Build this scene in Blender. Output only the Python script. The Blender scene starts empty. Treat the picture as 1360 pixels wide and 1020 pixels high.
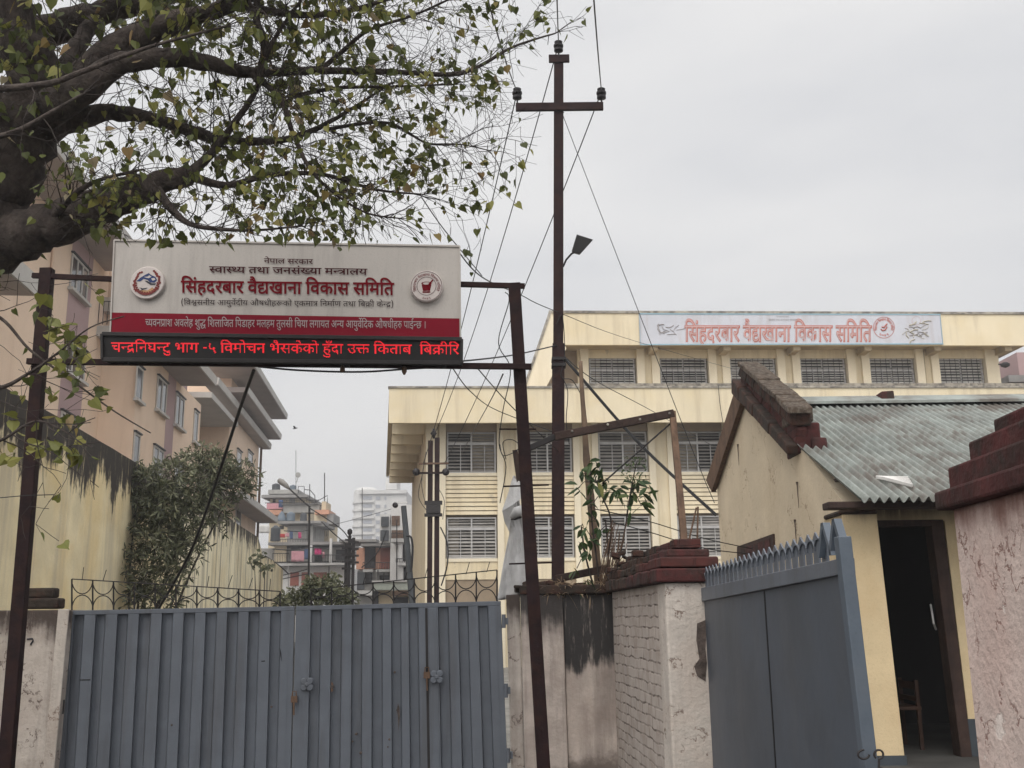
import bpy, math, random
from mathutils import Vector, Matrix, noise
from mathutils.geometry import tessellate_polygon
R = math.radians
random.seed(7)
sc = bpy.context.scene
col = sc.collection

# ------------------------------------------------------------------ camera
EYE = Vector((0, 0, 1.7))
PITCH, ROLL, FPX = math.atan(312 / 1360), R(-0.7), 1360.0
cam_data = bpy.data.cameras.new('camera')
cam_data.sensor_width = 36; cam_data.lens = 36; cam_data.clip_end = 3000; cam_data.clip_start = 0.05
cam = bpy.data.objects.new('camera', cam_data); col.objects.link(cam); sc.camera = cam
CM = Matrix.Translation(EYE) @ Matrix.Rotation(math.pi / 2 + PITCH, 4, 'X') @ Matrix.Rotation(ROLL, 4, 'Z')
cam.matrix_world = CM
C3 = CM.to_3x3()

def ray(px, py):
    return C3 @ Vector(((px - 680) / FPX, -(py - 510) / FPX, -1))
def P(px, py, Y):
    d = ray(px, py); return EYE + d * (Y / d.y)
def PX(px, py, X):
    d = ray(px, py); return EYE + d * (X / d.x)
def PP(px, py, o, n):
    d = ray(px, py); return EYE + d * ((o - EYE).dot(n) / d.dot(n))

# ------------------------------------------------------------------ sky, sun, exposure
SUN_EL, SUN_AZ = R(52), R(200)          # azimuth measured from +Y towards +X: the brighter sky is behind the camera
world = bpy.data.worlds.new('World'); sc.world = world; world.use_nodes = True
wn, wl = world.node_tree.nodes, world.node_tree.links
bg = wn['Background']
nish = wn.new('ShaderNodeTexSky'); nish.sky_type = 'NISHITA'; nish.sun_disc = False
nish.sun_elevation = SUN_EL; nish.sun_rotation = SUN_AZ; nish.dust_density = 4; nish.air_density = 1.5
tc = wn.new('ShaderNodeTexCoord'); mp = wn.new('ShaderNodeMapping'); mp.inputs['Scale'].default_value = (1.2, 1.2, 4.5)
nz = wn.new('ShaderNodeTexNoise'); nz.inputs['Scale'].default_value = 1.6; nz.inputs['Detail'].default_value = 5; nz.inputs['Roughness'].default_value = .5
wl.new(tc.outputs['Generated'], mp.inputs['Vector']); wl.new(mp.outputs[0], nz.inputs['Vector'])
rp = wn.new('ShaderNodeValToRGB')
rp.color_ramp.elements[0].position = .34; rp.color_ramp.elements[0].color = (6.1, 6.15, 6.32, 1)
rp.color_ramp.elements[1].position = .62; rp.color_ramp.elements[1].color = (7.35, 7.28, 7.24, 1)
wl.new(nz.outputs['Fac'], rp.inputs[0])
mx = wn.new('ShaderNodeMix'); mx.data_type = 'RGBA'; mx.inputs[0].default_value = .93
wl.new(nish.outputs[0], mx.inputs[6]); wl.new(rp.outputs[0], mx.inputs[7])
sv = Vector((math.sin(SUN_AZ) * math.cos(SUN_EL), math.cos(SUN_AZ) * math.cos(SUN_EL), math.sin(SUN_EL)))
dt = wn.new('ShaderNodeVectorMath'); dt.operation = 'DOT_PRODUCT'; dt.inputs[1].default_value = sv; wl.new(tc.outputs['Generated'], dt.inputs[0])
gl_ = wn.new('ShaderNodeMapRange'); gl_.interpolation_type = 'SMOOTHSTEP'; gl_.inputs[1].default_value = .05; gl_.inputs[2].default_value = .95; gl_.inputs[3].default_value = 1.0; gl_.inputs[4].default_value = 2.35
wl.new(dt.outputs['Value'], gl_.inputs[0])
sc_n = wn.new('ShaderNodeVectorMath'); sc_n.operation = 'SCALE'; wl.new(mx.outputs[2], sc_n.inputs[0]); wl.new(gl_.outputs[0], sc_n.inputs['Scale'])   # boost added to the unseen sky round the hidden sun, filling the foreground
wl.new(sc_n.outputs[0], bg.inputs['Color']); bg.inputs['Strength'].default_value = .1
sun_d = bpy.data.lights.new('sun', 'SUN'); sun_d.energy = 1.3; sun_d.angle = R(35); sun_d.color = (1, .96, .9)
sun = bpy.data.objects.new('sun', sun_d); col.objects.link(sun)
sun.rotation_euler = sv.to_track_quat('Z', 'Y').to_euler(); sun.location = (0, -20, 40)
sc.view_settings.view_transform = 'Standard'; sc.view_settings.look = 'None'
sc.view_settings.exposure = 0.26; sc.view_settings.gamma = 1
sc.cycles.use_denoising = True; sc.cycles.max_bounces = 6; sc.cycles.transparent_max_bounces = 8
sc.cycles.volume_bounces = 0

# ------------------------------------------------------------------ materials
def rgba(c): return (c[0], c[1], c[2], 1)
def mat(name, c, rough=.85, var=.25, scale=3, c2=None, amt2=.5, scale2=6, bump=.15, bscale=40, streak=None, top=None,
        metal=0, patch=None, spec=.3, crack=None, low=None, grain=.10):
    """base colour with mottling, a second tone, vertical streaks, a stained top edge and chipped patches"""
    m = bpy.data.materials.new(name); m.use_nodes = True
    n, l = m.node_tree.nodes, m.node_tree.links
    b = n['Principled BSDF']; b.inputs['Roughness'].default_value = rough; b.inputs['Metallic'].default_value = metal
    b.inputs['Specular IOR Level'].default_value = spec
    t = n.new('ShaderNodeTexCoord').outputs['Object']
    def nzf(s, det=6, vec=None, rg=.6):
        q = n.new('ShaderNodeTexNoise'); q.inputs['Scale'].default_value = s; q.inputs['Detail'].default_value = det; q.inputs['Roughness'].default_value = rg
        l.new(vec or t, q.inputs['Vector']); return q.outputs['Fac']
    def ramp(f, a, z, inv=False):
        q = n.new('ShaderNodeMapRange'); q.interpolation_type = 'SMOOTHSTEP'; q.inputs[1].default_value = a; q.inputs[2].default_value = z
        if inv: q.inputs[3].default_value = 1; q.inputs[4].default_value = 0
        l.new(f, q.inputs[0]); return q.outputs[0]
    def mul(a, v):
        q = n.new('ShaderNodeMath'); q.operation = 'MULTIPLY'
        l.new(a, q.inputs[0])
        if isinstance(v, (int, float)): q.inputs[1].default_value = v
        else: l.new(v, q.inputs[1])
        return q.outputs[0]
    def add(a, v):
        q = n.new('ShaderNodeMath'); q.operation = 'ADD'; l.new(a, q.inputs[0])
        if isinstance(v, (int, float)): q.inputs[1].default_value = v
        else: l.new(v, q.inputs[1])
        return q.outputs[0]
    def mixc(f, a, bcol):
        q = n.new('ShaderNodeMix'); q.data_type = 'RGBA'; l.new(f, q.inputs[0])
        if isinstance(a, tuple): q.inputs[6].default_value = a
        else: l.new(a, q.inputs[6])
        q.inputs[7].default_value = bcol; return q.outputs[2]
    lo = tuple(v * (1 - var) for v in c); hi = tuple(min(1, v * (1 + var * .6)) for v in c)
    cc = mixc(ramp(nzf(scale), .3, .7), rgba(lo), rgba(hi))
    if grain:
        cc = mixc(mul(ramp(nzf(70, 3), .5, .8), grain * 4), cc, rgba(tuple(v * .62 for v in c)))
    if c2: cc = mixc(mul(ramp(nzf(scale2), .42, .66), amt2), cc, rgba(c2))
    def mapped(sx, sz):
        q = n.new('ShaderNodeMapping'); q.inputs['Scale'].default_value = (sx, sx, sz); l.new(t, q.inputs['Vector']); return q.outputs[0]
    if streak:
        sc_, amt, sx, sz = streak
        s = ramp(nzf(1, 5, mapped(sx, sz), .65), .46, .68)
        cc = mixc(mul(s, amt), cc, rgba(sc_))
    sep = None
    if top or low:
        sep = n.new('ShaderNodeSeparateXYZ'); l.new(t, sep.inputs[0]); zz = sep.outputs[2]
    if top:
        tcol, z0, z1, drip = top
        d = add(add(mul(nzf(1, 4, mapped(1.3, .25), .6), 1.7), mul(nzf(1, 6, mapped(11, .5), .7), .75)), mul(nzf(8, 5), .45))
        zz2 = add(zz, mul(add(d, -1.45), drip))
        f = ramp(zz2, z0, z1)
        worn = ramp(nzf(1, 6, mapped(16, 1.6), .75), .55, .72)
        f = add(f, mul(mul(f, worn), -.75))
        cc = mixc(f, cc, rgba(tcol))
    if low:
        tcol, z0, z1, drip = low
        zz2 = add(zz, mul(add(nzf(4), -.5), drip))
        cc = mixc(mul(ramp(zz2, z0, z1, True), .8), cc, rgba(tcol))
    h = nzf(bscale, 4)
    if patch:
        pc, ps, p0 = patch
        f = ramp(nzf(ps, 8, None, .65), p0, p0 + .025)
        cc = mixc(f, cc, rgba(pc))
        h = add(h, mul(f, -1.6))
    if crack:
        kc, ks, k0, kw = crack
        q = nzf(ks, 7, None, .6)
        f = mul(ramp(q, k0 - kw, k0), ramp(q, k0, k0 + kw, True)); f = mul(f, ramp(nzf(ks * 1.7, 3), .46, .58))
        cc = mixc(f, cc, rgba(kc)); h = add(h, mul(f, -1.2))
    l.new(cc, b.inputs['Base Color'])
    if bump:
        bp = n.new('ShaderNodeBump'); bp.inputs['Strength'].default_value = bump; bp.inputs['Distance'].default_value = .02
        l.new(h, bp.inputs['Height']); l.new(bp.outputs[0], b.inputs['Normal'])
    return m

def brickmat(name, c, mortar, rough=.9, scale=1, dirt=None, bump=.6, w=.24, h=.075):
    m = mat(name, c, rough, bump=0)
    n, l = m.node_tree.nodes, m.node_tree.links; b = n['Principled BSDF']
    t = n.new('ShaderNodeTexCoord').outputs['Object']
    sp = n.new('ShaderNodeSeparateXYZ'); l.new(t, sp.inputs[0])
    ad = n.new('ShaderNodeMath'); ad.operation = 'ADD'; l.new(sp.outputs[0], ad.inputs[0]); l.new(sp.outputs[1], ad.inputs[1])
    cb = n.new('ShaderNodeCombineXYZ'); l.new(ad.outputs[0], cb.inputs[0]); l.new(sp.outputs[2], cb.inputs[1])
    wz = n.new('ShaderNodeTexNoise'); wz.inputs['Scale'].default_value = 5; l.new(t, wz.inputs['Vector'])
    mxv = n.new('ShaderNodeMix'); mxv.data_type = 'RGBA'; mxv.inputs[0].default_value = .045
    l.new(cb.outputs[0], mxv.inputs[6]); l.new(wz.outputs['Color'], mxv.inputs[7])
    br = n.new('ShaderNodeTexBrick'); br.inputs['Scale'].default_value = scale
    br.inputs['Brick Width'].default_value = w; br.inputs['Row Height'].default_value = h; br.inputs['Mortar Size'].default_value = .008
    br.inputs['Mortar Smooth'].default_value = .4
    br.inputs['Color1'].default_value = rgba(c); br.inputs['Color2'].default_value = rgba(tuple(v * .8 for v in c)); br.inputs['Mortar'].default_value = rgba(mortar)
    l.new(mxv.outputs[2], br.inputs['Vector'])
    out = br.outputs['Color']
    n2 = n.new('ShaderNodeTexNoise'); n2.inputs['Scale'].default_value = 9; n2.inputs['Detail'].default_value = 6; l.new(t, n2.inputs['Vector'])
    r2 = n.new('ShaderNodeMapRange'); r2.inputs[1].default_value = .42; r2.inputs[2].default_value = .6; l.new(n2.outputs['Fac'], r2.inputs[0])
    k2 = n.new('ShaderNodeMix'); k2.data_type = 'RGBA'; l.new(r2.outputs[0], k2.inputs[0]); l.new(out, k2.inputs[6]); k2.inputs[7].default_value = rgba(tuple(v * .93 for v in c)); out = k2.outputs[2]
    nz_ = n.new('ShaderNodeTexNoise'); nz_.inputs['Scale'].default_value = 7; nz_.inputs['Detail'].default_value = 8; l.new(t, nz_.inputs['Vector'])
    mr = n.new('ShaderNodeMapRange'); mr.inputs[1].default_value = .45; mr.inputs[2].default_value = .72; l.new(nz_.outputs['Fac'], mr.inputs[0])
    if dirt:
        q = n.new('ShaderNodeMix'); q.data_type = 'RGBA'; l.new(mr.outputs[0], q.inputs[0]); l.new(out, q.inputs[6]); q.inputs[7].default_value = rgba(dirt); out = q.outputs[2]
    l.new(out, b.inputs['Base Color'])
    ma = n.new('ShaderNodeMath'); ma.operation = 'MULTIPLY_ADD'; l.new(br.outputs['Fac'], ma.inputs[0]); ma.inputs[1].default_value = -1; l.new(nz_.outputs['Fac'], ma.inputs[2])
    bp = n.new('ShaderNodeBump'); bp.inputs['Strength'].default_value = bump; bp.inputs['Distance'].default_value = .012; l.new(ma.outputs[0], bp.inputs['Height']); l.new(bp.outputs[0], b.inputs['Normal'])
    return m

def leafmat(name, stops, rough=.5, trans=.35):
    m = bpy.data.materials.new(name); m.use_nodes = True
    n, l = m.node_tree.nodes, m.node_tree.links; b = n['Principled BSDF']; b.inputs['Roughness'].default_value = rough
    b.inputs['Specular IOR Level'].default_value = .3
    a = n.new('ShaderNodeAttribute'); a.attribute_name = 'tint'
    r = n.new('ShaderNodeValToRGB'); e = r.color_ramp.elements
    while len(e) < len(stops): e.new(.5)
    for i, (p_, c) in enumerate(stops): e[i].position = p_; e[i].color = rgba(c)
    l.new(a.outputs['Fac'], r.inputs[0]); l.new(r.outputs[0], b.inputs['Base Color'])
    tr = n.new('ShaderNodeBsdfTranslucent'); l.new(r.outputs[0], tr.inputs[0])
    mx_ = n.new('ShaderNodeMixShader'); mx_.inputs[0].default_value = trans
    l.new(b.outputs[0], mx_.inputs[1]); l.new(tr.outputs[0], mx_.inputs[2]); l.new(mx_.outputs[0], n['Material Output'].inputs[0])
    return m

def emit(name, c, s):
    m = bpy.data.materials.new(name); m.use_nodes = True; b = m.node_tree.nodes['Principled BSDF']
    b.inputs['Base Color'].default_value = rgba(tuple(v * .3 for v in c)); b.inputs['Emission Color'].default_value = rgba(c); b.inputs['Emission Strength'].default_value = s
    return m

M = dict(
    ground=mat('asphalt_ground', (.06, .058, .055), .95, .3, 2, bump=.3),
    yard=mat('yard_concrete', (.2, .19, .17), .95, .3, 1.5, bump=.3),
    steel=mat('rusty_brown_steel', (.020, .010, .0105), .7, .35, 6, c2=(.034, .015, .011), amt2=.6, scale2=9, bump=.2, spec=.12),
    darksteel=mat('dark_steel', (.02, .017, .017), .6, .3, 8),
    gateflat=mat('grey_blue_sheet_paint', (.068, .080, .099), .5, .1, 1.2, c2=(.055, .063, .075), amt2=.9, scale2=1.4, bump=.3, bscale=2.2, spec=.45, grain=.08, streak=((.085, .088, .095), .4, 3, .6), patch=((.045, .03, .025), 6, .74)),
    gate=mat('grey_blue_gate_paint', (.118, .132, .155), .5, .14, 1.4, c2=(.09, .10, .118), amt2=.8, scale2=1.3, bump=.06, bscale=60, streak=((.065, .063, .065), .45, 7, .5), spec=.45, grain=.06, patch=((.05, .032, .026), 7, .755)),
    gatelight=mat('worn_blue_gate_paint', (.085, .105, .13), .5, .2, 3, c2=(.09, .105, .125), amt2=.6, bump=.08, spec=.4),
    plaster=mat('dirty_whitewash', (.51, .455, .405), .95, .14, 4, c2=(.34, .28, .24), amt2=.55, scale2=2.2, bump=.35, bscale=25, streak=((.2, .17, .15), .45, 6, .5), top=((.075, .058, .05), 1.5, 1.72, .55), low=((.24, .19, .15), .1, .7, .5), patch=((.17, .12, .1), 3.2, .69), crack=((.1, .07, .06), 2.6, .5, .012)),
    stained=mat('moss_stained_plaster', (.52, .445, .39), .95, .2, 4, c2=(.36, .29, .25), amt2=.6, scale2=3, bump=.4, bscale=25, streak=((.16, .13, .115), .5, 5, .6), top=((.04, .037, .036), 1.16, 1.30, .55), low=((.12, .095, .08), .38, .55, .7)),
    stained_thin=mat('part_stained_plaster', (.50, .43, .38), .95, .2, 4, c2=(.33, .27, .235), amt2=.6, scale2=3, bump=.4, bscale=25, streak=((.13, .105, .095), .6, 6, .6), top=((.055, .048, .045), 1.42, 1.75, .8), low=((.15, .12, .1), .3, .45, .5)),
    pink=mat('peeling_pink_plaster', (.57, .46, .41), .95, .14, 5, c2=(.50, .36, .315), amt2=.6, scale2=3, bump=.4, bscale=45, grain=.14, crack=((.24, .14, .115), 5, .5, .014), patch=((.66, .575, .52), 4.5, .60), top=((.2, .11, .09), 1.86, 1.98, .25)),
    offwhite=mat('flaking_pale_plaster', (.54, .485, .43), .95, .15, 6, c2=(.4, .33, .28), amt2=.5, scale2=3, bump=.45, bscale=30, streak=((.25, .2, .17), .35, 7, .5), patch=((.2, .15, .12), 5.0, .68), crack=((.2, .14, .11), 3.5, .5, .01)),
    rawedge=mat('exposed_mortar', (.09, .07, .06), .95, .5, 12, bump=.9, bscale=20),
    whitebrick=brickmat('whitewashed_brick', (.46, .40, .355), (.13, .1, .085), dirt=(.33, .275, .235), bump=.55),
    redbrick=brickmat('dark_red_coping_brick', (.08, .024, .02), (.05, .02, .017), dirt=(.03, .017, .015), bump=.8),
    redpaint=mat('weathered_red_coping', (.07, .019, .018), .9, .4, 5, c2=(.026, .017, .014), amt2=1.0, scale2=7, streak=((.03, .02, .016), .7, 4, 2), bump=.5, bscale=20),
    moss=mat('mossy_brick', (.035, .026, .02), .95, .5, 8, c2=(.075, .03, .02), amt2=.7, scale2=7, bump=.8, bscale=14),
    lichen=mat('lichen_brick', (.06, .042, .03), .95, .4, 10, c2=(.17, .15, .12), amt2=.5, scale2=26, bump=.7, bscale=16),
    ywall=mat('stained_yellow_wall', (.80, .69, .45), .95, .12, 1.5, c2=(.66, .47, .18), amt2=.45, scale2=.8, bump=.25, bscale=15, streak=((.42, .365, .28), .5, 2.6, .2), top=((.045, .038, .032), 3.58, 3.80, 1.2)),
    ywall_low=mat('stained_yellow_wall_low', (.80, .73, .53), .95, .12, 1.5, c2=(.6, .47, .24), amt2=.4, scale2=.8, bump=.25, bscale=15, streak=((.15, .13, .105), .85, 5, .12), top=((.05, .042, .036), 3.9, 4.25, 1.7)),
    cream=mat('cream_paint', (.69, .60, .43), .9, .07, .5, c2=(.65, .54, .34), amt2=.5, scale2=.9, bump=.06, streak=((.42, .34, .23), .4, 2.6, .2), patch=((.50, .43, .31), .9, .66)),
    cream2=mat('cream_paint_pale', (.73, .65, .495), .9, .07, .5, bump=.05, streak=((.45, .37, .24), .2, 1.6, .15)),
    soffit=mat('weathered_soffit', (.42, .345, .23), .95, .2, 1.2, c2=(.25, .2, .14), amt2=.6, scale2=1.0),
    recess=mat('recess_shade_brown', (.30, .235, .165), .95, .15, 1.5),  # darkened cream for set-back walls, recess shade put into the colour
    coping=mat('grey_coping', (.36, .33, .28), .95, .35, 3, c2=(.08, .075, .07), amt2=.8, scale2=4),
    alu=mat('aluminium_frame', (.40, .39, .38), .5, .15, 3, metal=.2),
    louvre=mat('louvre_glass', (.24, .225, .205), .35, .25, 2, spec=.5),
    skirt=mat('grey_skirting_paint', (.055, .065, .075), .8, .2, 4),
    curtain=mat('old_curtain', (.30, .26, .2), .9, .2, 3),
    palelouvre=mat('dusty_louvre_glass', (.50, .48, .44), .4, .2, 2, spec=.5),
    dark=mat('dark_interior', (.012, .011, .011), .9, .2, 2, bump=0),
    glass=mat('window_glass', (.035, .038, .04), .12, .2, 2, bump=0, spec=.8),
    peach=mat('peach_paint', (.74, .57, .43), .9, .06, .4, bump=.05, streak=((.45, .29, .19), .2, 1, .1)),
    tan=mat('peach_shade_paint', (.56, .42, .31), .9, .06, .5, bump=.05),  # peach darkened for turned and set-back walls, their shade in the colour
    mauve=mat('mauve_paint', (.38, .265, .26), .9, .07, .5, bump=.05),
    eave=mat('eave_grey', (.36, .315, .285), .9, .12, .8),
    eavetrim=mat('eave_trim_pale', (.48, .46, .43), .8, .1, 1),
    tile=mat('red_roof_tile', (.30, .09, .065), .9, .3, 6, c2=(.4, .2, .16), amt2=.5, scale2=12),
    wframe=mat('white_window_frame', (.5, .47, .43), .6, .1, 3),
    shedwall=mat('shed_beige_plaster', (.57, .48, .35), .95, .1, 1.5, c2=(.47, .385, .27), amt2=.5, scale2=1.6, bump=.2, bscale=20, streak=((.36, .28, .19), .25, 2, .4), patch=((.27, .2, .14), 1.6, .68), crack=((.2, .13, .09), 1.4, .5, .006)),
    porch=mat('porch_yellow_paint', (.62, .49, .30), .92, .1, 2, c2=(.5, .36, .2), amt2=.4, scale2=2.5, bump=.15, low=((.14, .17, .2), .2, .52, .0), top=((.14, .11, .09), 2.42, 2.62, .2), patch=((.33, .22, .1), 1.5, .76)),
    wood=mat('dark_timber', (.045, .026, .02), .8, .4, 5, streak=((.02, .012, .01), .7, 20, 1), bump=.3),
    oldwood=mat('weathered_timber', (.13, .078, .05), .85, .3, 6, streak=((.05, .03, .02), .6, 18, 1), bump=.3),
    bamboo=mat('bamboo', (.17, .115, .075), .7, .4, 5, c2=(.07, .045, .035), amt2=.6, scale2=4),
    tarp=mat('grey_tarpaulin', (.52, .51, .50), .7, .14, 2, c2=(.33, .32, .31), amt2=.5, scale2=5, bump=.15),
    signface=mat('sign_grey_panel', (.45, .415, .38), .6, .05, 1.2, streak=((.26, .23, .21), .35, 7, .8), bump=.02),
    signred=mat('sign_red_band', (.19, .008, .020), .65, .1, 1.5, bump=.02, spec=.08),
    letterred=mat('letter_red', (.14, .005, .011), .8, .1, 5, bump=0, spec=.05),
    lettermaroon=mat('letter_maroon', (.05, .010, .013), .8, .1, 5, bump=0, spec=.05),
    letterdark=mat('letter_dark', (.03, .016, .018), .8, .1, 5, bump=0, spec=.05),
    letterpale=mat('letter_pale', (.36, .30, .30), .6, .1, 5, bump=0),
    disc=mat('emblem_white', (.55, .49, .46), .6, .08, 6, bump=0),
    embblue=mat('emblem_blue', (.02, .04, .13), .6, .1, 8, bump=0),
    embred=mat('emblem_red', (.16, .022, .018), .6, .2, 20, bump=0),
    emborange=mat('emblem_tan', (.42, .24, .12), .6, .2, 20, bump=0),
    embdark=mat('emblem_dark', (.03, .03, .04), .6, .1, 8, bump=0),
    ledbox=mat('led_black', (.009, .008, .008), .7, .2, 4, bump=0),
    led=emit('led_red', (1, .008, .022), .85),
    banner=mat('faded_banner', (.52, .53, .575), .8, .07, .8, streak=((.4, .36, .35), .4, 3, .4), bump=.02),
    bannerblue=mat('faded_banner_blue', (.26, .40, .47), .8, .1, 2, bump=0),
    bannerred=mat('faded_banner_red', (.46, .15, .12), .8, .15, 3, bump=0),
    bannerpink=mat('faded_banner_pink', (.50, .33, .31), .8, .1, 3, bump=0),
    bannergrey=mat('faded_banner_grey', (.36, .34, .345), .8, .2, 6, bump=0),
    bannerolive=mat('faded_banner_olive', (.44, .41, .34), .8, .2, 6, bump=0),
    roof=mat('corrugated_sheet', (.235, .25, .23), .65, .3, 2, c2=(.115, .095, .08), amt2=.85, scale2=2.6, bump=.2, streak=((.33, .37, .345), .5, 3, .6), metal=.1),
    bark=mat('fig_bark', (.056, .043, .037), .95, .55, 9, c2=(.10, .082, .068), amt2=.6, scale2=16, bump=1.0, bscale=30, streak=((.02, .015, .013), .5, 14, 5)),
    twig=mat('twig_bark', (.038, .029, .025), .9, .3, 10, bump=0),
    leaf=leafmat('fig_leaf', [(0, (.05, .062, .016)), (.35, (.11, .125, .03)), (.62, (.19, .19, .045)), (.8, (.27, .25, .07)), (.92, (.21, .13, .045)), (1, (.28, .24, .15))]),
    oleander=leafmat('shrub_leaf', [(0, (.04, .046, .026)), (.45, (.10, .108, .06)), (.8, (.20, .20, .12)), (1, (.32, .30, .22))], trans=.2),
    sapling=leafmat('sapling_leaf', [(0, (.018, .04, .012)), (.6, (.04, .075, .02)), (.9, (.09, .12, .03)), (1, (.22, .2, .05))], trans=.25),
    drygrass=leafmat('dry_grass', [(0, (.12, .08, .045)), (.5, (.22, .15, .09)), (1, (.36, .26, .16))], trans=.2),
    porcelain=mat('dark_porcelain', (.012, .009, .010), .4, .2, 8, bump=0, spec=.25),
    cable=mat('black_cable', (.012, .012, .013), .6, .2, 5, bump=0),
    lampglass=mat('lamp_glass', (.3, .3, .3), .3, .1, 5, bump=0),
    farcream=mat('far_cream', (.55, .46, .32), .9, .12, .5), fargrey=mat('far_grey', (.30, .29, .27), .9, .25, .6, streak=((.17, .16, .15), .5, 1, .2)),
    farwhite=mat('far_white', (.55, .54, .52), .9, .12, .5), farred=mat('far_brick_red', (.26, .085, .06), .9, .2, .8),
    farorange=mat('far_orange', (.50, .26, .17), .9, .15, .8), fargreen=mat('far_pale_green', (.42, .46, .40), .9, .15, .8, streak=((.25, .26, .24), .5, 1, .3)),
    farslab=mat('far_slab', (.24, .23, .22), .9, .2, 1), farglass=mat('far_window_glass', (.30, .31, .34), .6, .15, 1), tank=mat('black_tank', (.05, .055, .06), .6, .2, 2), tankblue=mat('blue_grey_tank', (.12, .15, .18), .6, .2, 2),
    pinkcloth=mat('pink_cloth', (.5, .25, .28), .9, .1, 4), magenta=mat('magenta_cloth', (.45, .03, .14), .9, .1, 4), bluecloth=mat('blue_cloth', (.05, .08, .16), .9, .1, 4), redcloth=mat('red_cloth', (.35, .03, .03), .9, .1, 4),
    birdm=mat('bird_dark', (.02, .02, .022), .8, .1, 5, bump=0),
    litter=mat('white_plastic_litter', (.65, .63, .6), .5, .1, 5),
    chairm=mat('chair_wood', (.05, .025, .016), .6, .3, 6),
)

# ------------------------------------------------------------------ object helpers
ROOT = {}
def tag(o, label=None, cat=None, group=None, kind=None):
    if label: o['label'] = label
    if cat: o['category'] = cat
    if group: o['group'] = group
    if kind: o['kind'] = kind
    return o
def thing(name, label, cat, loc=(0, 0, 0), group=None):
    o = bpy.data.objects.new(name, None); col.objects.link(o); o.location = loc; o.empty_display_size = .2
    ROOT[o.name] = Vector(loc)
    return tag(o, label, cat, group)

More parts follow.
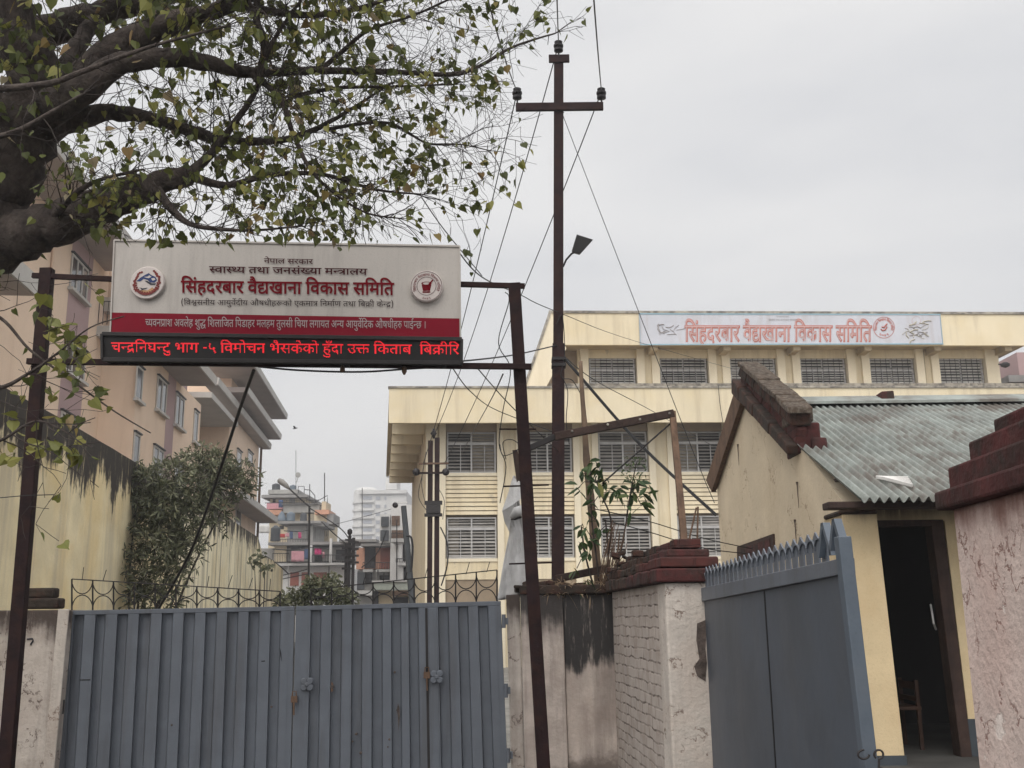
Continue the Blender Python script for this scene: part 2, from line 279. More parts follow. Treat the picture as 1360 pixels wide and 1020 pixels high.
class MB:
    def __init__(s): s.v = []; s.f = []; s.mi = []; s.mats = []; s.tint = []; s.cur = 0; s.smooth = False
    def use(s, m):
        if m not in s.mats: s.mats.append(m)
        s.cur = s.mats.index(m); return s
    def face(s, idx, t=0.): s.f.append(tuple(idx)); s.mi.append(s.cur); s.tint.append(t)
    def poly(s, pts, t=0.):
        b = len(s.v); s.v += [tuple(p) for p in pts]; s.face(range(b, b + len(pts)), t); return s
    def hexa(s, a, b_):                       # two quads (4 points each, same winding) -> closed solid
        b = len(s.v); s.v += [tuple(p) for p in a] + [tuple(p) for p in b_]
        for q in ((3, 2, 1, 0), (4, 5, 6, 7), (0, 1, 5, 4), (1, 2, 6, 5), (2, 3, 7, 6), (3, 0, 4, 7)): s.face([b + i for i in q])
        return s
    def box(s, x0, x1, y0, y1, z0, z1):
        return s.hexa([(x0, y0, z0), (x1, y0, z0), (x1, y1, z0), (x0, y1, z0)], [(x0, y0, z1), (x1, y0, z1), (x1, y1, z1), (x0, y1, z1)])
    def obox(s, o, ux, uy, uz):               # corner o plus three edge vectors
        o, ux, uy, uz = map(Vector, (o, ux, uy, uz))
        q = [o, o + ux, o + ux + uy, o + uy]
        return s.hexa(q, [p + uz for p in q])
    def prism(s, pts, d):                     # polygon extruded along d
        d = Vector(d); n = len(pts); b = len(s.v)
        s.v += [tuple(p) for p in pts] + [tuple(Vector(p) + d) for p in pts]
        s.face(list(range(b + n - 1, b - 1, -1))); s.face(range(b + n, b + 2 * n))
        for i in range(n): j = (i + 1) % n; s.face((b + i, b + j, b + n + j, b + n + i))
        return s
    def tube(s, path, r, n=8, cap=True, t=0.):
        path = [Vector(p) for p in path]
        if isinstance(r, (int, float)): r = [r] * len(path)
        b = len(s.v); prev = None
        for i, p in enumerate(path):
            d = (path[min(i + 1, len(path) - 1)] - path[max(i - 1, 0)])
            if d.length < 1e-9: d = Vector((0, 0, 1))
            d.normalize()
            if prev is None:
                a = Vector((0, 0, 1)) if abs(d.z) < .9 else Vector((1, 0, 0)); e = d.cross(a).normalized()
            else:
                e = prev - d * prev.dot(d); e = e.normalized() if e.length > 1e-6 else d.orthogonal().normalized()
            prev = e; g = d.cross(e)
            for k in range(n):
                a = 2 * math.pi * k / n; s.v.append(tuple(p + (e * math.cos(a) + g * math.sin(a)) * r[i]))
        for i in range(len(path) - 1):
            for k in range(n):
                k2 = (k + 1) % n; s.face((b + i * n + k, b + i * n + k2, b + (i + 1) * n + k2, b + (i + 1) * n + k), t)
        if cap and n > 2:
            s.face([b + k for k in range(n - 1, -1, -1)], t); s.face([b + (len(path) - 1) * n + k for k in range(n)], t)
        return s
    def lathe(s, c, prof, n=16, axis='Z'):    # prof: (radius, offset) pairs
        b = len(s.v); c = Vector(c)
        for r, h in prof:
            for k in range(n):
                a = 2 * math.pi * k / n
                q = Vector((r * math.cos(a), r * math.sin(a), h)) if axis == 'Z' else Vector((r * math.cos(a), -h, r * math.sin(a)))
                s.v.append(tuple(c + q))
        for i in range(len(prof) - 1):
            for k in range(n): k2 = (k + 1) % n; s.face((b + i * n + k, b + i * n + k2, b + (i + 1) * n + k2, b + (i + 1) * n + k))
        s.face([b + k for k in range(n - 1, -1, -1)]); s.face([b + (len(prof) - 1) * n + k for k in range(n)])
        return s
    def bar(s, a, b_, w, d, up=(0, 0, 1)):    # rectangular bar from a to b_: w across, d deep
        a, b_ = Vector(a), Vector(b_); t_ = (b_ - a).normalized(); u = Vector(up)
        if abs(t_.dot(u)) > .95: u = Vector((0, 1, 0))
        e = t_.cross(u).normalized(); g = e.cross(t_).normalized()
        q = [a - e * d / 2 - g * w / 2, a + e * d / 2 - g * w / 2, a + e * d / 2 + g * w / 2, a - e * d / 2 + g * w / 2]
        return s.hexa(q, [p + (b_ - a) for p in q])
    def build(s, name, m=None, parent=None, label=None, cat=None, group=None, kind=None, bevel=0, smooth=False, origin=None):
        me = bpy.data.meshes.new(name)
        off = Vector(origin or (0, 0, 0))
        if parent is not None: off = ROOT[parent.name]
        me.from_pydata([(x - off.x, y - off.y, z - off.z) for x, y, z in s.v], [], s.f)
        ms = [m] if m else s.mats
        for q in ms: me.materials.append(M[q])
        if not m and len(ms) > 1: me.polygons.foreach_set('material_index', s.mi)
        if any(s.tint):
            at = me.attributes.new('tint', 'FLOAT', 'FACE'); at.data.foreach_set('value', s.tint)
        if smooth: me.polygons.foreach_set('use_smooth', [True] * len(s.f))
        me.update()
        o = bpy.data.objects.new(name, me); col.objects.link(o)
        if parent is not None: o.parent = parent
        else: o.location = off
        ROOT[o.name] = off
        if bevel:
            b = o.modifiers.new('bevel', 'BEVEL'); b.width = bevel; b.segments = 2; b.limit_method = 'ANGLE'; b.angle_limit = R(40)
        return tag(o, label, cat, group, kind)

def sag(a, b, drop, n=14):
    a, b = Vector(a), Vector(b); out = []
    for i in range(n + 1):
        t = i / n; p = a.lerp(b, t); p.z -= drop * 4 * t * (1 - t); out.append(p)
    return out
def smooth_path(pts, n=5):
    """Catmull-Rom through (Vector, radius) pairs"""
    out = []
    for i in range(len(pts) - 1):
        p0, p1, p2, p3 = pts[max(i - 1, 0)], pts[i], pts[i + 1], pts[min(i + 2, len(pts) - 1)]
        for k in range(n):
            t = k / n
            q = .5 * ((2 * p1[0]) + (p2[0] - p0[0]) * t + (2 * p0[0] - 5 * p1[0] + 4 * p2[0] - p3[0]) * t * t + (3 * p1[0] - p0[0] - 3 * p2[0] + p3[0]) * t ** 3)
            out.append((q, p1[1] + (p2[1] - p1[1]) * t))
    out.append(pts[-1]); return out

# outlines of the Devanagari letters on the signs (packed polygons) and their layout
GLYPHS = {
    5: [[-188,847,-184,866,-174,882,-158,892,-139,896,-120,892,-104,882,-93,866,-89,847,-93,828,-104,812,-120,801,-139,797,-158,801,-174,812,-184,828], [69,863,38,778,-8,722,-67,690,-138,680,-206,691,-264,724,-313,781,-352,863,-283,887,-255,826,-223,782,-184,756,-135,747,-84,756,-49,784,-24,829,-5,889]],
    6: [[-185,772,-181,794,-168,813,-151,826,-130,830,-109,826,-91,813,-79,794,-75,772,-79,750,-91,731,-109,718,-130,714,-151,718,-168,731,-181,750]],
    9: [[470,218,459,157,424,114,374,88,312,80,231,96,159,144,93,229,29,356,100,382,145,287,193,214,246,168,305,153,340,157,367,170,385,193,391,227,386,262,370,293,347,321,318,347,260,341,255,411,313,418,352,435,373,461,380,494,374,525,356,546,331,558,302,562,267,560,235,552,171,525,146,594,175,608,210,620,252,629,298,632,367,622,418,593,449,549,459,495,452,447,429,407,392,375,412,355,486,350,543,353,594,363,594,551,521,551,521,622,779,622,779,551,675,551,675,0,594,0,594,290,547,282,498,279,455,282,466,251]],
    10: [[470,218,459,157,424,114,374,88,312,80,231,96,159,144,93,229,29,356,100,382,145,287,193,214,246,168,305,153,340,157,367,170,385,193,391,227,386,262,370,293,347,321,318,347,260,341,255,411,313,418,352,435,373,461,380,494,374,525,356,546,331,558,302,562,267,560,235,552,171,525,146,594,175,608,210,620,252,629,298,632,367,622,418,593,449,549,459,495,452,447,429,407,392,375,412,355,486,350,543,353,594,363,594,551,521,551,521,622,1038,622,1038,551,934,551,934,0,853,0,853,551,675,551,675,0,594,0,594,290,547,282,498,279,455,282,466,251]],
    12: [[271,222,213,215,161,197,118,228,82,263,58,304,50,352,52,378,60,400,72,418,87,433,112,448,141,458,176,463,221,465,314,465,314,551,0,551,0,622,505,622,505,551,395,551,395,394,211,394,184,393,167,391,145,381,134,366,130,347,134,325,144,306,174,277,222,290,275,294,343,285,398,256,435,212,447,154,437,96,406,52,356,21,289,4,350,-19,415,-40,382,-110,273,-56,176,1,123,7,82,18,57,37,48,65,51,85,62,102,78,112,101,116,142,106,166,91,194,70,219,68,281,73,328,88,356,115,366,153,360,182,342,204,312,218], [293,615,258,688,247,726,243,762,254,821,288,862,337,888,398,896,457,890,504,872,482,806,446,821,405,827,370,821,344,804,328,779,323,747,326,714,336,682,353,650,375,615]],
    13: [[0,622,563,622,563,551,453,551,477,510,485,464,476,409,450,364,406,328,440,293,470,254,492,207,499,152,493,106,476,68,450,38,415,17,374,4,328,0,272,8,220,30,169,71,120,130,74,210,29,313,100,338,129,265,162,200,196,148,234,108,276,82,320,74,357,79,388,92,407,119,414,160,408,199,392,236,365,269,329,301,264,294,259,364,323,372,368,390,395,420,404,463,400,491,389,516,372,536,351,551,0,551]],
    19: [[568,551,474,551,474,380,472,334,466,299,456,271,441,246,393,208,323,192,307,266,344,276,370,292,388,322,392,345,393,380,393,551,160,551,160,353,161,311,163,278,168,252,176,230,206,196,230,179,260,160,370,98,424,63,460,30,479,-7,486,-53,482,-92,470,-128,454,-160,439,-184,367,-142,392,-100,403,-55,395,-22,383,-6,363,10,333,31,290,56,203,106,136,154,112,180,95,212,83,256,79,316,79,551,0,551,0,622,568,622]],
    24: [[470,218,459,157,424,114,374,88,312,80,231,96,159,144,93,229,29,356,100,382,145,287,193,214,246,168,305,153,340,157,367,170,385,193,391,227,386,262,370,293,347,321,318,347,260,341,255,411,313,418,352,435,373,461,380,494,374,525,356,546,331,558,302,562,267,560,235,552,171,525,146,594,175,608,210,620,252,629,298,632,367,622,418,593,449,549,459,495,452,447,429,407,392,375,412,355,486,350,543,353,594,363,594,551,521,551,521,622,1038,622,1038,551,934,551,934,0,853,0,853,551,675,551,675,0,594,0,594,290,547,282,498,279,455,282,466,251], [844,615,818,650,794,674,772,689,750,698,703,703,662,697,621,682,595,751,643,767,697,773,740,768,777,752,809,726,836,692,840,694,820,740,801,774,781,799,760,815,736,824,707,827,667,823,637,813,614,882,656,892,705,896,755,890,798,870,836,836,870,784,900,711,929,615]],
    25: [[777,551,452,551,452,349,505,386,569,399,628,389,675,358,706,307,716,239,712,192,701,141,681,90,651,39,579,80,602,114,620,154,632,196,636,237,631,278,616,307,593,324,562,330,508,312,452,258,452,0,371,0,371,174,312,136,272,122,226,118,180,123,138,137,100,161,71,194,52,238,46,290,60,362,101,417,164,452,244,464,296,460,321,457,339,454,333,381,292,388,249,391,198,384,159,365,135,334,127,292,135,246,158,214,190,194,228,188,270,193,306,209,371,260,371,551,0,551,0,622,777,622]],
    26: [[729,551,729,0,648,0,648,45,611,28,572,16,488,7,382,20,282,60,183,132,85,239,62,271,49,296,40,338,44,358,55,376,75,389,104,393,127,390,148,382,181,350,199,372,210,398,217,458,214,508,201,551,0,551,0,622,833,622,833,551], [534,232,568,236,598,246,648,280,648,551,281,551,294,509,298,458,289,384,263,328,221,285,166,253,238,179,314,124,396,90,490,79,532,82,572,89,610,102,648,122,648,198,593,174,559,166,521,164,476,169,436,184,403,207,378,238,361,276,356,319,368,384,404,432,460,463,531,473,575,470,599,467,616,463,610,394,576,401,540,404,497,398,464,382,444,354,437,316,444,279,464,252,496,237]],
    27: [[208,551,208,234,205,211,196,193,180,182,160,178,134,183,106,199,81,222,60,250,46,280,41,308,44,329,54,345,73,356,102,359,127,359,127,551,0,551,0,622,578,622,578,551,474,551,474,0,393,0,393,551]],
    28: [[605,551,502,551,502,0,421,0,421,166,352,132,310,122,259,118,189,128,134,158,98,206,86,266,96,320,109,344,128,366,92,389,65,420,48,457,42,497,44,526,52,551,0,551,0,622,605,622], [167,269,174,233,195,208,227,193,267,188,316,193,358,210,393,233,421,260,421,551,145,551,128,525,123,494,128,461,144,437,169,421,200,412,230,417,263,419,308,417,302,347,287,348,273,348,229,343,196,328,174,303]],
    30: [[649,551,545,551,545,0,465,0,465,165,403,133,364,122,317,118,247,129,190,161,153,211,141,275,144,303,154,330,168,353,185,371,38,369,38,441,331,441,367,440,382,440,389,440,382,370,350,370,298,364,256,346,230,315,221,274,228,236,250,210,281,193,317,188,363,193,402,210,436,233,465,260,465,551,0,551,0,622,649,622]],
    31: [[296,70,370,78,436,102,493,139,536,187,565,245,574,310,568,353,551,388,524,411,487,419,458,414,438,401,428,381,424,358,431,328,450,300,485,278,535,261,502,198,432,226,384,262,356,307,347,356,354,400,374,438,408,466,455,481,455,551,0,551,0,622,715,622,715,551,535,551,535,477,582,457,620,422,645,372,653,308,647,251,628,195,598,143,556,96,505,56,444,26,374,6,296,0,211,10,150,42,113,89,101,147,108,190,132,231,95,254,66,284,49,319,43,359,54,412,88,451,140,475,206,483,249,480,272,477,288,473,282,404,250,412,212,415,163,408,134,386,124,350,130,324,146,305,171,291,202,281,232,288,266,290,289,289,308,287,302,217,288,218,276,218,224,210,192,187,182,148,190,113,213,89,249,75]],
    32: [[653,551,653,0,572,0,572,370,435,370,400,371,378,373,410,340,436,303,452,262,458,218,453,176,438,141,414,114,384,95,348,84,310,80,258,88,209,110,162,151,117,212,74,294,31,401,102,426,149,308,198,222,250,170,306,153,335,157,358,170,374,193,379,227,371,270,348,310,314,346,273,377,302,441,572,441,572,551,0,551,0,622,757,622,757,551]],
    35: [[519,551,371,551,371,349,316,349,272,347,236,341,206,331,181,318,140,273,126,215,132,171,148,136,173,108,206,89,243,78,283,74,333,77,375,86,455,121,482,47,388,14,338,3,286,0,221,6,162,26,114,58,77,101,54,155,46,220,54,280,80,330,119,369,170,397,227,414,288,420,290,420,290,551,0,551,0,622,519,622]],
    37: [[358,222,300,215,248,197,205,228,169,263,145,304,137,352,140,378,147,400,159,418,174,433,199,448,228,458,264,463,308,465,401,465,401,551,0,551,0,622,592,622,592,551,482,551,482,394,298,394,272,393,254,391,232,381,221,366,217,347,220,325,231,306,261,277,309,290,362,294,430,285,485,256,522,212,534,154,522,93,485,44,447,19,397,5,337,0,244,11,162,44,89,94,25,158,86,207,144,148,202,106,266,82,337,74,401,83,440,109,453,152,447,183,428,204,399,218]],
    39: [[634,551,634,0,553,0,553,551,420,551,420,321,418,282,412,250,401,222,385,198,361,176,331,160,294,149,251,146,194,153,149,172,114,205,99,231,88,263,81,303,79,352,79,551,0,551,0,622,737,622,737,551], [249,217,293,225,321,249,336,288,338,315,339,353,339,551,160,551,160,353,161,318,164,291,178,251,206,226,225,219]],
    40: [[481,551,481,0,400,0,400,328,291,328,238,326,200,322,172,313,150,299,132,274,126,237,135,189,163,142,208,94,271,40,217,-12,132,68,96,109,68,151,51,195,45,242,48,275,58,305,74,330,93,351,125,373,163,388,211,396,272,399,400,399,400,551,0,551,0,622,584,622,584,551]],
    41: [[553,551,553,0,472,0,472,180,440,162,403,146,359,136,308,132,229,144,164,180,114,240,83,322,164,346,216,378,245,418,255,467,249,511,232,542,205,562,171,568,148,565,130,556,118,541,114,521,123,492,150,472,195,461,187,391,129,405,84,430,56,468,46,519,55,568,82,604,123,625,172,632,212,628,250,614,285,592,312,561,330,520,336,469,326,402,296,349,248,307,182,274,206,243,234,220,268,207,314,203,362,208,403,223,439,246,472,275,472,551,390,551,390,622,656,622,656,551]],
    42: [[413,-58,373,11,356,44,342,73,316,70,287,68,202,78,162,92,124,112,92,140,68,176,51,219,46,272,50,313,62,348,79,377,102,401,139,426,183,443,234,453,290,456,295,456,295,551,0,551,0,622,534,622,534,551,376,551,376,385,327,385,275,383,234,378,201,369,173,355,153,338,138,317,129,292,126,262,136,214,166,174,216,149,287,140,299,140,312,141,306,176,311,206,327,226,349,236,373,240,411,234,438,216,455,190,461,162,457,134,446,112,430,97,410,86,438,36,457,9,480,-24]],
    43: [[630,551,526,551,526,0,445,0,445,150,378,116,336,106,283,103,213,113,158,144,123,191,111,251,120,303,132,327,148,348,105,370,72,402,49,442,42,493,52,548,83,592,130,622,187,632,236,625,276,604,302,572,311,531,301,486,271,443,210,482,226,504,230,526,220,554,206,565,184,568,158,562,136,546,121,521,116,489,120,460,132,438,149,421,172,409,223,397,288,405,312,404,333,402,326,332,312,333,298,333,253,328,220,312,198,288,191,254,198,218,220,193,252,178,292,173,341,178,382,194,416,218,445,245,445,551,383,551,383,622,630,622]],
    44: [[0,622,569,622,569,551,466,551,466,0,385,0,385,298,204,298,204,244,200,220,190,202,174,192,153,188,128,193,102,209,77,232,56,260,42,290,37,318,40,339,50,355,69,366,98,369,385,369,385,551,0,551]],
    46: [[479,551,479,0,398,0,398,191,335,159,298,149,254,146,216,149,182,160,152,175,128,194,106,223,91,258,82,301,79,358,79,551,0,551,0,622,583,622,583,551], [398,551,160,551,160,369,161,332,163,304,172,266,190,240,220,223,263,217,302,222,338,236,370,256,398,280]],
    48: [[585,551,482,551,482,0,401,0,401,165,371,148,336,132,293,122,241,118,188,123,140,139,101,164,71,198,52,238,46,286,53,339,73,383,106,418,176,452,265,464,299,462,338,459,369,454,363,385,318,392,268,395,230,392,365,224,401,256,401,551,0,551,0,622,585,622], [127,287,135,242,160,210,198,190,242,184,276,187,308,195,168,370,137,335]],
    49: [[174,632,209,629,240,622,267,607,291,586,307,563,320,533,329,492,332,437,332,321,533,321,533,551,402,551,402,622,717,622,717,551,614,551,614,0,533,0,533,250,332,250,332,213,328,185,318,166,302,155,283,151,264,154,243,164,204,196,175,237,167,258,164,278,167,295,178,308,196,318,224,321,253,321,253,426,252,468,248,498,242,520,232,538,206,560,169,568,145,565,128,555,118,540,114,521,120,496,138,478,169,466,218,460,210,389,143,401,90,426,57,464,46,520,56,571,84,606,126,625]],
    50: [[509,551,509,0,428,0,428,250,207,250,207,213,203,185,192,166,177,155,159,151,140,154,119,164,80,196,50,237,42,258,39,278,42,295,52,308,71,318,100,321,126,321,126,551,0,551,0,622,612,622,612,551], [428,551,207,551,207,321,428,321]],
    51: [[595,622,595,551,491,551,491,0,410,0,410,179,379,162,343,146,301,136,253,132,197,139,148,159,108,192,62,263,38,353,92,369,130,390,152,418,160,457,157,484,148,509,123,551,0,551,0,622], [129,301,152,258,180,228,215,209,259,203,306,208,346,224,380,247,410,274,410,551,211,551,233,498,240,445,228,381,191,333]],
    52: [[395,42,341,-12,230,87,181,136,138,181,102,222,75,256,57,284,46,305,40,340,44,358,55,376,75,389,104,393,127,390,148,382,181,349,215,372,238,399,252,431,256,468,251,514,239,551,0,551,0,622,424,622,424,551,320,551,332,510,336,458,330,407,314,365,288,330,254,300,213,276,167,254,216,201,272,146]],
    54: [[0,551,0,622,693,622,693,551,589,551,589,0,508,0,508,355,494,356,445,344,420,327,397,300,375,262,356,208,279,232,293,275,311,313,263,342,238,350,209,353,174,347,148,330,131,304,126,271,131,234,148,198,174,163,210,126,255,86,309,40,255,-12,200,37,149,84,106,129,73,176,52,224,45,275,51,323,70,362,97,390,131,410,168,422,204,426,246,422,284,412,320,394,354,370,419,412,499,426,508,426,508,551]],
    57: [[571,551,467,551,467,0,387,0,387,165,358,148,324,132,282,122,233,118,182,123,137,139,99,164,70,198,52,238,46,286,52,339,72,383,104,418,170,452,255,464,288,462,326,459,354,454,349,381,306,388,259,391,204,384,162,364,136,331,127,287,135,243,158,212,193,194,235,188,283,194,324,210,359,234,387,260,387,551,0,551,0,622,571,622]],
    58: [[122,189,90,193,64,206,46,227,40,255,44,280,58,299,78,310,104,314,142,306,164,295,191,276,236,299,273,335,297,384,305,443,298,493,276,532,242,558,199,566,172,563,153,552,142,537,138,516,148,484,162,467,186,454,221,444,270,440,253,370,171,385,112,418,78,463,66,517,75,563,102,600,145,624,204,632,250,627,292,610,329,584,358,546,378,499,384,440,375,374,350,312,308,260,254,221,341,134,380,88,414,43,350,-1,301,65,258,118,217,160,179,194], [591,551,591,0,510,0,510,551,421,551,421,622,695,622,695,551]],
    59: [[593,622,593,551,489,551,489,0,408,0,408,191,341,160,301,150,254,146,216,149,182,160,152,175,128,194,106,223,91,258,82,301,79,358,79,551,0,551,0,622], [408,551,205,551,408,287], [189,240,219,223,262,217,313,225,360,245,159,507,159,369,160,332,162,304,172,266]],
    60: [[587,551,587,0,506,0,506,266,448,254,380,251,292,258,248,267,212,277,167,253,212,200,264,146,380,42,326,-12,220,87,174,136,133,181,99,222,73,256,55,284,46,305,40,340,44,358,55,376,75,389,104,393,127,390,148,382,181,350,199,372,210,398,217,458,212,512,201,551,0,551,0,622,691,622,691,551], [369,322,440,326,506,339,506,551,281,551,293,511,298,458,296,419,288,385,277,356,262,333,315,325]],
    61: [[321,69,354,82,380,98,397,120,403,148,396,182,374,208,336,224,280,229,219,222,174,200,147,167,138,124,150,64,167,33,196,0,241,-40,302,-89,248,-142,167,-73,108,-9,70,57,58,130,62,166,74,198,92,225,115,248,82,292,72,320,69,352,72,378,79,400,91,418,106,433,131,448,158,458,191,463,229,465,361,465,361,551,0,551,0,622,546,622,546,551,442,551,442,394,230,394,204,393,186,391,164,381,153,366,149,347,152,328,159,312,183,284,232,296,284,300,347,295,396,279,434,255,460,224,476,190,481,153,472,100,447,57,405,24,348,2]],
    66: [[170,551,170,0,89,0,89,551,0,551,0,622,273,622,273,551]],
    67: [[89,551,0,551,0,622,80,622,60,669,53,724,68,794,111,849,179,884,266,896,356,888,440,862,516,820,618,730,704,615,620,615,515,731,402,801,283,824,221,817,174,794,144,760,134,714,136,686,144,662,165,622,273,622,273,551,170,551,170,0,89,0]],
    68: [[-185,615,-211,682,-220,748,-210,807,-178,854,-128,886,-61,896,-6,889,39,868,76,831,108,778,136,709,163,622,273,622,273,551,170,551,170,0,89,0,89,551,0,551,0,622,87,622,58,712,28,776,-8,813,-57,825,-92,819,-118,800,-134,771,-139,733,-136,701,-129,672,-105,615]],
    69: [[-248,-12,-193,5,-136,11,-69,1,-20,-28,12,-72,22,-129,10,-184,-24,-229,-81,-258,-157,-268,-247,-256,-324,-222,-392,-168,-455,-100,-394,-57,-356,-101,-320,-136,-284,-163,-246,-182,-204,-192,-157,-196,-98,-188,-63,-163,-51,-122,-57,-93,-76,-73,-102,-61,-131,-57,-180,-62,-222,-79]],
    75: [[-169,615,-190,686,-210,740,-232,778,-256,804,-283,818,-315,823,-354,818,-385,809,-409,882,-367,892,-318,896,-268,890,-224,870,-187,836,-154,784,-123,711,-94,615]],
    76: [[-179,615,-205,650,-228,674,-251,689,-272,698,-320,703,-361,697,-402,682,-428,751,-380,767,-326,773,-284,768,-246,752,-214,726,-187,692,-183,694,-203,740,-222,774,-242,799,-263,815,-287,824,-316,827,-356,823,-386,813,-409,882,-367,892,-318,896,-268,890,-224,870,-187,836,-154,784,-123,711,-94,615]],
    79: [[170,551,170,0,89,0,89,551,0,551,0,622,273,622,273,551], [90,615,69,686,48,740,27,778,3,804,-24,818,-56,823,-95,818,-126,809,-150,882,-108,892,-59,896,-9,890,34,870,72,836,106,784,136,711,165,615]],
    104: [[194,622,275,622,275,0,194,0]],
    106: [[275,121,220,127,172,146,131,177,100,218,81,266,75,321,81,376,100,424,131,464,171,494,219,514,274,520,330,514,378,494,419,464,450,424,470,375,476,319,470,264,450,216,420,176,380,146,331,127], [273,192,321,201,360,229,386,271,394,322,386,374,362,414,325,440,277,449,230,440,191,412,166,370,157,318,165,267,189,227,226,201]],
    107: [[275,632,339,622,388,594,419,551,429,499,425,461,412,424,388,386,353,346,304,304,241,256,362,160,396,129,418,99,429,68,433,34,430,4,420,-24,386,-79,321,-30,342,0,350,34,342,69,329,85,310,103,128,254,132,276,225,340,293,396,334,448,348,498,343,526,328,546,304,558,276,562,248,558,228,548,214,532,210,510,214,489,226,472,247,456,280,444,231,386,188,410,158,438,140,473,134,517,138,544,148,570,167,595,194,614,230,628]],
    108: [[477,33,413,-12,322,115,239,208,187,204,155,208,128,222,110,242,104,270,108,296,122,314,142,325,168,329,206,321,228,310,255,291,295,312,329,346,352,389,360,442,352,494,328,531,290,554,243,561,178,553,146,542,110,526,84,595,122,612,162,623,247,632,299,627,346,611,386,585,417,548,436,499,443,440,434,374,408,316,368,268,316,233,404,133,444,80]],
    110: [[428,127,418,76,388,35,340,7,277,-2,236,2,198,14,166,34,142,61,125,94,120,131,128,183,139,210,157,240,185,277,225,320,176,370,138,412,110,449,90,480,76,508,68,532,62,579,64,604,69,632,154,617,147,579,156,530,169,501,192,467,226,426,275,375,323,426,358,468,382,503,396,531,404,555,406,576,399,617,483,632,490,579,484,529,474,504,460,477,439,447,410,412,373,370,327,322,368,277,396,238,413,206,422,178], [200,138,204,112,217,90,240,74,274,69,304,74,328,88,343,110,348,136,343,168,335,187,322,208,303,235,274,266,246,235,226,210,213,188,205,169]],
    111: [[477,-67,441,0,404,76,371,150,358,182,348,208,312,207,228,218,189,232,154,253,125,282,103,321,89,369,84,428,88,476,98,528,116,582,143,632,227,611,182,516,168,468,164,417,173,356,199,312,244,285,308,276,326,277,322,298,320,313,325,342,342,362,365,373,391,377,426,371,453,352,470,327,475,298,471,270,460,248,441,232,418,221,433,186,452,143,500,48,525,3,549,-35]],
    181: [[-190,615,-226,688,-236,726,-240,762,-229,821,-196,862,-146,888,-85,896,-26,890,21,872,-1,806,-37,821,-78,827,-113,821,-139,804,-155,779,-160,747,-157,714,-146,682,-130,650,-108,615]],
    184: [[700,74,610,28,555,12,488,7,382,20,282,60,183,132,85,239,62,271,48,296,40,338,44,358,55,376,75,389,104,393,127,390,148,382,181,350,199,372,210,398,217,458,213,507,201,551,0,551,0,622,663,622,663,551,282,551,294,510,298,458,289,384,263,328,221,285,166,253,238,179,314,124,396,90,490,79,539,82,585,93,630,112,676,140], [673,215,642,195,606,178,565,168,521,164,476,169,436,184,403,207,378,238,361,276,356,319,368,384,404,432,460,463,531,473,575,470,599,467,616,463,610,394,576,401,540,404,497,398,464,382,444,354,437,316,444,279,464,252,496,237,534,232,568,236,598,246,648,280]],
    188: [[0,622,410,622,410,551,0,551], [509,200,464,166,436,147,402,132,362,122,317,118,247,129,190,161,153,211,141,275,144,303,154,330,168,353,185,371,38,369,38,441,331,441,367,440,382,440,389,440,382,370,350,370,298,364,256,346,230,315,221,274,228,236,250,210,281,193,317,188,364,194,404,210,439,235,469,262]],
    202: [[0,622,373,622,373,551,0,551], [204,298,204,244,200,220,190,202,174,192,153,188,128,193,102,209,77,232,56,260,42,290,37,318,40,339,50,355,69,366,98,369,385,369,385,298]],
    215: [[369,322,425,324,478,332,486,260,435,253,380,251,292,258,248,267,212,277,167,253,212,200,264,146,380,42,326,-12,220,87,174,136,133,181,99,222,73,256,55,284,46,305,40,340,44,358,55,376,75,389,104,393,127,390,148,382,181,350,199,372,210,398,217,458,212,512,201,551,0,551,0,622,403,622,403,551,281,551,293,511,298,458,296,419,288,385,277,356,262,333,315,325]],
    254: [[46,53,174,127,124,146,83,180,55,227,46,290,60,362,101,417,164,452,244,464,296,460,321,457,339,454,333,381,292,388,249,391,198,384,159,365,135,334,127,292,135,246,158,214,190,194,228,188,270,193,306,209,371,260,371,551,0,551,0,622,777,622,777,551,452,551,452,350,506,386,536,396,569,399,628,389,675,358,706,307,716,239,712,192,701,141,681,90,651,39,579,80,602,114,620,154,632,196,636,237,631,278,616,307,593,324,562,330,535,325,508,312,480,289,452,258,452,0,371,0,371,173,353,160,331,146,93,-12]],
    269: [[127,65,80,132,326,281,287,327,254,358,220,374,181,380,124,372,93,361,55,343,27,417,98,444,137,453,179,456,217,453,251,444,283,427,314,402,346,369,382,326,382,551,0,551,0,622,566,622,566,551,463,551,463,0,382,0,382,234]],
    271: [[42,4,213,81,170,93,131,112,97,139,70,174,52,218,46,272,50,313,62,348,79,377,102,401,139,426,183,443,234,453,290,456,295,456,295,551,0,551,0,622,534,622,534,551,376,551,376,385,327,385,275,383,234,378,201,369,173,355,153,338,138,317,129,292,126,262,136,214,166,174,216,149,287,140,299,140,312,141,306,176,311,206,327,226,349,236,373,240,411,234,438,216,455,190,461,162,457,134,446,112,430,97,410,86,438,36,457,9,480,-24,413,-58,373,11,356,44,342,73,82,-66]],
    274: [[45,53,214,153,166,168,128,194,106,223,91,258,82,301,79,358,79,551,0,551,0,622,583,622,583,551,479,551,479,0,398,0,398,193,92,-13], [398,551,160,551,160,369,161,332,163,304,172,266,190,240,220,223,262,217,300,222,337,236,370,256,398,280]],
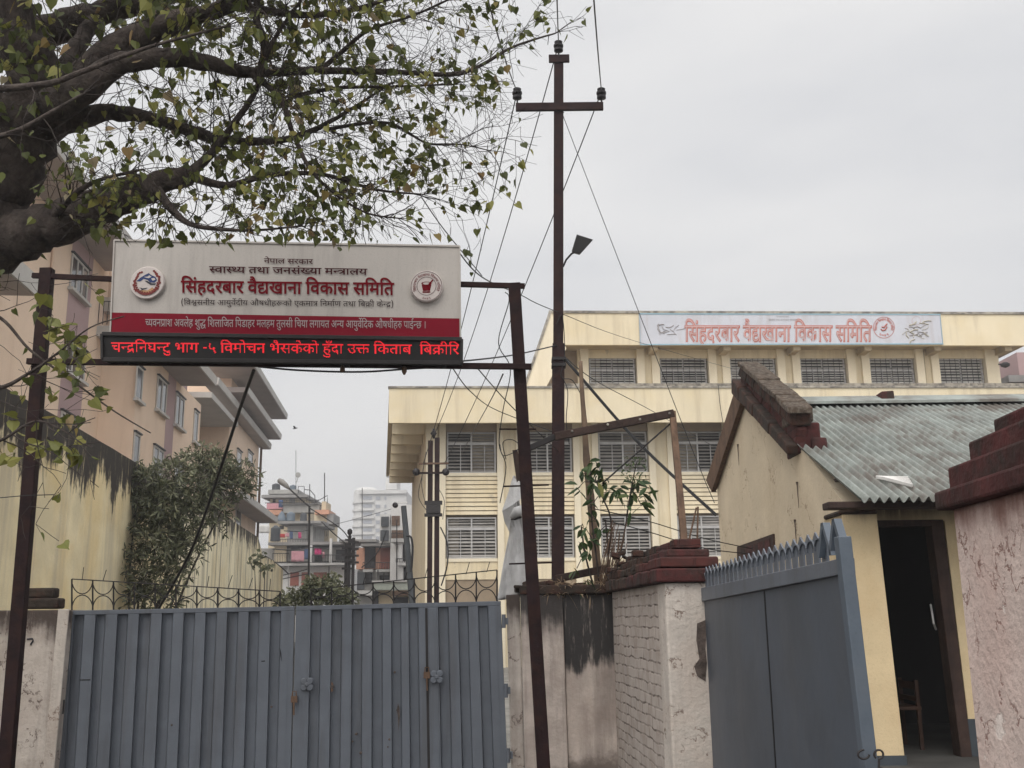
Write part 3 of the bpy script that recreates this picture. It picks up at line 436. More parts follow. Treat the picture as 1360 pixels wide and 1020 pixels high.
    403: [[284,300,348,295,398,280,436,257,462,228,476,195,481,160,473,112,450,73,412,42,360,18,333,85,362,97,384,112,399,132,404,157,397,187,376,210,338,224,282,229,216,222,172,202,146,172,138,135,148,86,165,60,192,32,234,2,292,-31,325,-29,392,-39,442,-68,473,-112,483,-169,471,-224,436,-269,380,-298,304,-308,214,-296,136,-262,69,-208,6,-140,67,-97,105,-141,141,-176,177,-203,216,-222,257,-232,304,-236,363,-228,398,-203,410,-162,404,-133,386,-113,359,-101,330,-97,282,-102,239,-119,223,-79,147,-26,96,26,68,79,58,137,62,170,73,200,90,227,113,249,82,292,72,320,69,352,72,378,79,400,91,418,106,433,131,448,158,458,191,463,229,465,361,465,361,551,0,551,0,622,546,622,546,551,442,551,442,394,230,394,204,393,186,391,164,381,153,366,149,347,158,312,182,285,231,296]],
    417: [[519,296,515,251,502,206,483,165,457,126,385,167,404,193,422,224,434,259,438,294,434,326,421,350,400,366,369,371,336,366,304,351,278,320,246,295,167,254,216,201,272,146,395,42,341,-12,230,87,181,136,138,181,102,222,75,256,57,284,46,305,40,340,44,358,55,376,75,389,104,393,127,390,148,382,181,349,215,372,238,399,252,431,256,468,251,514,239,551,0,551,0,622,577,622,577,551,320,551,332,510,336,458,334,429,362,437,392,440,441,431,482,404,510,358]],
    418: [[498,159,443,169,398,198,368,243,358,300,358,304,324,318,284,326,232,286,167,254,216,201,272,146,395,42,341,-12,230,87,181,136,138,181,102,222,75,256,57,284,46,305,40,340,44,358,55,376,75,389,104,393,127,390,148,382,181,349,215,372,238,399,252,431,256,468,251,514,239,551,0,551,0,622,801,622,801,551,320,551,332,510,336,458,333,422,325,390,378,373,400,398,428,419,465,432,510,437,567,430,618,410,661,377,700,336,734,286,764,232,701,198,656,273,611,326,564,358,512,369,475,364,449,348,434,324,429,298,434,266,450,246,473,234,500,230,530,232,561,242,585,175,538,162]],
    450: [[-169,615,-190,686,-210,740,-232,778,-256,804,-283,818,-315,823,-354,818,-385,809,-409,882,-367,892,-318,896,-274,892,-239,879,-210,856,-181,819,-156,862,-114,887,-55,896,4,890,51,872,29,806,-7,821,-48,827,-83,821,-109,804,-125,779,-130,747,-129,726,-111,675,-94,615]],
    494: [[312,-12,227,68,192,109,164,150,147,195,141,242,144,269,154,293,182,329,38,327,38,399,467,399,467,551,0,551,0,622,873,622,873,551,548,551,548,349,574,370,602,386,632,396,666,399,724,389,772,358,803,307,813,239,809,192,798,141,777,90,748,39,675,80,698,114,716,154,728,196,732,237,727,278,712,307,689,324,658,330,604,312,548,257,548,0,467,0,467,328,366,328,323,326,290,322,266,313,245,299,228,274,222,237,231,189,258,142,304,94,366,40]],
    531: [[757,-138,688,-166,631,-8,597,-48,558,-84,513,-117,463,-142,407,-158,345,-164,266,-154,207,-126,171,-83,159,-30,164,4,181,38,125,59,80,89,50,130,40,185,50,237,78,280,122,308,177,317,223,310,260,290,286,260,294,221,286,179,274,157,257,138,198,176,213,194,218,215,209,242,196,251,175,254,152,249,131,233,117,210,112,181,117,152,131,131,153,115,180,104,241,93,274,103,312,106,333,106,351,104,345,36,334,37,323,37,287,33,260,20,244,1,238,-25,245,-56,266,-78,299,-91,338,-95,415,-83,483,-48,544,5,599,72,580,70,565,69,480,80,438,93,400,114,366,141,340,176,324,220,318,272,322,313,333,348,350,377,373,401,410,426,454,443,505,453,562,456,566,456,566,551,0,551,0,622,806,622,806,551,647,551,647,385,599,385,546,383,504,378,472,369,445,355,425,338,410,317,401,292,398,262,408,214,438,174,489,149,562,140,570,140,582,141,579,160,578,176,583,206,598,226,620,236,645,240,682,234,710,216,726,190,732,162,728,133,716,112,696,95,672,83]],
    536: [[264,-11,188,-1,128,29,90,76,77,136,85,186,108,230,82,254,61,282,47,314,42,352,44,378,52,400,64,418,79,433,104,448,131,458,163,463,202,465,270,465,270,551,0,551,0,622,699,622,699,551,595,551,595,-12,514,-12,514,101,456,51,419,27,374,7,323,-6], [514,551,351,551,351,394,203,394,176,393,159,391,137,381,126,366,122,347,125,326,134,308,166,277,218,294,277,300,309,298,346,295,373,290,367,218,327,224,282,227,228,221,189,204,166,177,158,141,165,104,188,79,222,64,265,59,339,70,403,101,460,150,514,211]],
    559: [[607,551,607,-137,526,-137,526,-61,469,-85,434,-92,395,-95,349,-90,308,-76,273,-52,247,-21,230,17,225,61,237,125,274,174,332,204,405,214,452,212,476,208,494,204,488,135,452,142,414,146,368,140,334,124,312,96,305,57,312,20,334,-6,367,-21,407,-26,442,-22,474,-12,526,21,526,248,456,256,384,272,316,291,257,314,168,258,76,202,28,270,108,312,183,354,138,392,110,428,94,465,89,503,100,552,132,594,182,622,247,632,307,623,356,596,388,553,399,500,393,459,376,422,351,390,319,361,412,335,526,321,526,551,462,551,462,622,710,622,710,551], [248,393,277,416,300,442,313,470,318,500,313,530,298,550,274,562,244,566,216,562,192,549,174,528,168,497,172,472,185,446,209,419]],
    569: [[380,42,326,-12,220,87,174,136,133,181,99,222,73,256,55,284,46,305,40,340,44,358,55,376,75,389,104,393,127,390,148,382,181,350,199,372,210,398,217,458,212,512,201,551,0,551,0,622,494,622,522,630,552,632,592,628,630,614,665,592,692,561,710,520,716,469,706,402,676,349,628,306,562,273,586,242,614,220,648,207,694,203,742,208,783,223,819,246,852,275,889,208,849,179,804,154,750,138,688,132,623,140,566,164,519,204,484,259,434,253,380,251,292,258,248,267,212,277,167,253,212,200,264,146], [369,322,444,325,519,337,573,361,608,390,628,425,635,467,629,511,612,542,585,562,551,568,528,565,510,556,498,541,494,521,503,492,530,472,575,461,567,391,509,405,464,430,436,468,426,519,430,551,281,551,293,511,298,458,296,419,288,385,277,356,262,333,315,325]],
    795: [[213,-165,148,-55,103,68,77,201,68,337,77,474,102,604,147,724,213,832,294,832,234,721,190,599,162,470,153,336,162,204,189,74,234,-51,295,-165]],
    796: [[60,-165,120,-54,164,69,191,198,200,330,191,463,164,594,120,718,59,832,141,832,206,722,251,598,277,465,286,329,277,193,251,63,206,-58,141,-165]],
    800: [[49,338,291,338,291,256,49,256]],
}
TEXT_LINES = {
    'ministry_a': (4835, [(44,0),(75,555),(46,555),(66,1123),(54,1382),(60,2320),(52,2996),(25,3405),(66,4167),(52,4426)]),
    'ministry_b': (11289, [(215,0),(57,389),(66,945),(569,1204),(51,1973),(40,2813),(41,3383),(66,4025),(32,4544),(44,5286),(60,5841),(6,6517),(184,6517),(51,7165),(66,7745),(50,8264),(202,8862),(269,9220),(66,9772),(54,10031),(51,10709)]),
    'main': (12419, [(67,0),(60,259),(6,935),(61,935),(42,1466),(52,1986),(48,2395),(66,2966),(52,3225),(57,3894),(76,4450),(536,4450),(26,5134),(66,5952),(44,6211),(66,6766),(67,7285),(57,7544),(25,8100),(66,8862),(60,9121),(60,10057),(67,10733),(50,10992),(67,11590),(40,11849)]),
    'paren': (24521, [(795,0),(67,354),(57,613),(559,1169),(60,1865),(44,2541),(68,3096),(51,3355),(10,4195),(51,5218),(69,5798),(57,5798),(450,6354),(42,6354),(68,6874),(51,7133),(24,7973),(59,8996),(43,9574),(68,10189),(61,10448),(418,10979),(25,11766),(79,12528),(19,13047),(25,13600),(50,14362),(66,14960),(269,15219),(67,16031),(44,16290),(50,16845),(66,17443),(181,17702),(39,17702),(40,18685),(41,19255),(66,19897),(67,20416),(48,20675),(254,21246),(68,22008),(25,22527),(75,23289),(202,23289),(271,23647),(796,24167)]),
    'red': (37721, [(188,0),(51,396),(57,976),(44,1532),(274,2087),(66,2655),(58,2914),(9,3854),(57,4618),(54,5174),(75,5852),(61,5852),(58,6643),(69,7323),(531,7323),(67,8374),(58,8633),(54,9313),(66,9991),(67,10250),(32,10509),(40,11251),(67,12081),(46,12340),(37,12908),(66,13485),(61,13744),(52,14275),(50,14944),(54,15542),(61,16220),(50,16751),(40,17609),(69,18179),(54,18179),(60,18857),(68,19533),(67,20052),(30,20311),(51,20945),(66,21525),(54,22044),(27,22722),(66,23285),(51,23544),(40,24124),(9,24954),(202,25718),(51,26076),(10,26916),(51,27939),(69,28519),(57,28519),(450,29075),(67,29075),(42,29334),(25,29854),(24,30876),(59,31899),(43,32477),(68,33092),(61,33351),(417,33882),(46,34705),(66,35273),(12,35532),(202,36023),(31,36381),(104,37342)]),
    'led': (22215, [(30,0),(202,634),(271,992),(67,1512),(44,1771),(28,2326),(202,2917),(35,3275),(69,3779),(49,4039),(66,4742),(27,5001),(800,5824),(111,6164),(67,6975),(57,7234),(50,7790),(79,8388),(30,8647),(44,9281),(49,10096),(76,10799),(60,10799),(25,11475),(75,12237),(25,12237),(79,12999),(403,13518),(5,14049),(42,14049),(66,14569),(13,15088),(494,15636),(67,16755),(25,17014),(40,17776),(66,18346),(48,18605),(67,19696),(48,19955),(254,20526),(68,21288),(67,21547),(52,21806)]),
    'ring': (12419, [(67,0),(60,259),(6,935),(61,935),(42,1466),(52,1986),(48,2395),(66,2966),(52,3225),(57,3894),(76,4450),(536,4450),(26,5134),(66,5952),(44,6211),(66,6766),(67,7285),(57,7544),(25,8100),(66,8862),(60,9121),(60,10057),(67,10733),(50,10992),(67,11590),(40,11849)]),
    'year': (2204, [(108,0),(106,551),(110,1102),(107,1653)]),
}
# ------------------------------------------------------------------ Devanagari lettering
def glyph(gid):
    out = []
    for v in GLYPHS[gid]:
        p = [Vector((a, b)) for a, b in zip(v[::2], v[1::2])]
        out.append([q for i, q in enumerate(p) if (q - p[i - 1]).length > .5])
    return out
def area(p): return sum(p[i - 1].x * p[i].y - p[i].x * p[i - 1].y for i in range(len(p))) / 2
def inside(q, p):
    r = False
    for i in range(len(p)):
        a, b = p[i - 1], p[i]
        if (a.y > q.y) != (b.y > q.y) and q.x < (b.x - a.x) * (q.y - a.y) / (b.y - a.y) + a.x: r = not r
    return r
def grow(p, w):
    out = []
    n = len(p)
    for i in range(n):
        d1 = (p[i] - p[i - 1]).normalized(); d2 = (p[(i + 1) % n] - p[i]).normalized()
        n1 = Vector((-d1.y, d1.x)); n2 = Vector((-d2.y, d2.x)); m = n1 + n2
        k = m.length_squared
        if k < .3: out.append(p[i] + n1 * w)
        else: out.append(p[i] + m * (2 * w / k))
    return out
def line_shapes(line, bold):
    """(outer, holes) polygons in font units for one line of text"""
    res = []
    for gi, (g, x) in enumerate(TEXT_LINES[line][1]):
        cs = [c for c in glyph(g) if len(c) > 2]
        outs = [c for c in cs if area(c) < 0]; holes = [c for c in cs if area(c) >= 0]
        for o in outs:
            hs = [h for h in holes if inside(h[0], o)]
            sh = Vector((x, 0))
            res.append(([q + sh for q in (grow(o, bold) if bold else o)], [[q + sh for q in (grow(h, bold) if bold else h)] for h in hs if abs(area(h)) > bold * bold * 6], gi))
    return res
def write_text(mb, line, mapf, bold=0, lift=0.0):
    """mapf(u, y, lift): u = 0..1 along the line, y in font units"""
    W = TEXT_LINES[line][0]
    for k, (o, hs, gi) in enumerate(line_shapes(line, bold)):
        polys = [o] + hs; flat = [q for p in polys for q in p]
        tris = tessellate_polygon([[Vector((q.x, q.y, 0)) for q in p] for p in polys])
        b = len(mb.v); lf = lift + (k % 4) * .0004
        mb.v += [tuple(mapf(q.x / W, q.y, lf)) for q in flat]
        for t in tris: mb.face([b + i for i in t])
    return mb
HEADLINE = 640.

# ------------------------------------------------------------------ ground
g = MB(); g.box(-400, 400, -60, 900, -.5, 0); g.build('ground', 'ground', kind='structure')
g = MB(); g.box(-5.6, 60, 9.6, 37, .004, .05); g.build('yard', 'yard', kind='structure')

# ------------------------------------------------------------------ street sign on its posts
YS = 8.5
fr = thing('sign_frame', 'rusty brown steel sign frame of two leaning posts and crossbars at the gate', 'sign frame', P(360, 1020, 8.62))
def chan(mb, a, b, w, d, t=.012):             # open steel channel: web plus two flanges
    a, b = Vector(a), Vector(b); ax = (b - a).normalized(); e = Vector((1, 0, 0)); e = (e - ax * e.dot(ax)).normalized(); g_ = ax.cross(e)
    L = b - a
    mb.obox(a - e * w / 2 - g_ * d / 2, e * w, g_ * t, L)
    mb.obox(a - e * w / 2 + g_ * (t - d / 2 + .001), e * t, g_ * (d - t), L)
    mb.obox(a + e * (w / 2 - t) + g_ * (t - d / 2 + .001), e * t, g_ * (d - t), L)
def post(p_top, p_bot):
    a, b = P(*p_bot, 8.62), P(*p_top, 8.62); d = (b - a); a = a - d * ((a.z + .3) / d.z) * 1
    m = MB(); chan(m, a, b, .106, .085); return m.build('post', 'steel', fr, bevel=.004)
post((63, 357), (8, 1020)); post((683, 377), (722, 1020))
def cb(x0, y0, x1, y1, Y, r, name='crossbar', mt='steel', par=None):
    m = MB(); m.bar(P(x0, y0, Y), P(x1, y1, Y), r, r * .8); return m.build(name, mt, par or fr, bevel=.003)
cb(43, 366, 155, 371, 8.60, .045); cb(605, 377.5, 697, 380, 8.60, .045)
cb(36, 480, 706, 487, 8.53, .05)
for (x0, x1, y0, y1) in ((663, 712, 570, 570), (668, 729, 646, 644), (676, 736, 749, 747)): cb(x0, y0, x1, y1, 8.7, .014, 'rung')
for x, y in ((168, 481), (462, 484), (590, 485)):
    m = MB(); m.bar(P(x, y - 8, 8.47), P(x, y + 4, 8.47), .035, .03); m.build('bracket', 'darksteel', fr)
for x, y, h in ((537, 486, 12), (455, 485, 9)):
    m = MB(); q = P(x, y, 8.5); m.lathe(q, [(.012, 0), (.02, -.02), (.022, -.05), (.008, -h * .0065)], 10); m.build('cable_clamp', 'oldwood', fr, smooth=True)

TL, TR, BL, BR = (152, 319), (610.5, 327), (146.5, 443), (611.5, 451)
def sgn(px, py, lift=0): return P(px, py, YS - lift)
bd = thing('signboard', 'large grey and red signboard with two round emblems above the gate', 'sign', P(380, 445, YS + .07))
def lerp2(a, b, t): return (a[0] + (b[0] - a[0]) * t, a[1] + (b[1] - a[1]) * t)
cut = .774
ml, mr = lerp2(TL, BL, cut), lerp2(TR, BR, cut)
m = MB(); m.prism([sgn(*BL), sgn(*BR), sgn(*TR), sgn(*TL)], (0, .16, 0)); m.build('cabinet', 'signface', bd, bevel=.004)
m = MB(); m.prism([sgn(*BL, .003), sgn(*BR, .003), sgn(*mr, .003), sgn(*ml, .003)], (0, .0025, 0)); m.build('red_band', 'signred', bd)
m = MB()
for a, b in ((TL, TR), (TR, BR), (BL, TL)): m.bar(sgn(*a, .004), sgn(*b, .004), .016, .012)
m.build('edge_trim', 'signface', bd)
def pxmap(x0, x1, yh0, yb0, yh1, yb1):       # headline / baseline rows at the left and right end, in pixels
    def f(u, y, lift):
        h, b = yh0 + (yh1 - yh0) * u, yb0 + (yb1 - yb0) * u
        return sgn(x0 + (x1 - x0) * u, b + (h - b) * y / HEADLINE, lift)
    return f
for line, args, bold, mt in (
    ('ministry_a', (350.5, 415.5, 343, 349.6, 344.2, 350.6), 8, 'lettermaroon'),
    ('ministry_b', (278, 487.5, 353.5, 362, 356.8, 365), 14, 'lettermaroon'),
    ('main', (240.5, 523, 372.6, 388.3, 375.6, 391.6), 20, 'letterred'),
    ('paren', (240, 523, 398, 404.6, 400.6, 407.6), 0, 'letterdark'),
    ('red', (193, 566, 423.6, 433.4, 426.6, 436), 4, 'letterpale')):
    m = MB()
    write_text(m, line, pxmap(*args), bold, .009); m.build('lettering', mt, bd)

def disc(px, py, r, parent_thing, name):
    c = P(px, py, YS); m = MB(); m.lathe(c, [(r, -.0), (r, .03), (r * .97, .036)], 40, 'Y'); return c
def flatpoly(mb, c, pts, s, lift): mb.poly([(c.x + x * s, YS - lift, c.z + y * s) for x, y in pts])
def ringpoly(mb, c, r0, r1, lift, n=40, a0=0., a1=360.):
    for k in range(n):
        a, b = R(a0 + (a1 - a0) * k / n), R(a0 + (a1 - a0) * (k + 1) / n)
        mb.poly([(c.x + r * math.cos(t), YS - lift, c.z + r * math.sin(t)) for r, t in ((r0, a), (r1, a), (r1, b), (r0, b))])
def ringtext(mb, c, line, r, h, a0, a1, lift, bold=0, ydir=1):
    def f(u, y, lf):
        a = R(a0 + (a1 - a0) * u); rr = r + (y / HEADLINE) * h * ydir
        return (c.x + rr * math.cos(a), c.y_ - lf, c.z + rr * math.sin(a))
    write_text(mb, line, f, bold, lift)
class C2:
    def __init__(s, v, y=None): s.x, s.y_, s.z = v.x, (YS if y is None else y), v.z
em = []
c = P(197, 377, YS); r = .148
m = MB(); m.lathe((c.x, YS, c.z), [(r, -.02), (r, .03), (r * .96, .036)], 44, 'Y'); e1 = m.build('emblem', 'disc', bd, label='round white emblem with blue mountains in a red flower wreath')
L0 = .038
m = MB(); flatpoly(m, c, [(-.62, .08), (-.40, .30), (-.12, .48), (.08, .58), (.22, .46), (.48, .34), (.60, .14), (.45, -.02), (.2, .0), (.02, .16), (-.2, .22), (-.38, .08)], r, L0); m.build('emblem_flag', 'embblue', bd)
m = MB(); flatpoly(m, c, [(-.2, .34), (.02, .36), (.12, .44), (.26, .34), (.1, .26), (-.06, .3)], r, L0 + .001); flatpoly(m, c, [(.24, .24), (.42, .28), (.5, .16), (.34, .1)], r, L0 + .001); m.build('emblem_snow', 'disc', bd)
m = MB(); flatpoly(m, c, [(-.15, .12), (.02, .10), (.3, -.06), (.55, -.06), (.5, -.16), (.22, -.16), (.0, .0)], r, L0 + .001); flatpoly(m, c, [(-.42, -.3), (-.2, -.36), (.06, -.32), (.02, -.38), (-.18, -.44), (-.28, -.52), (-.3, -.4)], r, L0 + .001); m.build('emblem_line', 'embdark', bd)
m = MB(); flatpoly(m, c, [(-.5, -.55), (-.3, -.46), (.1, -.48), (.34, -.3), (.5, -.46), (.42, -.62), (.0, -.72), (-.34, -.66)], r, L0); m.build('emblem_plain', 'emborange', bd)
m = MB()
for k in range(34):
    a = R(118 + 304 * k / 33)
    if 236 < math.degrees(a) < 304: continue
    rr = .74 + .06 * random.uniform(-1, 1); q = .07 + .03 * random.random()
    flatpoly(m, c, [(rr * math.cos(a) + q * math.cos(t), rr * math.sin(a) + q * math.sin(t)) for t in [j * 1.047 + k for j in range(6)]], r, L0 + .0005 * (k % 3))
for k in range(14):
    a = R(180 + 180 * k / 13); rr = .60
    q = .07; flatpoly(m, c, [(rr * math.cos(a) * 1.05 + q * math.cos(t), rr * math.sin(a) - .04 + q * math.sin(t)) for t in [j * 1.257 + k for j in range(5)]], r, L0 + .0006 * (k % 3) + .0018)
m.build('emblem_wreath', 'embred', bd)
m = MB(); ringpoly(m, c, r * .66, r * .79, L0 + .004, 30, 212, 328); m.build('emblem_ribbon', 'embred', bd)
c = P(567, 382, YS); r = .142
m = MB(); m.lathe((c.x, YS, c.z), [(r, -.02), (r, .035), (r * .96, .04)], 44, 'Y'); m.build('emblem', 'disc', bd, label='round pale seal with a red mortar and pestle')
m = MB(); ringpoly(m, c, r * .93, r * .955, .043); ringpoly(m, c, r * .57, r * .595, .043); m.build('seal_ring', 'lettermaroon', bd)
m = MB(); flatpoly(m, c, [(-.30, .10), (.30, .10), (.21, -.30), (-.21, -.30)], r, .043); flatpoly(m, c, [(-.24, -.34), (.24, -.34), (.24, -.42), (-.24, -.42)], r, .043)
for k in range(20):
    a, b = 2 * math.pi * k / 20, 2 * math.pi * (k + 1) / 20
    m.poly([(c.x + r * q * .32 * math.cos(t), YS - .0445, c.z + r * (.17 + q * .11 * math.sin(t))) for q, t in ((.72, a), (1, a), (1, b), (.72, b))])
flatpoly(m, c, [(.1, .12), (.36, .42), (.42, .36), (.2, .10)], r, .0435); m.build('mortar_mark', 'letterred', bd)
m = MB(); ringtext(m, C2(c), 'ring', r * .66, r * .15, 205, -25, .043); ringtext(m, C2(c), 'year', r * .86, r * .14, 250, 290, .043, 0, -1); m.build('seal_lettering', 'letterred', bd)

# scrolling LED display
lb = thing('led_display', 'black LED strip display with glowing red Devanagari text under the signboard', 'display', P(375, 480, 8.45))
q = [(135.5, 443.5), (613.5, 450.5), (613, 482), (136, 477.5)]
YL = 8.40
m = MB(); m.prism([P(x, y, YL) for x, y in (q[3], q[2], q[1], q[0])], (0, .14, 0)); m.build('case', 'ledbox', lb, bevel=.006)
m = MB()
for i in range(4): m.bar(P(*q[i], YL - .006), P(*q[(i + 1) % 4], YL - .006), .034, .022)
m.build('bezel', 'darksteel', lb, bevel=.003)
def ledmap(u, v):   # u along, v = font y
    x0, x1, h0, b0, h1, b1 = 147.5, 609.5, 454.8, 466.8, 458.3, 470.3
    h, b = h0 + (h1 - h0) * u, b0 + (b1 - b0) * u
    return P(x0 + (x1 - x0) * u, b + (h - b) * v / HEADLINE, YL - .003)
W = TEXT_LINES['led'][0]; SH = line_shapes('led', 3)
bbx = [(min(p.x for p in o), max(p.x for p in o), min(p.y for p in o), max(p.y for p in o)) for o, h, gi in SH]
m = MB(); NU = 400; step = W / NU; sy = 48.
for iu in range(NU):
    x = (iu + .5) * step
    cand = [SH[k] for k in range(len(SH)) if bbx[k][0] <= x <= bbx[k][1]]
    if not cand: continue
    for iv in range(-6, 20):
        y = iv * sy; qv = Vector((x, y))
        if any(inside(qv, o) and not any(inside(qv, h) for h in hs) for o, hs, gi in cand):
            m.poly([ledmap((x + a * step * .42) / W, y + b * sy * .40) for a, b in ((-1, -1), (1, -1), (1, 1), (-1, 1))])
m.build('led_text', 'led', lb)

# ------------------------------------------------------------------ corrugated double gate
YG = 9.5
def gate_leaf(name, label, x0, x1, yt0, yt1, ribs, lean0, lean1, rail, emb, seam=None):
    """x0..x1 top pixels; lean = pixel shift of each side at the bottom of the frame (y 1020)"""
    base = P((x0 + x1) / 2, 1020, YG); t = thing(name, label, 'gate', (base.x, YG, .08), 'leaves of the grey-blue double gate')
    def G(u, py, lift=0):      # u 0..1 across, py pixel row
        k = (py - yt0) / (1020 - yt0)
        x = (x0 + lean0 * k) * (1 - u) + (x1 + lean1 * k) * u
        return P(x, py + (yt1 - yt0) * u * (1 - k), YG - lift)
    YB = 1050; f = MB()
    f.obox(G(0, yt0 + 5), G(1, yt0 + 5) - G(0, yt0 + 5), (0, .05, 0), G(0, yt0) - G(0, yt0 + 6))
    f.obox(G(0, YB), G(1, YB) - G(0, YB), (0, .05, 0), G(0, YB - 8) - G(0, YB))
    w = 8 / (x1 - x0)
    for u in (0, 1 - w): f.prism([G(u, YB - 8, -.001), G(u + w, YB - 8, -.001), G(u + w, yt0 + 5, -.001), G(u, yt0 + 5, -.001)], (0, .048, 0))
    f.build('frame', 'gate', t, bevel=.004)
    s = MB(); prof = []
    for a, b in ribs:          # recess edges in px
        prof += [((a - x0 - .8) / (x1 - x0), .004), ((a - x0 + .8) / (x1 - x0), -.05), ((b - x0 - .8) / (x1 - x0), -.05), ((b - x0 + .8) / (x1 - x0), .004)]
    prof = [(w * .9, .004)] + prof + [(1 - w * .9, .004)]
    rows = [yt0 + 5 + (YB - 8 - yt0 - 5) * k / 12 for k in range(13)]
    b0 = len(s.v)
    for y in rows:
        for u, l in prof: s.v.append(tuple(G(u, y, l + .005 * noise.noise(Vector((u * 9, y * .02, x0))))))
    n = len(prof)
    for j in range(12):
        for i in range(n - 1): s.face((b0 + j * n + i, b0 + (j + 1) * n + i, b0 + (j + 1) * n + i + 1, b0 + j * n + i + 1))
    s.build('ribbed_sheet', 'gate', t)
    if seam:
        m = MB(); u = (seam - x0) / (x1 - x0)
        m.prism([G(u - .006, YB - 8, .006), G(u + .006, YB - 8, .006), G(u + .006, yt0 + 6, .006), G(u - .006, yt0 + 6, .006)], (0, .004, 0)); m.build('wicket_edge', 'darksteel', t)
        m = MB(); m.prism([G(u + .012, YB - 8, .01), G(u + .05, YB - 8, .01), G(u + .05, yt0 + 6, .01), G(u + .012, yt0 + 6, .01)], (0, .006, 0)); m.build('wicket_stile', 'gate', t, bevel=.003)
    if emb:
        ex, ey = emb; q = P(ex, ey, YG - .03); m = MB()
        for dx, dz in ((-1, -1), (1, -1), (-1, 1), (1, 1)): m.lathe((q.x + dx * .027, q.y, q.z + dz * .027), [(.031, 0), (.031, .012), (.022, .02)], 14, 'Y')
        m.lathe(q, [(.02, 0), (.02, .022), (.012, .027)], 12, 'Y'); m.build('rosette', 'gate', t, smooth=False)
    # ornamental railing of bars and half circles on the top
    rl = MB(); xa, xb, ya, yb, bot = rail; nn = max(2, round((xb - xa) / 28.2))
    yof = lambda x: ya + (yb - ya) * (x - xa) / (xb - xa)
    rl.tube([P(xa, ya, YG + .02), P(xb, yb, YG + .02)], .0055, 6)
    for i in range(nn + 1):
        x = xa + (xb - xa) * i / nn; yy = yof(x)
        rl.tube([P(x, yy, YG + .02), P(x, bot + 6, YG + .02)], .0075, 6)
        if i < nn:
            xm = x + (xb - xa) / nn / 2; hw = (xb - xa) / nn / 2; hh = (bot - yy) * .48
            rl.tube([P(xm - hw * math.cos(a), yy + hh * math.sin(a) + 1, YG + .03) for a in [math.pi * k / 12 for k in range(13)]], .005, 5)
            rl.tube([P(xm - hw * math.cos(a), bot + 1 - hh * math.sin(a), YG + .03) for a in [math.pi * k / 12 for k in range(13)]], .005, 5)
            if i % 1 == 0: rl.tube([P(xm, yy, YG + .02), P(xm + random.uniform(-1, 1) + (5 if i % 3 else 2), yy - random.uniform(11, 17), YG + .02)], .0035, 5)
    rl.build('railing', 'darksteel', t)
    return t, G
recL = [(97.5, 112), (128, 140.5), (157, 170), (185.5, 200.5), (216, 230), (245, 259), (274, 288), (302.5, 316.5), (331, 344.5), (360, 373)]
recR = [(413.5, 426.5), (441, 454), (468, 481), (494.5, 507.5), (520, 532), (543, 555), (582, 595), (608.5, 621), (635, 647.5)]
gl, GL_ = gate_leaf('gate_leaf', 'left grey-blue ribbed gate leaf hinged on the whitewashed pillar under the yellow wall', 90, 391, 812, 806, recL, -14, -5, (95.5, 372, 769, 785.5, 808), None)
gr, GR_ = gate_leaf('gate_leaf', 'right grey-blue ribbed gate leaf with two flower rosettes and a wicket seam', 393, 665, 806, 799, recR, -6, 9, (413, 660, 783, 757, 801), (408, 909), 566)
q = P(580, 899, YG - .03); m = MB()
for dx, dz in ((-1, -1), (1, -1), (-1, 1), (1, 1)): m.lathe((q.x + dx * .027, q.y, q.z + dz * .027), [(.031, 0), (.031, .012), (.022, .02)], 14, 'Y')
m.lathe(q, [(.02, 0), (.02, .022), (.012, .027)], 12, 'Y'); m.build('rosette', 'gate', gr)
def latch(px, py, t):
    q = P(px, py, YG - .03); m = MB(); m.box(q.x - .028, q.x + .028, q.y - .02, q.y, q.z - .025, q.z + .03)
    m.tube([q + Vector((-.018, -.012, .03)), q + Vector((-.015, -.012, .07)), q + Vector((.015, -.012, .07)), q + Vector((.018, -.012, .03))], .006, 6); m.tube([q + Vector((.0, -.02, -.02)), q + Vector((.005, -.025, -.13))], .008, 6)
    m.build('latch', 'oldwood', t)
latch(391, 929, gl); latch(567, 897, gr)
for x, y, s in ((441, 912, 2.4), (524, 893, 1.5), (528, 943, 1.7), (473, 975, 1.6), (468, 985, 1.1), (517, 982, 1.4), (515, 992, 1.0), (479, 1000, 1.8), (228, 963, 1.3), (360, 939, 1.2)):
    m = MB(); q = P(x, y, YG - .0085 if True else YG); rr = s / 1360 * YG
    m.lathe(q, [(rr, -.03), (rr * 1.05, .0), (rr * .6, .002)], 8, 'Y'); m.build('rust_hole', 'rawedge', gr if x > 392 else gl)
def slit_or_crease(pts, t, mt='rawedge', lift=.008):
    m = MB(); m.prism([P(x, y, YG - lift) for x, y in pts], (0, .003, 0)); m.build('rust_slit_crease_shade', mt, t)
slit_or_crease([(528.5, 934), (530.5, 940), (531, 950), (529.5, 972), (528.5, 952), (527, 943)], gr); slit_or_crease([(440, 905), (442.5, 908), (442, 918), (439.5, 919)], gr, 'oldwood')
slit_or_crease([(106, 902.4), (120, 902.2), (120, 903.4), (106, 903.8)], gl, 'ledbox'); slit_or_crease([(347, 877.6), (352, 877.2), (352, 878.6), (347, 879)], gl, 'ledbox'); slit_or_crease([(371.5, 860), (373.5, 868), (374, 879), (372.4, 872)], gl, 'ledbox')  # dark lines put in for the shade of dent creases
for x, y, t in ((82, 852, gl), (76, 939, gl)):
    q = P(x, y, YG - .04); m = MB(); m.box(q.x - .05, q.x + .05, q.y, q.y + .03, q.z - .06, q.z + .06); m.lathe((q.x + .03, q.y - .012, q.z - .07), [(.018, 0), (.018, .14)], 10); m.build('hinge', 'darksteel', t)
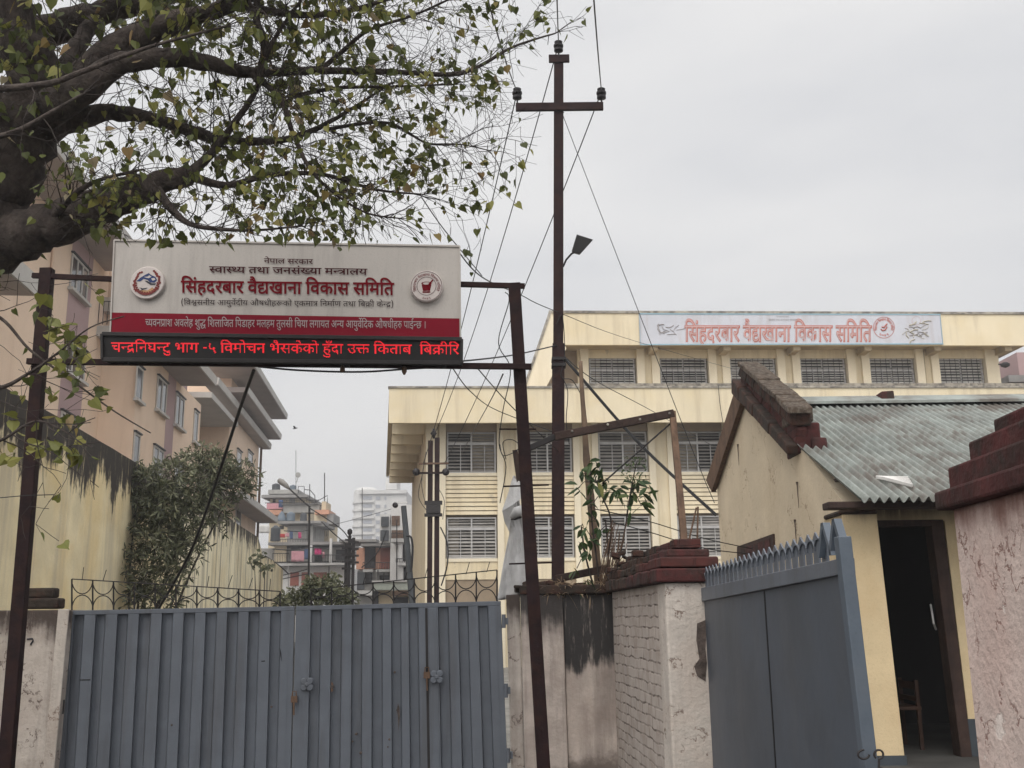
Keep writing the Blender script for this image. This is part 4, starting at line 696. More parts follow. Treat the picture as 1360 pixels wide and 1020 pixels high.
for x, y in ((672, 825), (675, 917), (678, 1003)):
    q = P(x, y, YG - .04); m = MB(); m.box(q.x - .03, q.x + .02, q.y, q.y + .03, q.z - .03, q.z + .03); m.lathe((q.x - .02, q.y - .012, q.z - .06), [(.018, 0), (.018, .12)], 10); m.build('hinge', 'gate', gr)

# ------------------------------------------------------------------ gate pillars and walls
def fpoly(Y, pts): return [P(x, y, Y) for x, y in pts]
t = thing('gate_pillar', 'whitewashed plaster gate pillar with brick cap behind the left sign post', 'pillar', (P(40, 1000, 9.45).x, 9.45, 0))
def down(p, z=-.2): return Vector((p.x, p.y, z))
a, b = P(-40, 811, 9.4), P(91, 810, 9.4)
bl, br_ = P(-58, 1020, 9.4), P(72, 1020, 9.4)
def colprism(mb, tl, tr, bl, br, depth, zb=-.2):
    """leaning quad face continued down to the ground, extruded backwards"""
    def dn(tp, bt): d = bt - tp; return tp + d * ((tp.z - zb) / (tp.z - bt.z))
    mb.prism([dn(tl, bl), dn(tr, br), tr, tl], (0, depth, 0))
m = MB(); colprism(m, a, b, bl, br_, .5); m.build('shaft', 'plaster', t, bevel=.012)
m = MB(); colprism(m, P(77, 809, 9.39), P(91.5, 809, 9.39), P(57, 1020, 9.39), P(72, 1020, 9.39), .02); m.build('corner_strip', 'offwhite', t, bevel=.006)
m = MB()
for (x0, x1, y0, y1, d) in ((28, 78, 794, 809, .0), (28, 73, 780.5, 794.5, .02)):
    p0, p1 = P(x0, y1, 9.40 + d), P(x1, y0, 9.40 + d); m.box(p0.x, p1.x, 9.40 + d, 9.56 - d, p0.z, p1.z)
m.build('brick_cap', 'moss', t, bevel=.02)
m = MB()
for pts in ([(32, 848), (33, 852)], [(36, 849), (43, 848), (44, 851), (41, 855), (41, 857)]):
    m.tube([P(x, y, 9.395) for x, y in pts], .007, 5)
m.build('painted_mark', 'embdark', t)

# stained wall beside the gate
t = thing('boundary_wall', 'black-stained whitewashed wall stub between the gate and the brick return wall', 'wall', (P(745, 1000, 9.5).x, 9.5, 0))
m = MB(); colprism(m, P(691, 789, 9.5), P(747, 790, 9.5), P(697, 1020, 9.5), P(755, 1020, 9.5), .3); m.build('shaft', 'stained_thin', t, bevel=.01, label='paler left strip of the stained wall')
m = MB(); colprism(m, P(747.5, 790, 9.53), P(815, 790, 9.53), P(755.5, 1020, 9.53), P(822, 1020, 9.53), .26); m.build('panel', 'stained', t)
m = MB(); colprism(m, P(672, 790, 9.55), P(690.5, 789, 9.55), P(679, 1020, 9.55), P(696.5, 1020, 9.55), .25); m.build('jamb', 'plaster', t, bevel=.008)
m = MB()
for i in range(46):
    x = random.uniform(690, 808); top = 766 + (4 if x < 700 else 0) + max(0, (x - 735)) * .10
    y = random.uniform(top + 8, 789); q = P(x, y, 9.6 + random.uniform(-.06, .2)); w, h, d = random.uniform(.05, .13), random.uniform(.03, .06), random.uniform(.06, .12)
    rot = Matrix.Rotation(random.uniform(-.3, .3), 3, 'Y') @ Matrix.Rotation(random.uniform(-.6, .6), 3, 'Z')
    m.obox(q - rot @ Vector((w / 2, d / 2, h / 2)), rot @ Vector((w, 0, 0)), rot @ Vector((0, d, 0)), rot @ Vector((0, 0, h)))
p0, p1 = P(690, 790, 9.5), P(815, 776, 9.5); m.box(p0.x, p1.x, 9.48, 9.8, p0.z + .003, p1.z)
m.build('broken_brick_top', 'moss', t, bevel=.012)

# brick return wall with stepped coping and pale end pillar
A0, A1 = P(813, 786, 9.48), P(876, 777, 7.25)
dirw = Vector((A1.x - A0.x, A1.y - A0.y, 0)).normalized(); nw = Vector((dirw.y, -dirw.x, 0))   # nw points to +X side
if nw.x < 0: nw = -nw
t = thing('return_wall', 'whitewashed brick return wall with dark red stepped brick coping', 'wall', (A0.x, A0.y, 0))
def wallbox(mb, s0, s1, off0, off1, z0, z1, o=A0, d=dirw, n=nw):
    mb.obox(Vector((o.x, o.y, z0)) + d * s0 + n * off0, d * (s1 - s0), n * (off1 - off0), (0, 0, z1 - z0))
LW = (Vector((A1.x, A1.y, 0)) - Vector((A0.x, A0.y, 0))).length; zt = (A0.z + A1.z) / 2
m = MB(); wallbox(m, .0, LW - .001, 0, .28, -.2, zt); m.build('brickwork', 'whitebrick', t)
m = MB(); wallbox(m, LW - .0, LW + .28, -.02, .33, -.2, zt); m.build('end_pillar', 'offwhite', t, bevel=.015)
ztop = P(905, 719, 7.25).z; steps = [(-.07, .40, .0, .34), (-.03, .36, .34, .58), (.02, .31, .58, .8), (.07, .26, .8, 1.)]
for k, (o0, o1, f0, f1) in enumerate(steps):
    m = MB(); z0, z1 = zt + (ztop - zt) * f0, zt + (ztop - zt) * f1
    n_ = 16; e0, e1 = -.25, LW + .33 - .05 * k; cut_ = (.52, .6, .66, .72)[k]
    for i in range(n_):
        s0, s1 = e0 + (e1 - e0) * i / n_, e0 + (e1 - e0) * (i + 1) / n_
        j = random.uniform(-.012, .012); m.use('moss' if (i + .5) / n_ < cut_ + random.uniform(-.08, .08) else ('redpaint' if k in (0, 2) else 'redbrick')); wallbox(m, s0 + .004, s1 - .004, o0 + j, o1 + j * .5, z0 + .003, z1 + random.uniform(-.012, .008) - (.03 if i < 4 and k > 1 else 0))
    m.build('coping_course', None, t, bevel=.012)
m = MB()
for i in range(26):
    s = random.uniform(-.2, 1.5); q = Vector((A0.x, A0.y, 0)) + dirw * s + nw * random.uniform(-.09, .15); q.z = zt + random.uniform(.02, .32)
    w = random.uniform(.03, .09); m.obox(q, (w, .0, random.uniform(-.02, .02)), (0, w * 1.6, 0), (0, 0, w * .6))
m.build('moss_clump', 'moss', t, bevel=.015)
m = MB(); pe = [P(x, y, 7.2) for x, y in ((928, 828), (934, 823), (936, 840), (934, 862), (938, 880), (931, 905), (926, 898), (923, 885), (929, 875), (927, 850))]
pfo = Vector((A0.x, A0.y, 0)) + dirw * (LW + .284); pe = [PP(x, y, pfo, dirw) for x, y in ((926, 828), (938, 823), (938, 840), (937, 862), (939, 880), (937, 905), (926, 898), (922, 885), (929, 875), (925, 850))]; m.prism(pe, -dirw * .02); m.build('broken_edge', 'rawedge', t)

# ------------------------------------------------------------------ sheet metal gate leaf standing along the right
H0, H1 = P(931, 782, 7.15), P(1128, 741, 3.95)
dg = Vector((H1.x - H0.x, H1.y - H0.y, 0)); LG = dg.length; dg.normalize(); ng = Vector((dg.y, -dg.x, 0)); ng = ng if ng.x < 0 else -ng
t = thing('sheet_gate', 'flat grey sheet metal gate leaf with a row of spear points on top', 'gate', (H0.x, H0.y, .08))
def gz(s): return H0.z + (H1.z - H0.z) * s / LG
def gp(s, z, o=0): return Vector((H0.x, H0.y, 0)) + dg * s + ng * o + Vector((0, 0, z))
def gprism(mb, s0, s1, z00, z01, z10, z11, o0, o1):
    mb.hexa([gp(s0, z00, o0), gp(s1, z10, o0), gp(s1, z10, o1), gp(s0, z00, o1)], [gp(s0, z01, o0), gp(s1, z11, o0), gp(s1, z11, o1), gp(s0, z01, o1)])
m = MB(); gprism(m, 0, LG, gz(0) - .09, gz(0), gz(LG) - .06, gz(LG), -.02, .03); m.build('top_rail', 'gate', t, bevel=.003)
m = MB(); gprism(m, .03, 1.86, .08, gz(0) - .09, .08, gz(1.86) - .075, -.01, .012); m.build('sheet_panel', 'gateflat', t)
m = MB(); gprism(m, 1.868, LG, .08, gz(1.868) - .075, .08, gz(LG) - .06, -.01, .012); m.build('sheet_panel', 'gateflat', t)
m = MB(); gprism(m, 1.852, 1.874, .08, gz(1.85) - .08, .08, gz(1.87) - .078, .0, .0145); m.build('seam', 'ledbox', t)
m = MB(); gprism(m, 0, .03, .05, gz(0), .05, gz(0), -.02, .03); m.build('stile', 'gate', t)
zpost = P(1120, 712, 3.9).z
a = P(1122, 712, 3.88); b = P(1158, 1020, 3.88); m = MB(); d = b - a; b = a + d * ((a.z + .1) / (a.z - b.z))
m.obox(b + Vector((-.025, 0, 0)), (.05, 0, 0), (0, .06, 0), a - b); m.build('end_post', 'gatelight', t, bevel=.004)
m = MB(); m.tube([P(1147 + 7.5 * math.cos(k * .4), 1002 + 6 * math.sin(k * .4), 3.85) for k in range(13)], .004, 6); m.build('ring_handle', 'darksteel', t)
m = MB(); m.tube([P(1167 + 6 * math.cos(k * .4 + 2.2), 1002 + 6 * math.sin(k * .4 + 2.2), 3.85) for k in range(15)] + [P(1167, 1025, 3.85)], .004, 6); m.build('ring_handle', 'darksteel', t)
ns = 25
for i in range(ns):
    s = .12 + (LG - .42) * i / (ns - 1); z = gz(s); w, h = .082, .135; sp = MB()
    c_ = [(-w / 2, 0), (w / 2, 0), (w / 2, h * .78), (0, h), (-w / 2, h * .78)]
    sp.prism([gp(s + x, z + y, .004) for x, y in c_], ng * -.007); sp.build('spear_point', 'gate', t)
sp = MB()
for i in range(ns - 1):
    s0 = .12 + (LG - .42) * i / (ns - 1); s1 = .12 + (LG - .42) * (i + 1) / (ns - 1); r_ = (s1 - s0) / 2
    pts = [((s0 + s1) / 2 - r_ * math.cos(math.pi * k / 8), .055 + r_ * .8 * math.sin(math.pi * k / 8)) for k in range(9)]
    for (xa, ya), (xb, yb) in zip(pts, pts[1:]):
        z = gz(xa); sp.obox(gp(xa, z + ya, .012), gp(xb, z + yb, .012) - gp(xa, z + ya, .012), ng * -.03, (0, 0, .006))
sp.build('arch_band', 'gate', t)
sp = MB()
for s in (LG - .22, LG - .07):
    z = gz(s)
    for sx in (-1, 1): sp.obox(gp(s + sx * .085 - .012, z + .02, .03), gp(s - .012, z + .155, .03) - gp(s + sx * .085 - .012, z + .02, .03), dg * .028, ng * -.03)
sp.build('zigzag_strip', 'gatelight', t)
m = MB(); a = P(929, 750, 7.1); m.prism([P(928.5, 749, 7.1), P(938, 749, 7.1), P(941, 772, 7.1), P(934, 772, 7.1)], (0, .03, 0)); m.bar(P(932, 735, 7.2), P(948, 752, 7.0), .025, .008); m.build('stay_plate', 'gatelight', t)

# ------------------------------------------------------------------ near pink pillar with stepped red cap
B0, B1 = P(1264, 674, 2.75), P(1400, 636, 2.2)
B1 = EYE + ray(1400, 636) * ((B0.z - EYE.z) / ray(1400, 636).z)
db = Vector((B1.x - B0.x, B1.y - B0.y, 0)).normalized(); nb = Vector((db.y, -db.x, 0)); nb = nb if nb.x > 0 else -nb
t = thing('pink_pillar', 'peeling pink plaster pillar with a stepped dark red cap at the right edge', 'pillar', (B0.x, B0.y, 0))
zb = B0.z; lean = (P(1299, 1020, 2.75) - B0); lean = Vector((lean.x, 0, 0)) / (B0.z - P(1299, 1020, 2.75).z)
def pb(s, n_, z): return Vector((B0.x, B0.y, 0)) + db * s + nb * n_ + Vector((0, 0, z)) + lean * (zb - z)
LB = 1.1
m = MB(); m.hexa([pb(0, 0, -.1), pb(LB, 0, -.1), pb(LB, .6, -.1), pb(0, .6, -.1)], [pb(0, 0, zb), pb(LB, 0, zb), pb(LB, .6, zb), pb(0, .6, zb)]); m.build('shaft', 'pink', t, bevel=.012)
zc = [zb, P(1240, 655, 2.85).z]
cs = []; zlow = PP(1239, 679.5, B0 - nb * .035, nb).z - zb
for n0, cx_, cy_ in ((-.035, 1239, 653), (.01, 1257, 620), (.05, 1284, 586), (.09, 1317, 556)):
    q = PP(cx_, cy_, B0 + nb * n0, nb); cs.append(((q - B0).dot(db), n0, zlow, q.z - zb)); zlow = q.z - zb
for k, (s0, n0, h0, h1) in enumerate(cs):
    m = MB(); z0, z1 = zb + h0, zb + h1 - .0025
    m.hexa([pb(s0, n0, z0), pb(LB, n0, z0), pb(LB, .6 - n0, z0), pb(s0, .6 - n0, z0)], [pb(s0, n0, z1), pb(LB, n0, z1), pb(LB, .6 - n0, z1), pb(s0, .6 - n0, z1)])
    m.build('cap_step', 'redpaint', t, bevel=.008)

# ------------------------------------------------------------------ cream office building
YB0 = 36.5; TH = R(3.0)
U = Vector((math.cos(TH), math.sin(TH), 0)); V = Vector((-math.sin(TH), math.cos(TH), 0))   # along the front, into the depth
OB = P(517, 512, YB0); OB.z = 0
def wb(px, py, dep):                           # pixel -> (u, z) on the plane `dep` behind the lower fascia
    q = PP(px, py, OB + V * dep, V) - OB; return q.dot(U), q.z
def bu(px, dep, py=600): return wb(px, py, dep)[0]
def bz(py, dep, px=800): return wb(px, py, dep)[1]
def bb(mb, u0, u1, d0, d1, z0, z1): mb.obox(OB + U * u0 + V * d0 + Vector((0, 0, z0)), U * (u1 - u0), V * (d1 - d0), (0, 0, z1 - z0))
bt = thing('office_building', 'cream two-tier office building with louvre windows and deep fascias', 'building', tuple(OB + U * 12 + V * 8))
UEND = 27.0
D1 = 1.45                                       # lower wall plane behind the fascia
zf1, zf0 = bz(513, 0), bz(561, 0)
uw = bu(566, D1)
DEPTH = 20.0
sk = -.075                                     # the far side runs a little to the left
def bbs(mb, u0, u1, d0, d1, z0, z1):           # box sheared with the side wall
    a = [OB + U * (u + sk * d) + V * d for u, d in ((u0, d0), (u1, d0), (u1, d1), (u0, d1))]
    mb.hexa([p + Vector((0, 0, z0)) for p in a], [p + Vector((0, 0, z1)) for p in a])
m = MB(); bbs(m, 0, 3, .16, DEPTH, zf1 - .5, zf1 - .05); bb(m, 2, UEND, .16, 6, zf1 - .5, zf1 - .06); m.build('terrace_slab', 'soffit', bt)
m = MB(); bb(m, 0, UEND, 0, .15, zf0, zf1 - .07); m.build('fascia', 'cream', bt)
m = MB(); bb(m, -.04, UEND, -.05, .22, zf1 - .07, zf1); m.build('coping', 'coping', bt)
m = MB(); bbs(m, 0, .15, .151, DEPTH, zf1 - .55, zf1 - .07); m.build('side_fascia', 'cream', bt)
for k in range(8):
    d = .4 + k * 2.4
    m = MB(); a = [OB + U * (u + sk * d) + V * d for u in (.16, uw + .1)]
    m.hexa([a[0] + Vector((0, 0, zf0 + .1)), a[1] + Vector((0, 0, zf0 + .1)), a[1] + V * .35 + Vector((0, 0, zf0 + .1)), a[0] + V * .35 + Vector((0, 0, zf0 + .1))],
           [a[0] + Vector((0, 0, zf1 - .501)), a[1] + Vector((0, 0, zf1 - .501)), a[1] + V * .35 + Vector((0, 0, zf1 - .501)), a[0] + V * .35 + Vector((0, 0, zf1 - .501))]); m.build('soffit_beam', 'cream', bt)
# wall behind the ribs, with the side wall
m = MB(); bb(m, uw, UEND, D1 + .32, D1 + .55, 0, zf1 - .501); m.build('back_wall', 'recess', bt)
m = MB(); bbs(m, uw + .12, uw + .3, D1 + .6, DEPTH, 0, zf1 - .501); m.build('side_wall', 'cream', bt)
zr = {k: bz(v, D1) for k, v in dict(w1t=573, w1b=627, a1b=683, w2t=685.5, w2b=740, base=768).items()}
pitch = bu(892, D1) - bu(792, D1); ub0 = bu(592, D1)
nb_ = 9
def box_part(name, mt, u0, u1, d0, d1, z0, z1, par=bt, bevel=0):
    m = MB(); bb(m, u0, u1, d0, d1, z0, z1); return m.build(name, mt, par, bevel=bevel)
bw = bu(660, D1) - ub0
box_part('corner_column', 'cream2', uw, uw + .42, D1 - .05, D1 + .31, 0, zf1 - .501)
def louvre_window(u0, u1, z0, z1, d, split=.72, par=bt, mull=(.5,), nlow=8, nup=3, fr=.055, grid=False, glassm='louvre'):
    """aluminium frame with a transom, dark room behind and tilted glass blades"""
    m = MB(); zt_ = z0 + (z1 - z0) * split
    bb(m, u0, u1, d, d + .07, z0, z0 + fr); bb(m, u0, u1, d, d + .07, z1 - fr, z1)
    bb(m, u0, u0 + fr, d + .002, d + .068, z0 + fr, z1 - fr); bb(m, u1 - fr, u1, d + .002, d + .068, z0 + fr, z1 - fr)
    if split < 1: bb(m, u0 + fr, u1 - fr, d - .01, d + .072, zt_ - .05, zt_ + .05)
    for q in mull:
        c_ = u0 + (u1 - u0) * q; bb(m, c_ - .03, c_ + .03, d + .004, d + .066, z0 + fr, (zt_ - .05) if split < 1 else z1 - fr)
        if split < 1: bb(m, c_ - .03, c_ + .03, d + .004, d + .066, zt_ + .05, z1 - fr)
    if split < 1:
        for q in (.28, .77):
            c_ = u0 + (u1 - u0) * q; bb(m, c_ - .014, c_ + .014, d + .01, d + .05, z0 + fr, zt_ - .05)
    w = m.build('window', 'alu', par)
    m = MB(); m.prism([OB + U * u + V * (d + .2) + Vector((0, 0, z)) for u, z in ((u0 + .01, z0), (u1 - .01, z0), (u1 - .01, z1), (u0 + .01, z1))], V * .02); m.build('room_dark', 'dark', w)
    if random.random() < .4:
        ca = random.choice((0, .5)); cb_ = ca + random.choice((.25, .5))
        m = MB(); bb(m, u0 + (u1 - u0) * ca + .02, u0 + (u1 - u0) * cb_ - .02, d + .12, d + .15, z0 + .02, z1 - .02); m.build('curtain', 'curtain', w)
    m = MB(); tilt = random.uniform(.5, .85)
    def blades(za, zb_, n):
        h = (zb_ - za) / n
        for i in range(n):
            z = za + h * (i + .12) ; jit = random.uniform(.8, 1.25)
            o = OB + U * (u0 + fr) + V * (d + .03) + Vector((0, 0, z))
            m.obox(o, U * (u1 - u0 - 2 * fr), V * (.05 * jit) + Vector((0, 0, h * tilt * random.uniform(.85, 1.1))), V * .004 + Vector((0, 0, -.004)))
    if split < 1: blades(z0 + fr, zt_ - .05, nlow); blades(zt_ + .05, z1 - fr, nup)
    else: blades(z0 + fr, z1 - fr, nlow + nup)
    m.build('glass_blades', glassm, w)
    if grid:
        m = MB()
        for i in range(1, 8): c_ = u0 + (u1 - u0) * i / 8; bb(m, c_ - .008, c_ + .008, d - .05, d - .034, z0, z1)
        for i in range(1, 5): c_ = z0 + (z1 - z0) * i / 5; bb(m, u0, u1, d - .033, d - .02, c_ - .008, c_ + .008)
        m.build('grille', 'darksteel', w)
    return w
for k in range(nb_):
    u0 = ub0 + pitch * k; u1 = u0 + bw
    if u0 > UEND - 3: break
    # twin ribs and panel to the right of every bay
    box_part('rib', 'cream2', u1, u1 + .24, D1 - .1, D1 + .31, 0, zf1 - .501); box_part('rib', 'cream2', u1 + pitch - bw - .24, u1 + pitch - bw, D1 - .1, D1 + .31, 0, zf1 - .501)
    box_part('panel', 'cream', u1 + .241, u1 + pitch - bw - .241, D1 + .02, D1 + .3, 0, zf1 - .501)
    if k == 0: box_part('rib', 'cream2', u0 - .24, u0, D1 - .1, D1 + .31, 0, zf1 - .501); box_part('panel', 'cream', uw + .421, u0 - .241, D1 + .05, D1 + .3, 0, zf1 - .501)
    hidden = bt
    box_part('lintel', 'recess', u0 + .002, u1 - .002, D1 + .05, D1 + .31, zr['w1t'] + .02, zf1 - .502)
    louvre_window(u0 + .04, u1 - .04, zr['w1b'], zr['w1t'], D1 + .1)
    box_part('sill', 'cream2', u0 + .002, u1 - .002, D1 - .02, D1 + .3, zr['w1b'] - .12, zr['w1b'] - .005)
    m = MB(); n = 9
    for i in range(n):
        z0 = zr['a1b'] + (zr['w1b'] - .13 - zr['a1b']) * i / n; h = (zr['w1b'] - .13 - zr['a1b']) / n
        q = [OB + U * u0 + V * (D1 + dd) + Vector((0, 0, z)) for dd, z in ((.0, z0 + .02), (.04, z0 + h - .004), (.28, z0 + h - .004), (.28, z0 + .02))]
        m.prism([p + U * .003 for p in q], U * (bw - .006))
    m.build('ribbed_apron', 'cream', bt)
    louvre_window(u0 + .04, u1 - .04, zr['w2b'], zr['w2t'], D1 + .1)
    box_part('sill', 'cream2', u0 + .002, u1 - .002, D1 - .02, D1 + .3, zr['w2b'] - .12, zr['w2b'] - .005)
    box_part('apron', 'cream', u0 + .002, u1 - .002, D1 + .02, D1 + .3, zr['base'], zr['w2b'] - .121)
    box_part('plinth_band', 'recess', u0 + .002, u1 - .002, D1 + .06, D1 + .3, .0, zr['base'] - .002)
# upper storey, set back
D2 = 4.3
uz1, uz0 = bz(413, D2 - 1.1), bz(458, D2 - 1.1)
u_l = bu(731, D2 - 1.1, 430); UE2 = bu(1365, D2 - 1.1, 430)
box_part('fascia', 'cream', u_l, UE2, D2 - 1.1, D2 - .95, uz0, uz1 - .1)
box_part('coping', 'coping', u_l - .05, UE2, D2 - 1.15, D2 - .8, uz1 - .1, uz1)
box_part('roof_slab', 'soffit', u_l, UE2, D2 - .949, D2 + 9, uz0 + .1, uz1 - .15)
zt2, zb2 = bz(475.5, D2), bz(510, D2)
box_part('back_wall', 'recess', u_l + .6, bu(1326, D2, 490), D2 + .32, D2 + .5, zf1 - .3, uz0 + .099)
box_part('ledge', 'coping', u_l, UE2, D2 - .25, D2 + .31, zb2 - .14, zb2 - .03)
ws = [(783, 843), (877, 938), (970, 1029), (1063, 1122), (1155, 1213), (1247, 1305)]
for i, (a, b) in enumerate(ws):
    ua, ub_ = bu(a, D2 + .1, 490), bu(b, D2 + .1, 490)
    louvre_window(ua, ub_, zb2, zt2, D2 + .1, split=.55 if i < 5 else 1, mull=(.5,), nlow=5, nup=3, grid=True, glassm='palelouvre')
    box_part('lintel', 'cream', ua - .06, ub_ + .06, D2 + .04, D2 + .31, zt2 + .01, zt2 + .42)
    box_part('rib', 'cream2', ub_ + .061, ub_ + .39, D2 - .12, D2 + .31, zf1 - .3, uz0 + .099); box_part('rib', 'cream2', ua - .39, ua - .061, D2 - .12, D2 + .31, zf1 - .3, uz0 + .099)
    if i < 5:
        un = bu(ws[i + 1][0], D2 + .1, 490); box_part('panel', 'cream', ub_ + .391, un - .391, D2 + .02, D2 + .31, zf1 - .3, uz0 + .099)
    box_part('soffit_bracket', 'soffit', ub_ + .5, ub_ + .8, D2 - .94, D2 - .12, uz0 - .18, uz0 + .099)
box_part('panel', 'cream', u_l + 1.2, bu(783, D2 + .1, 490) - .391, D2 + .03, D2 + .31, zf1 - .3, uz0 + .099)
box_part('end_column', 'cream2', bu(1316, D2, 490), bu(1326, D2, 490), D2 - .1, D2 + .31, zf1 - .3, uz0 + .099)
m = MB(); bb(m, bu(1222, D2, 490), bu(1228, D2, 490), D2 - .1, D2 + .0, zf1 - .3, uz0 + .09); m.build('downpipe', 'soffit', bt)
# slanted fin closing the left end of the upper storey
ff = [wb(x, y, D2 - 1.1) for x, y in ((731, 413), (697, 513), (726, 513), (752, 463))]
m = MB(); q = [OB + U * (u if i != 3 else u_l + .0) + V * (D2 - 1.12) + Vector((0, 0, z)) for i, (u, z) in enumerate(ff)]
m.prism([q[1], q[2], OB + U * (ff[3][0]) + V * (D2 - 1.12) + Vector((0, 0, ff[3][1])), q[0]], V * .35); m.build('slanted_fin', 'cream2', bt)
m = MB(); m.bar(q[1] + V * .17, q[0] + V * .17, .1, .42); m.build('fin_coping', 'coping', bt)
box_part('end_wall', 'recess', bu(726, D2, 490) - .1, bu(775, D2, 490), D2 + .33, D2 + .5, zf1 - .3, uz0 + .099)  # dark wall colour gives the shaded recess behind the fin
bn = thing('faded_banner', 'long faded pale blue banner with red Devanagari lettering on the upper fascia', 'banner', tuple(OB + U * bu(1050, D2 - 1.2, 430) + V * (D2 - 1.17) + Vector((0, 0, uz0 - .05))))
DB = D2 - 1.16
def bp(px, py, lift=0.):
    u, z = wb(px, py, DB - lift); return OB + U * u + V * (DB - lift) + Vector((0, 0, z))
m = MB(); m.prism([bp(850, 458.5), bp(1253, 457.5), bp(1249, 417), bp(848.5, 416)], V * .045); m.build('sheet', 'banner', bn)
m = MB()
for a, b in (((850, 457.6), (1253, 456.6)), ((1252, 457), (1248.4, 417.5)), ((850.5, 458), (849, 416.6)), ((849, 416.8), (1249, 417.7))): m.bar(bp(*a, .01), bp(*b, .01), .05, .012)
m.build('border', 'bannerblue', bn)
def bmap(x0, x1, h, b):
    return lambda u, y, lf: bp(x0 + (x1 - x0) * u, b + (h - b) * y / HEADLINE, lf)
m = MB(); write_text(m, 'main', bmap(909.5, 1157.5, 432.3, 453.3), 27, .012); m.build('lettering', 'bannerred', bn)
m = MB(); write_text(m, 'main', bmap(909, 1157, 432, 453), -9, .02); m.build('lettering', 'bannerpink', bn)
m = MB(); write_text(m, 'ministry_a', bmap(1031, 1048, 419.6, 421.4), 6, .012); write_text(m, 'ministry_b', bmap(1021, 1059, 423.4, 426.2), 0, .012); m.build('lettering', 'bannergrey', bn)
def bring(mb, cx, cy, r0, r1, sq=1):
    for k in range(36):
        a, b = 2 * math.pi * k / 36, 2 * math.pi * (k + 1) / 36
        mb.poly([bp(cx + r * math.cos(t), cy - r * math.sin(t), .012) for r, t in ((r0, a), (r1, a), (r1, b), (r0, b))])
m = MB(); bring(m, 1174, 435, 13.6, 14.3)
def rt(u, y, lf):
    a = R(200 - 220 * u); rr = 9.4 + y / HEADLINE * 2.8; return bp(1174 + rr * math.cos(a), 435 - rr * math.sin(a), lf)
write_text(m, 'ring', rt, 20, .012)
def ry(u, y, lf):
    a = R(232 + 76 * u); rr = 11.6 - y / HEADLINE * 2.8; return bp(1174 + rr * math.cos(a), 435 - rr * math.sin(a), lf)
write_text(m, 'year', ry, 20, .012); m.build('seal', 'bannerred', bn)
m = MB()
for pts in ([(1170, 437), (1172, 439), (1176, 438), (1178, 434)], [(1171, 434), (1174, 435), (1178, 430)]): m.tube([bp(x, y, .015) for x, y in pts], .03, 4)
m.build('seal', 'bannerred', bn)
rs = random.Random(4)
for cx, cy, w, h, mt, n in ((884, 437, 22, 11, 'bannergrey', 12), (1217, 438, 14, 16, 'bannerolive', 14), (1217, 441, 9, 10, 'bannergrey', 7)):
    m = MB()
    for i in range(n):
        x, y = cx + rs.uniform(-w, w) * .8, cy + rs.uniform(-h, h) * .8; a = rs.uniform(0, 6.28); path = []
        for j in range(5): path.append(bp(x, y, .012 + i * .0006)); a += rs.uniform(-.7, .7); x += 3.2 * math.cos(a); y += 2.0 * math.sin(a)
        m.tube(path, rs.uniform(.010, .028), 4)
    m.build('faint_drawing', mt, bn)
m = MB(); bring(m, 1217, 426, 5.6, 6.0); m.build('faint_drawing', 'bannerpink', bn)
# neighbour behind the right end
pn = thing('pink_house', 'pale pink house end showing beyond the right end of the office building', 'building', tuple(P(1350, 500, 47)))
m = MB(); a, b = P(1351, 475, 47), P(1420, 540, 47); m.box(a.x, b.x + 6, 47, 55, 0, P(1350, 468, 47).z); m.build('wall', 'mauve', pn)
m = MB(); a = P(1340, 505, 46.8); m.box(a.x - .3, a.x + 9, 46.2, 47.1, P(1340, 511, 46.8).z, P(1340, 502, 46.8).z); m.build('balcony_slab', 'farslab', pn)
fl = tag(MB().tube([P(1326, 484, 40), P(1333, 483, 40)], .03, 6).lathe(P(1335, 484, 40), [(.02, -.14), (.16, -.08), (.19, .0), (.1, .08)], 10).build('wall_lamp', 'darksteel', origin=tuple(P(1335, 484, 40)), smooth=True), 'small dark lamp sticking out past the end column of the upper storey', 'lamp')

# ------------------------------------------------------------------ shed with corrugated roof
YE, YR = 8.0, 11.4
E0 = P(1142, 664, YE); xr0 = P(1070, 597, 9.4).x; zr_ = P(1085, 538, YR).z
sd = thing('guard_shed', 'beige gabled guard shed with grey corrugated roof and dark open doorway', 'building', (4.6, 10.5, 0))
XR = 8.6; X0 = E0.x
slope = Vector((0, YR - YE, zr_ - E0.z))
m = MB(); nper = int((XR - X0) / .076); pts = []; amp = .024; ns_ = nper * 8
import itertools
cols_ = ns_ + 1; base = 0
LB_, sl = 10, slope / 10
up = Vector((0, -slope.z, slope.y)).normalized()
for j in range(LB_ + 1):
    for i in range(cols_):
        x = X0 + (XR - X0) * i / ns_; w_ = amp * math.cos(2 * math.pi * i / 8) + (.014 if j > 5 else 0) + .012 * noise.noise(Vector((x * .9, j * .8, 3)))
        xs = x + .05 * (j / LB_) * 0
        p = Vector((xs, YE, E0.z)) + sl * j + up * w_; m.v.append(tuple(p))
for j in range(LB_):
    for i in range(ns_): m.face((j * cols_ + i, j * cols_ + i + 1, (j + 1) * cols_ + i + 1, (j + 1) * cols_ + i))
ro = m.build('corrugated_roof', 'roof', sd, smooth=True); so = ro.modifiers.new('thick', 'SOLIDIFY'); so.thickness = .004
m = MB(); m.prism([(X0 + .3, YR - .22, zr_ + .0), (X0 + .3, YR, zr_ + .10), (X0 + .3, YR + .25, zr_ - .02), (X0 + .3, YR + .25, zr_ - .05), (X0 + .3, YR, zr_ + .07), (X0 + .3, YR - .22, zr_ - .03)][::1], (XR - X0, 0, 0)); m.build('ridge_cap', 'roof', sd)
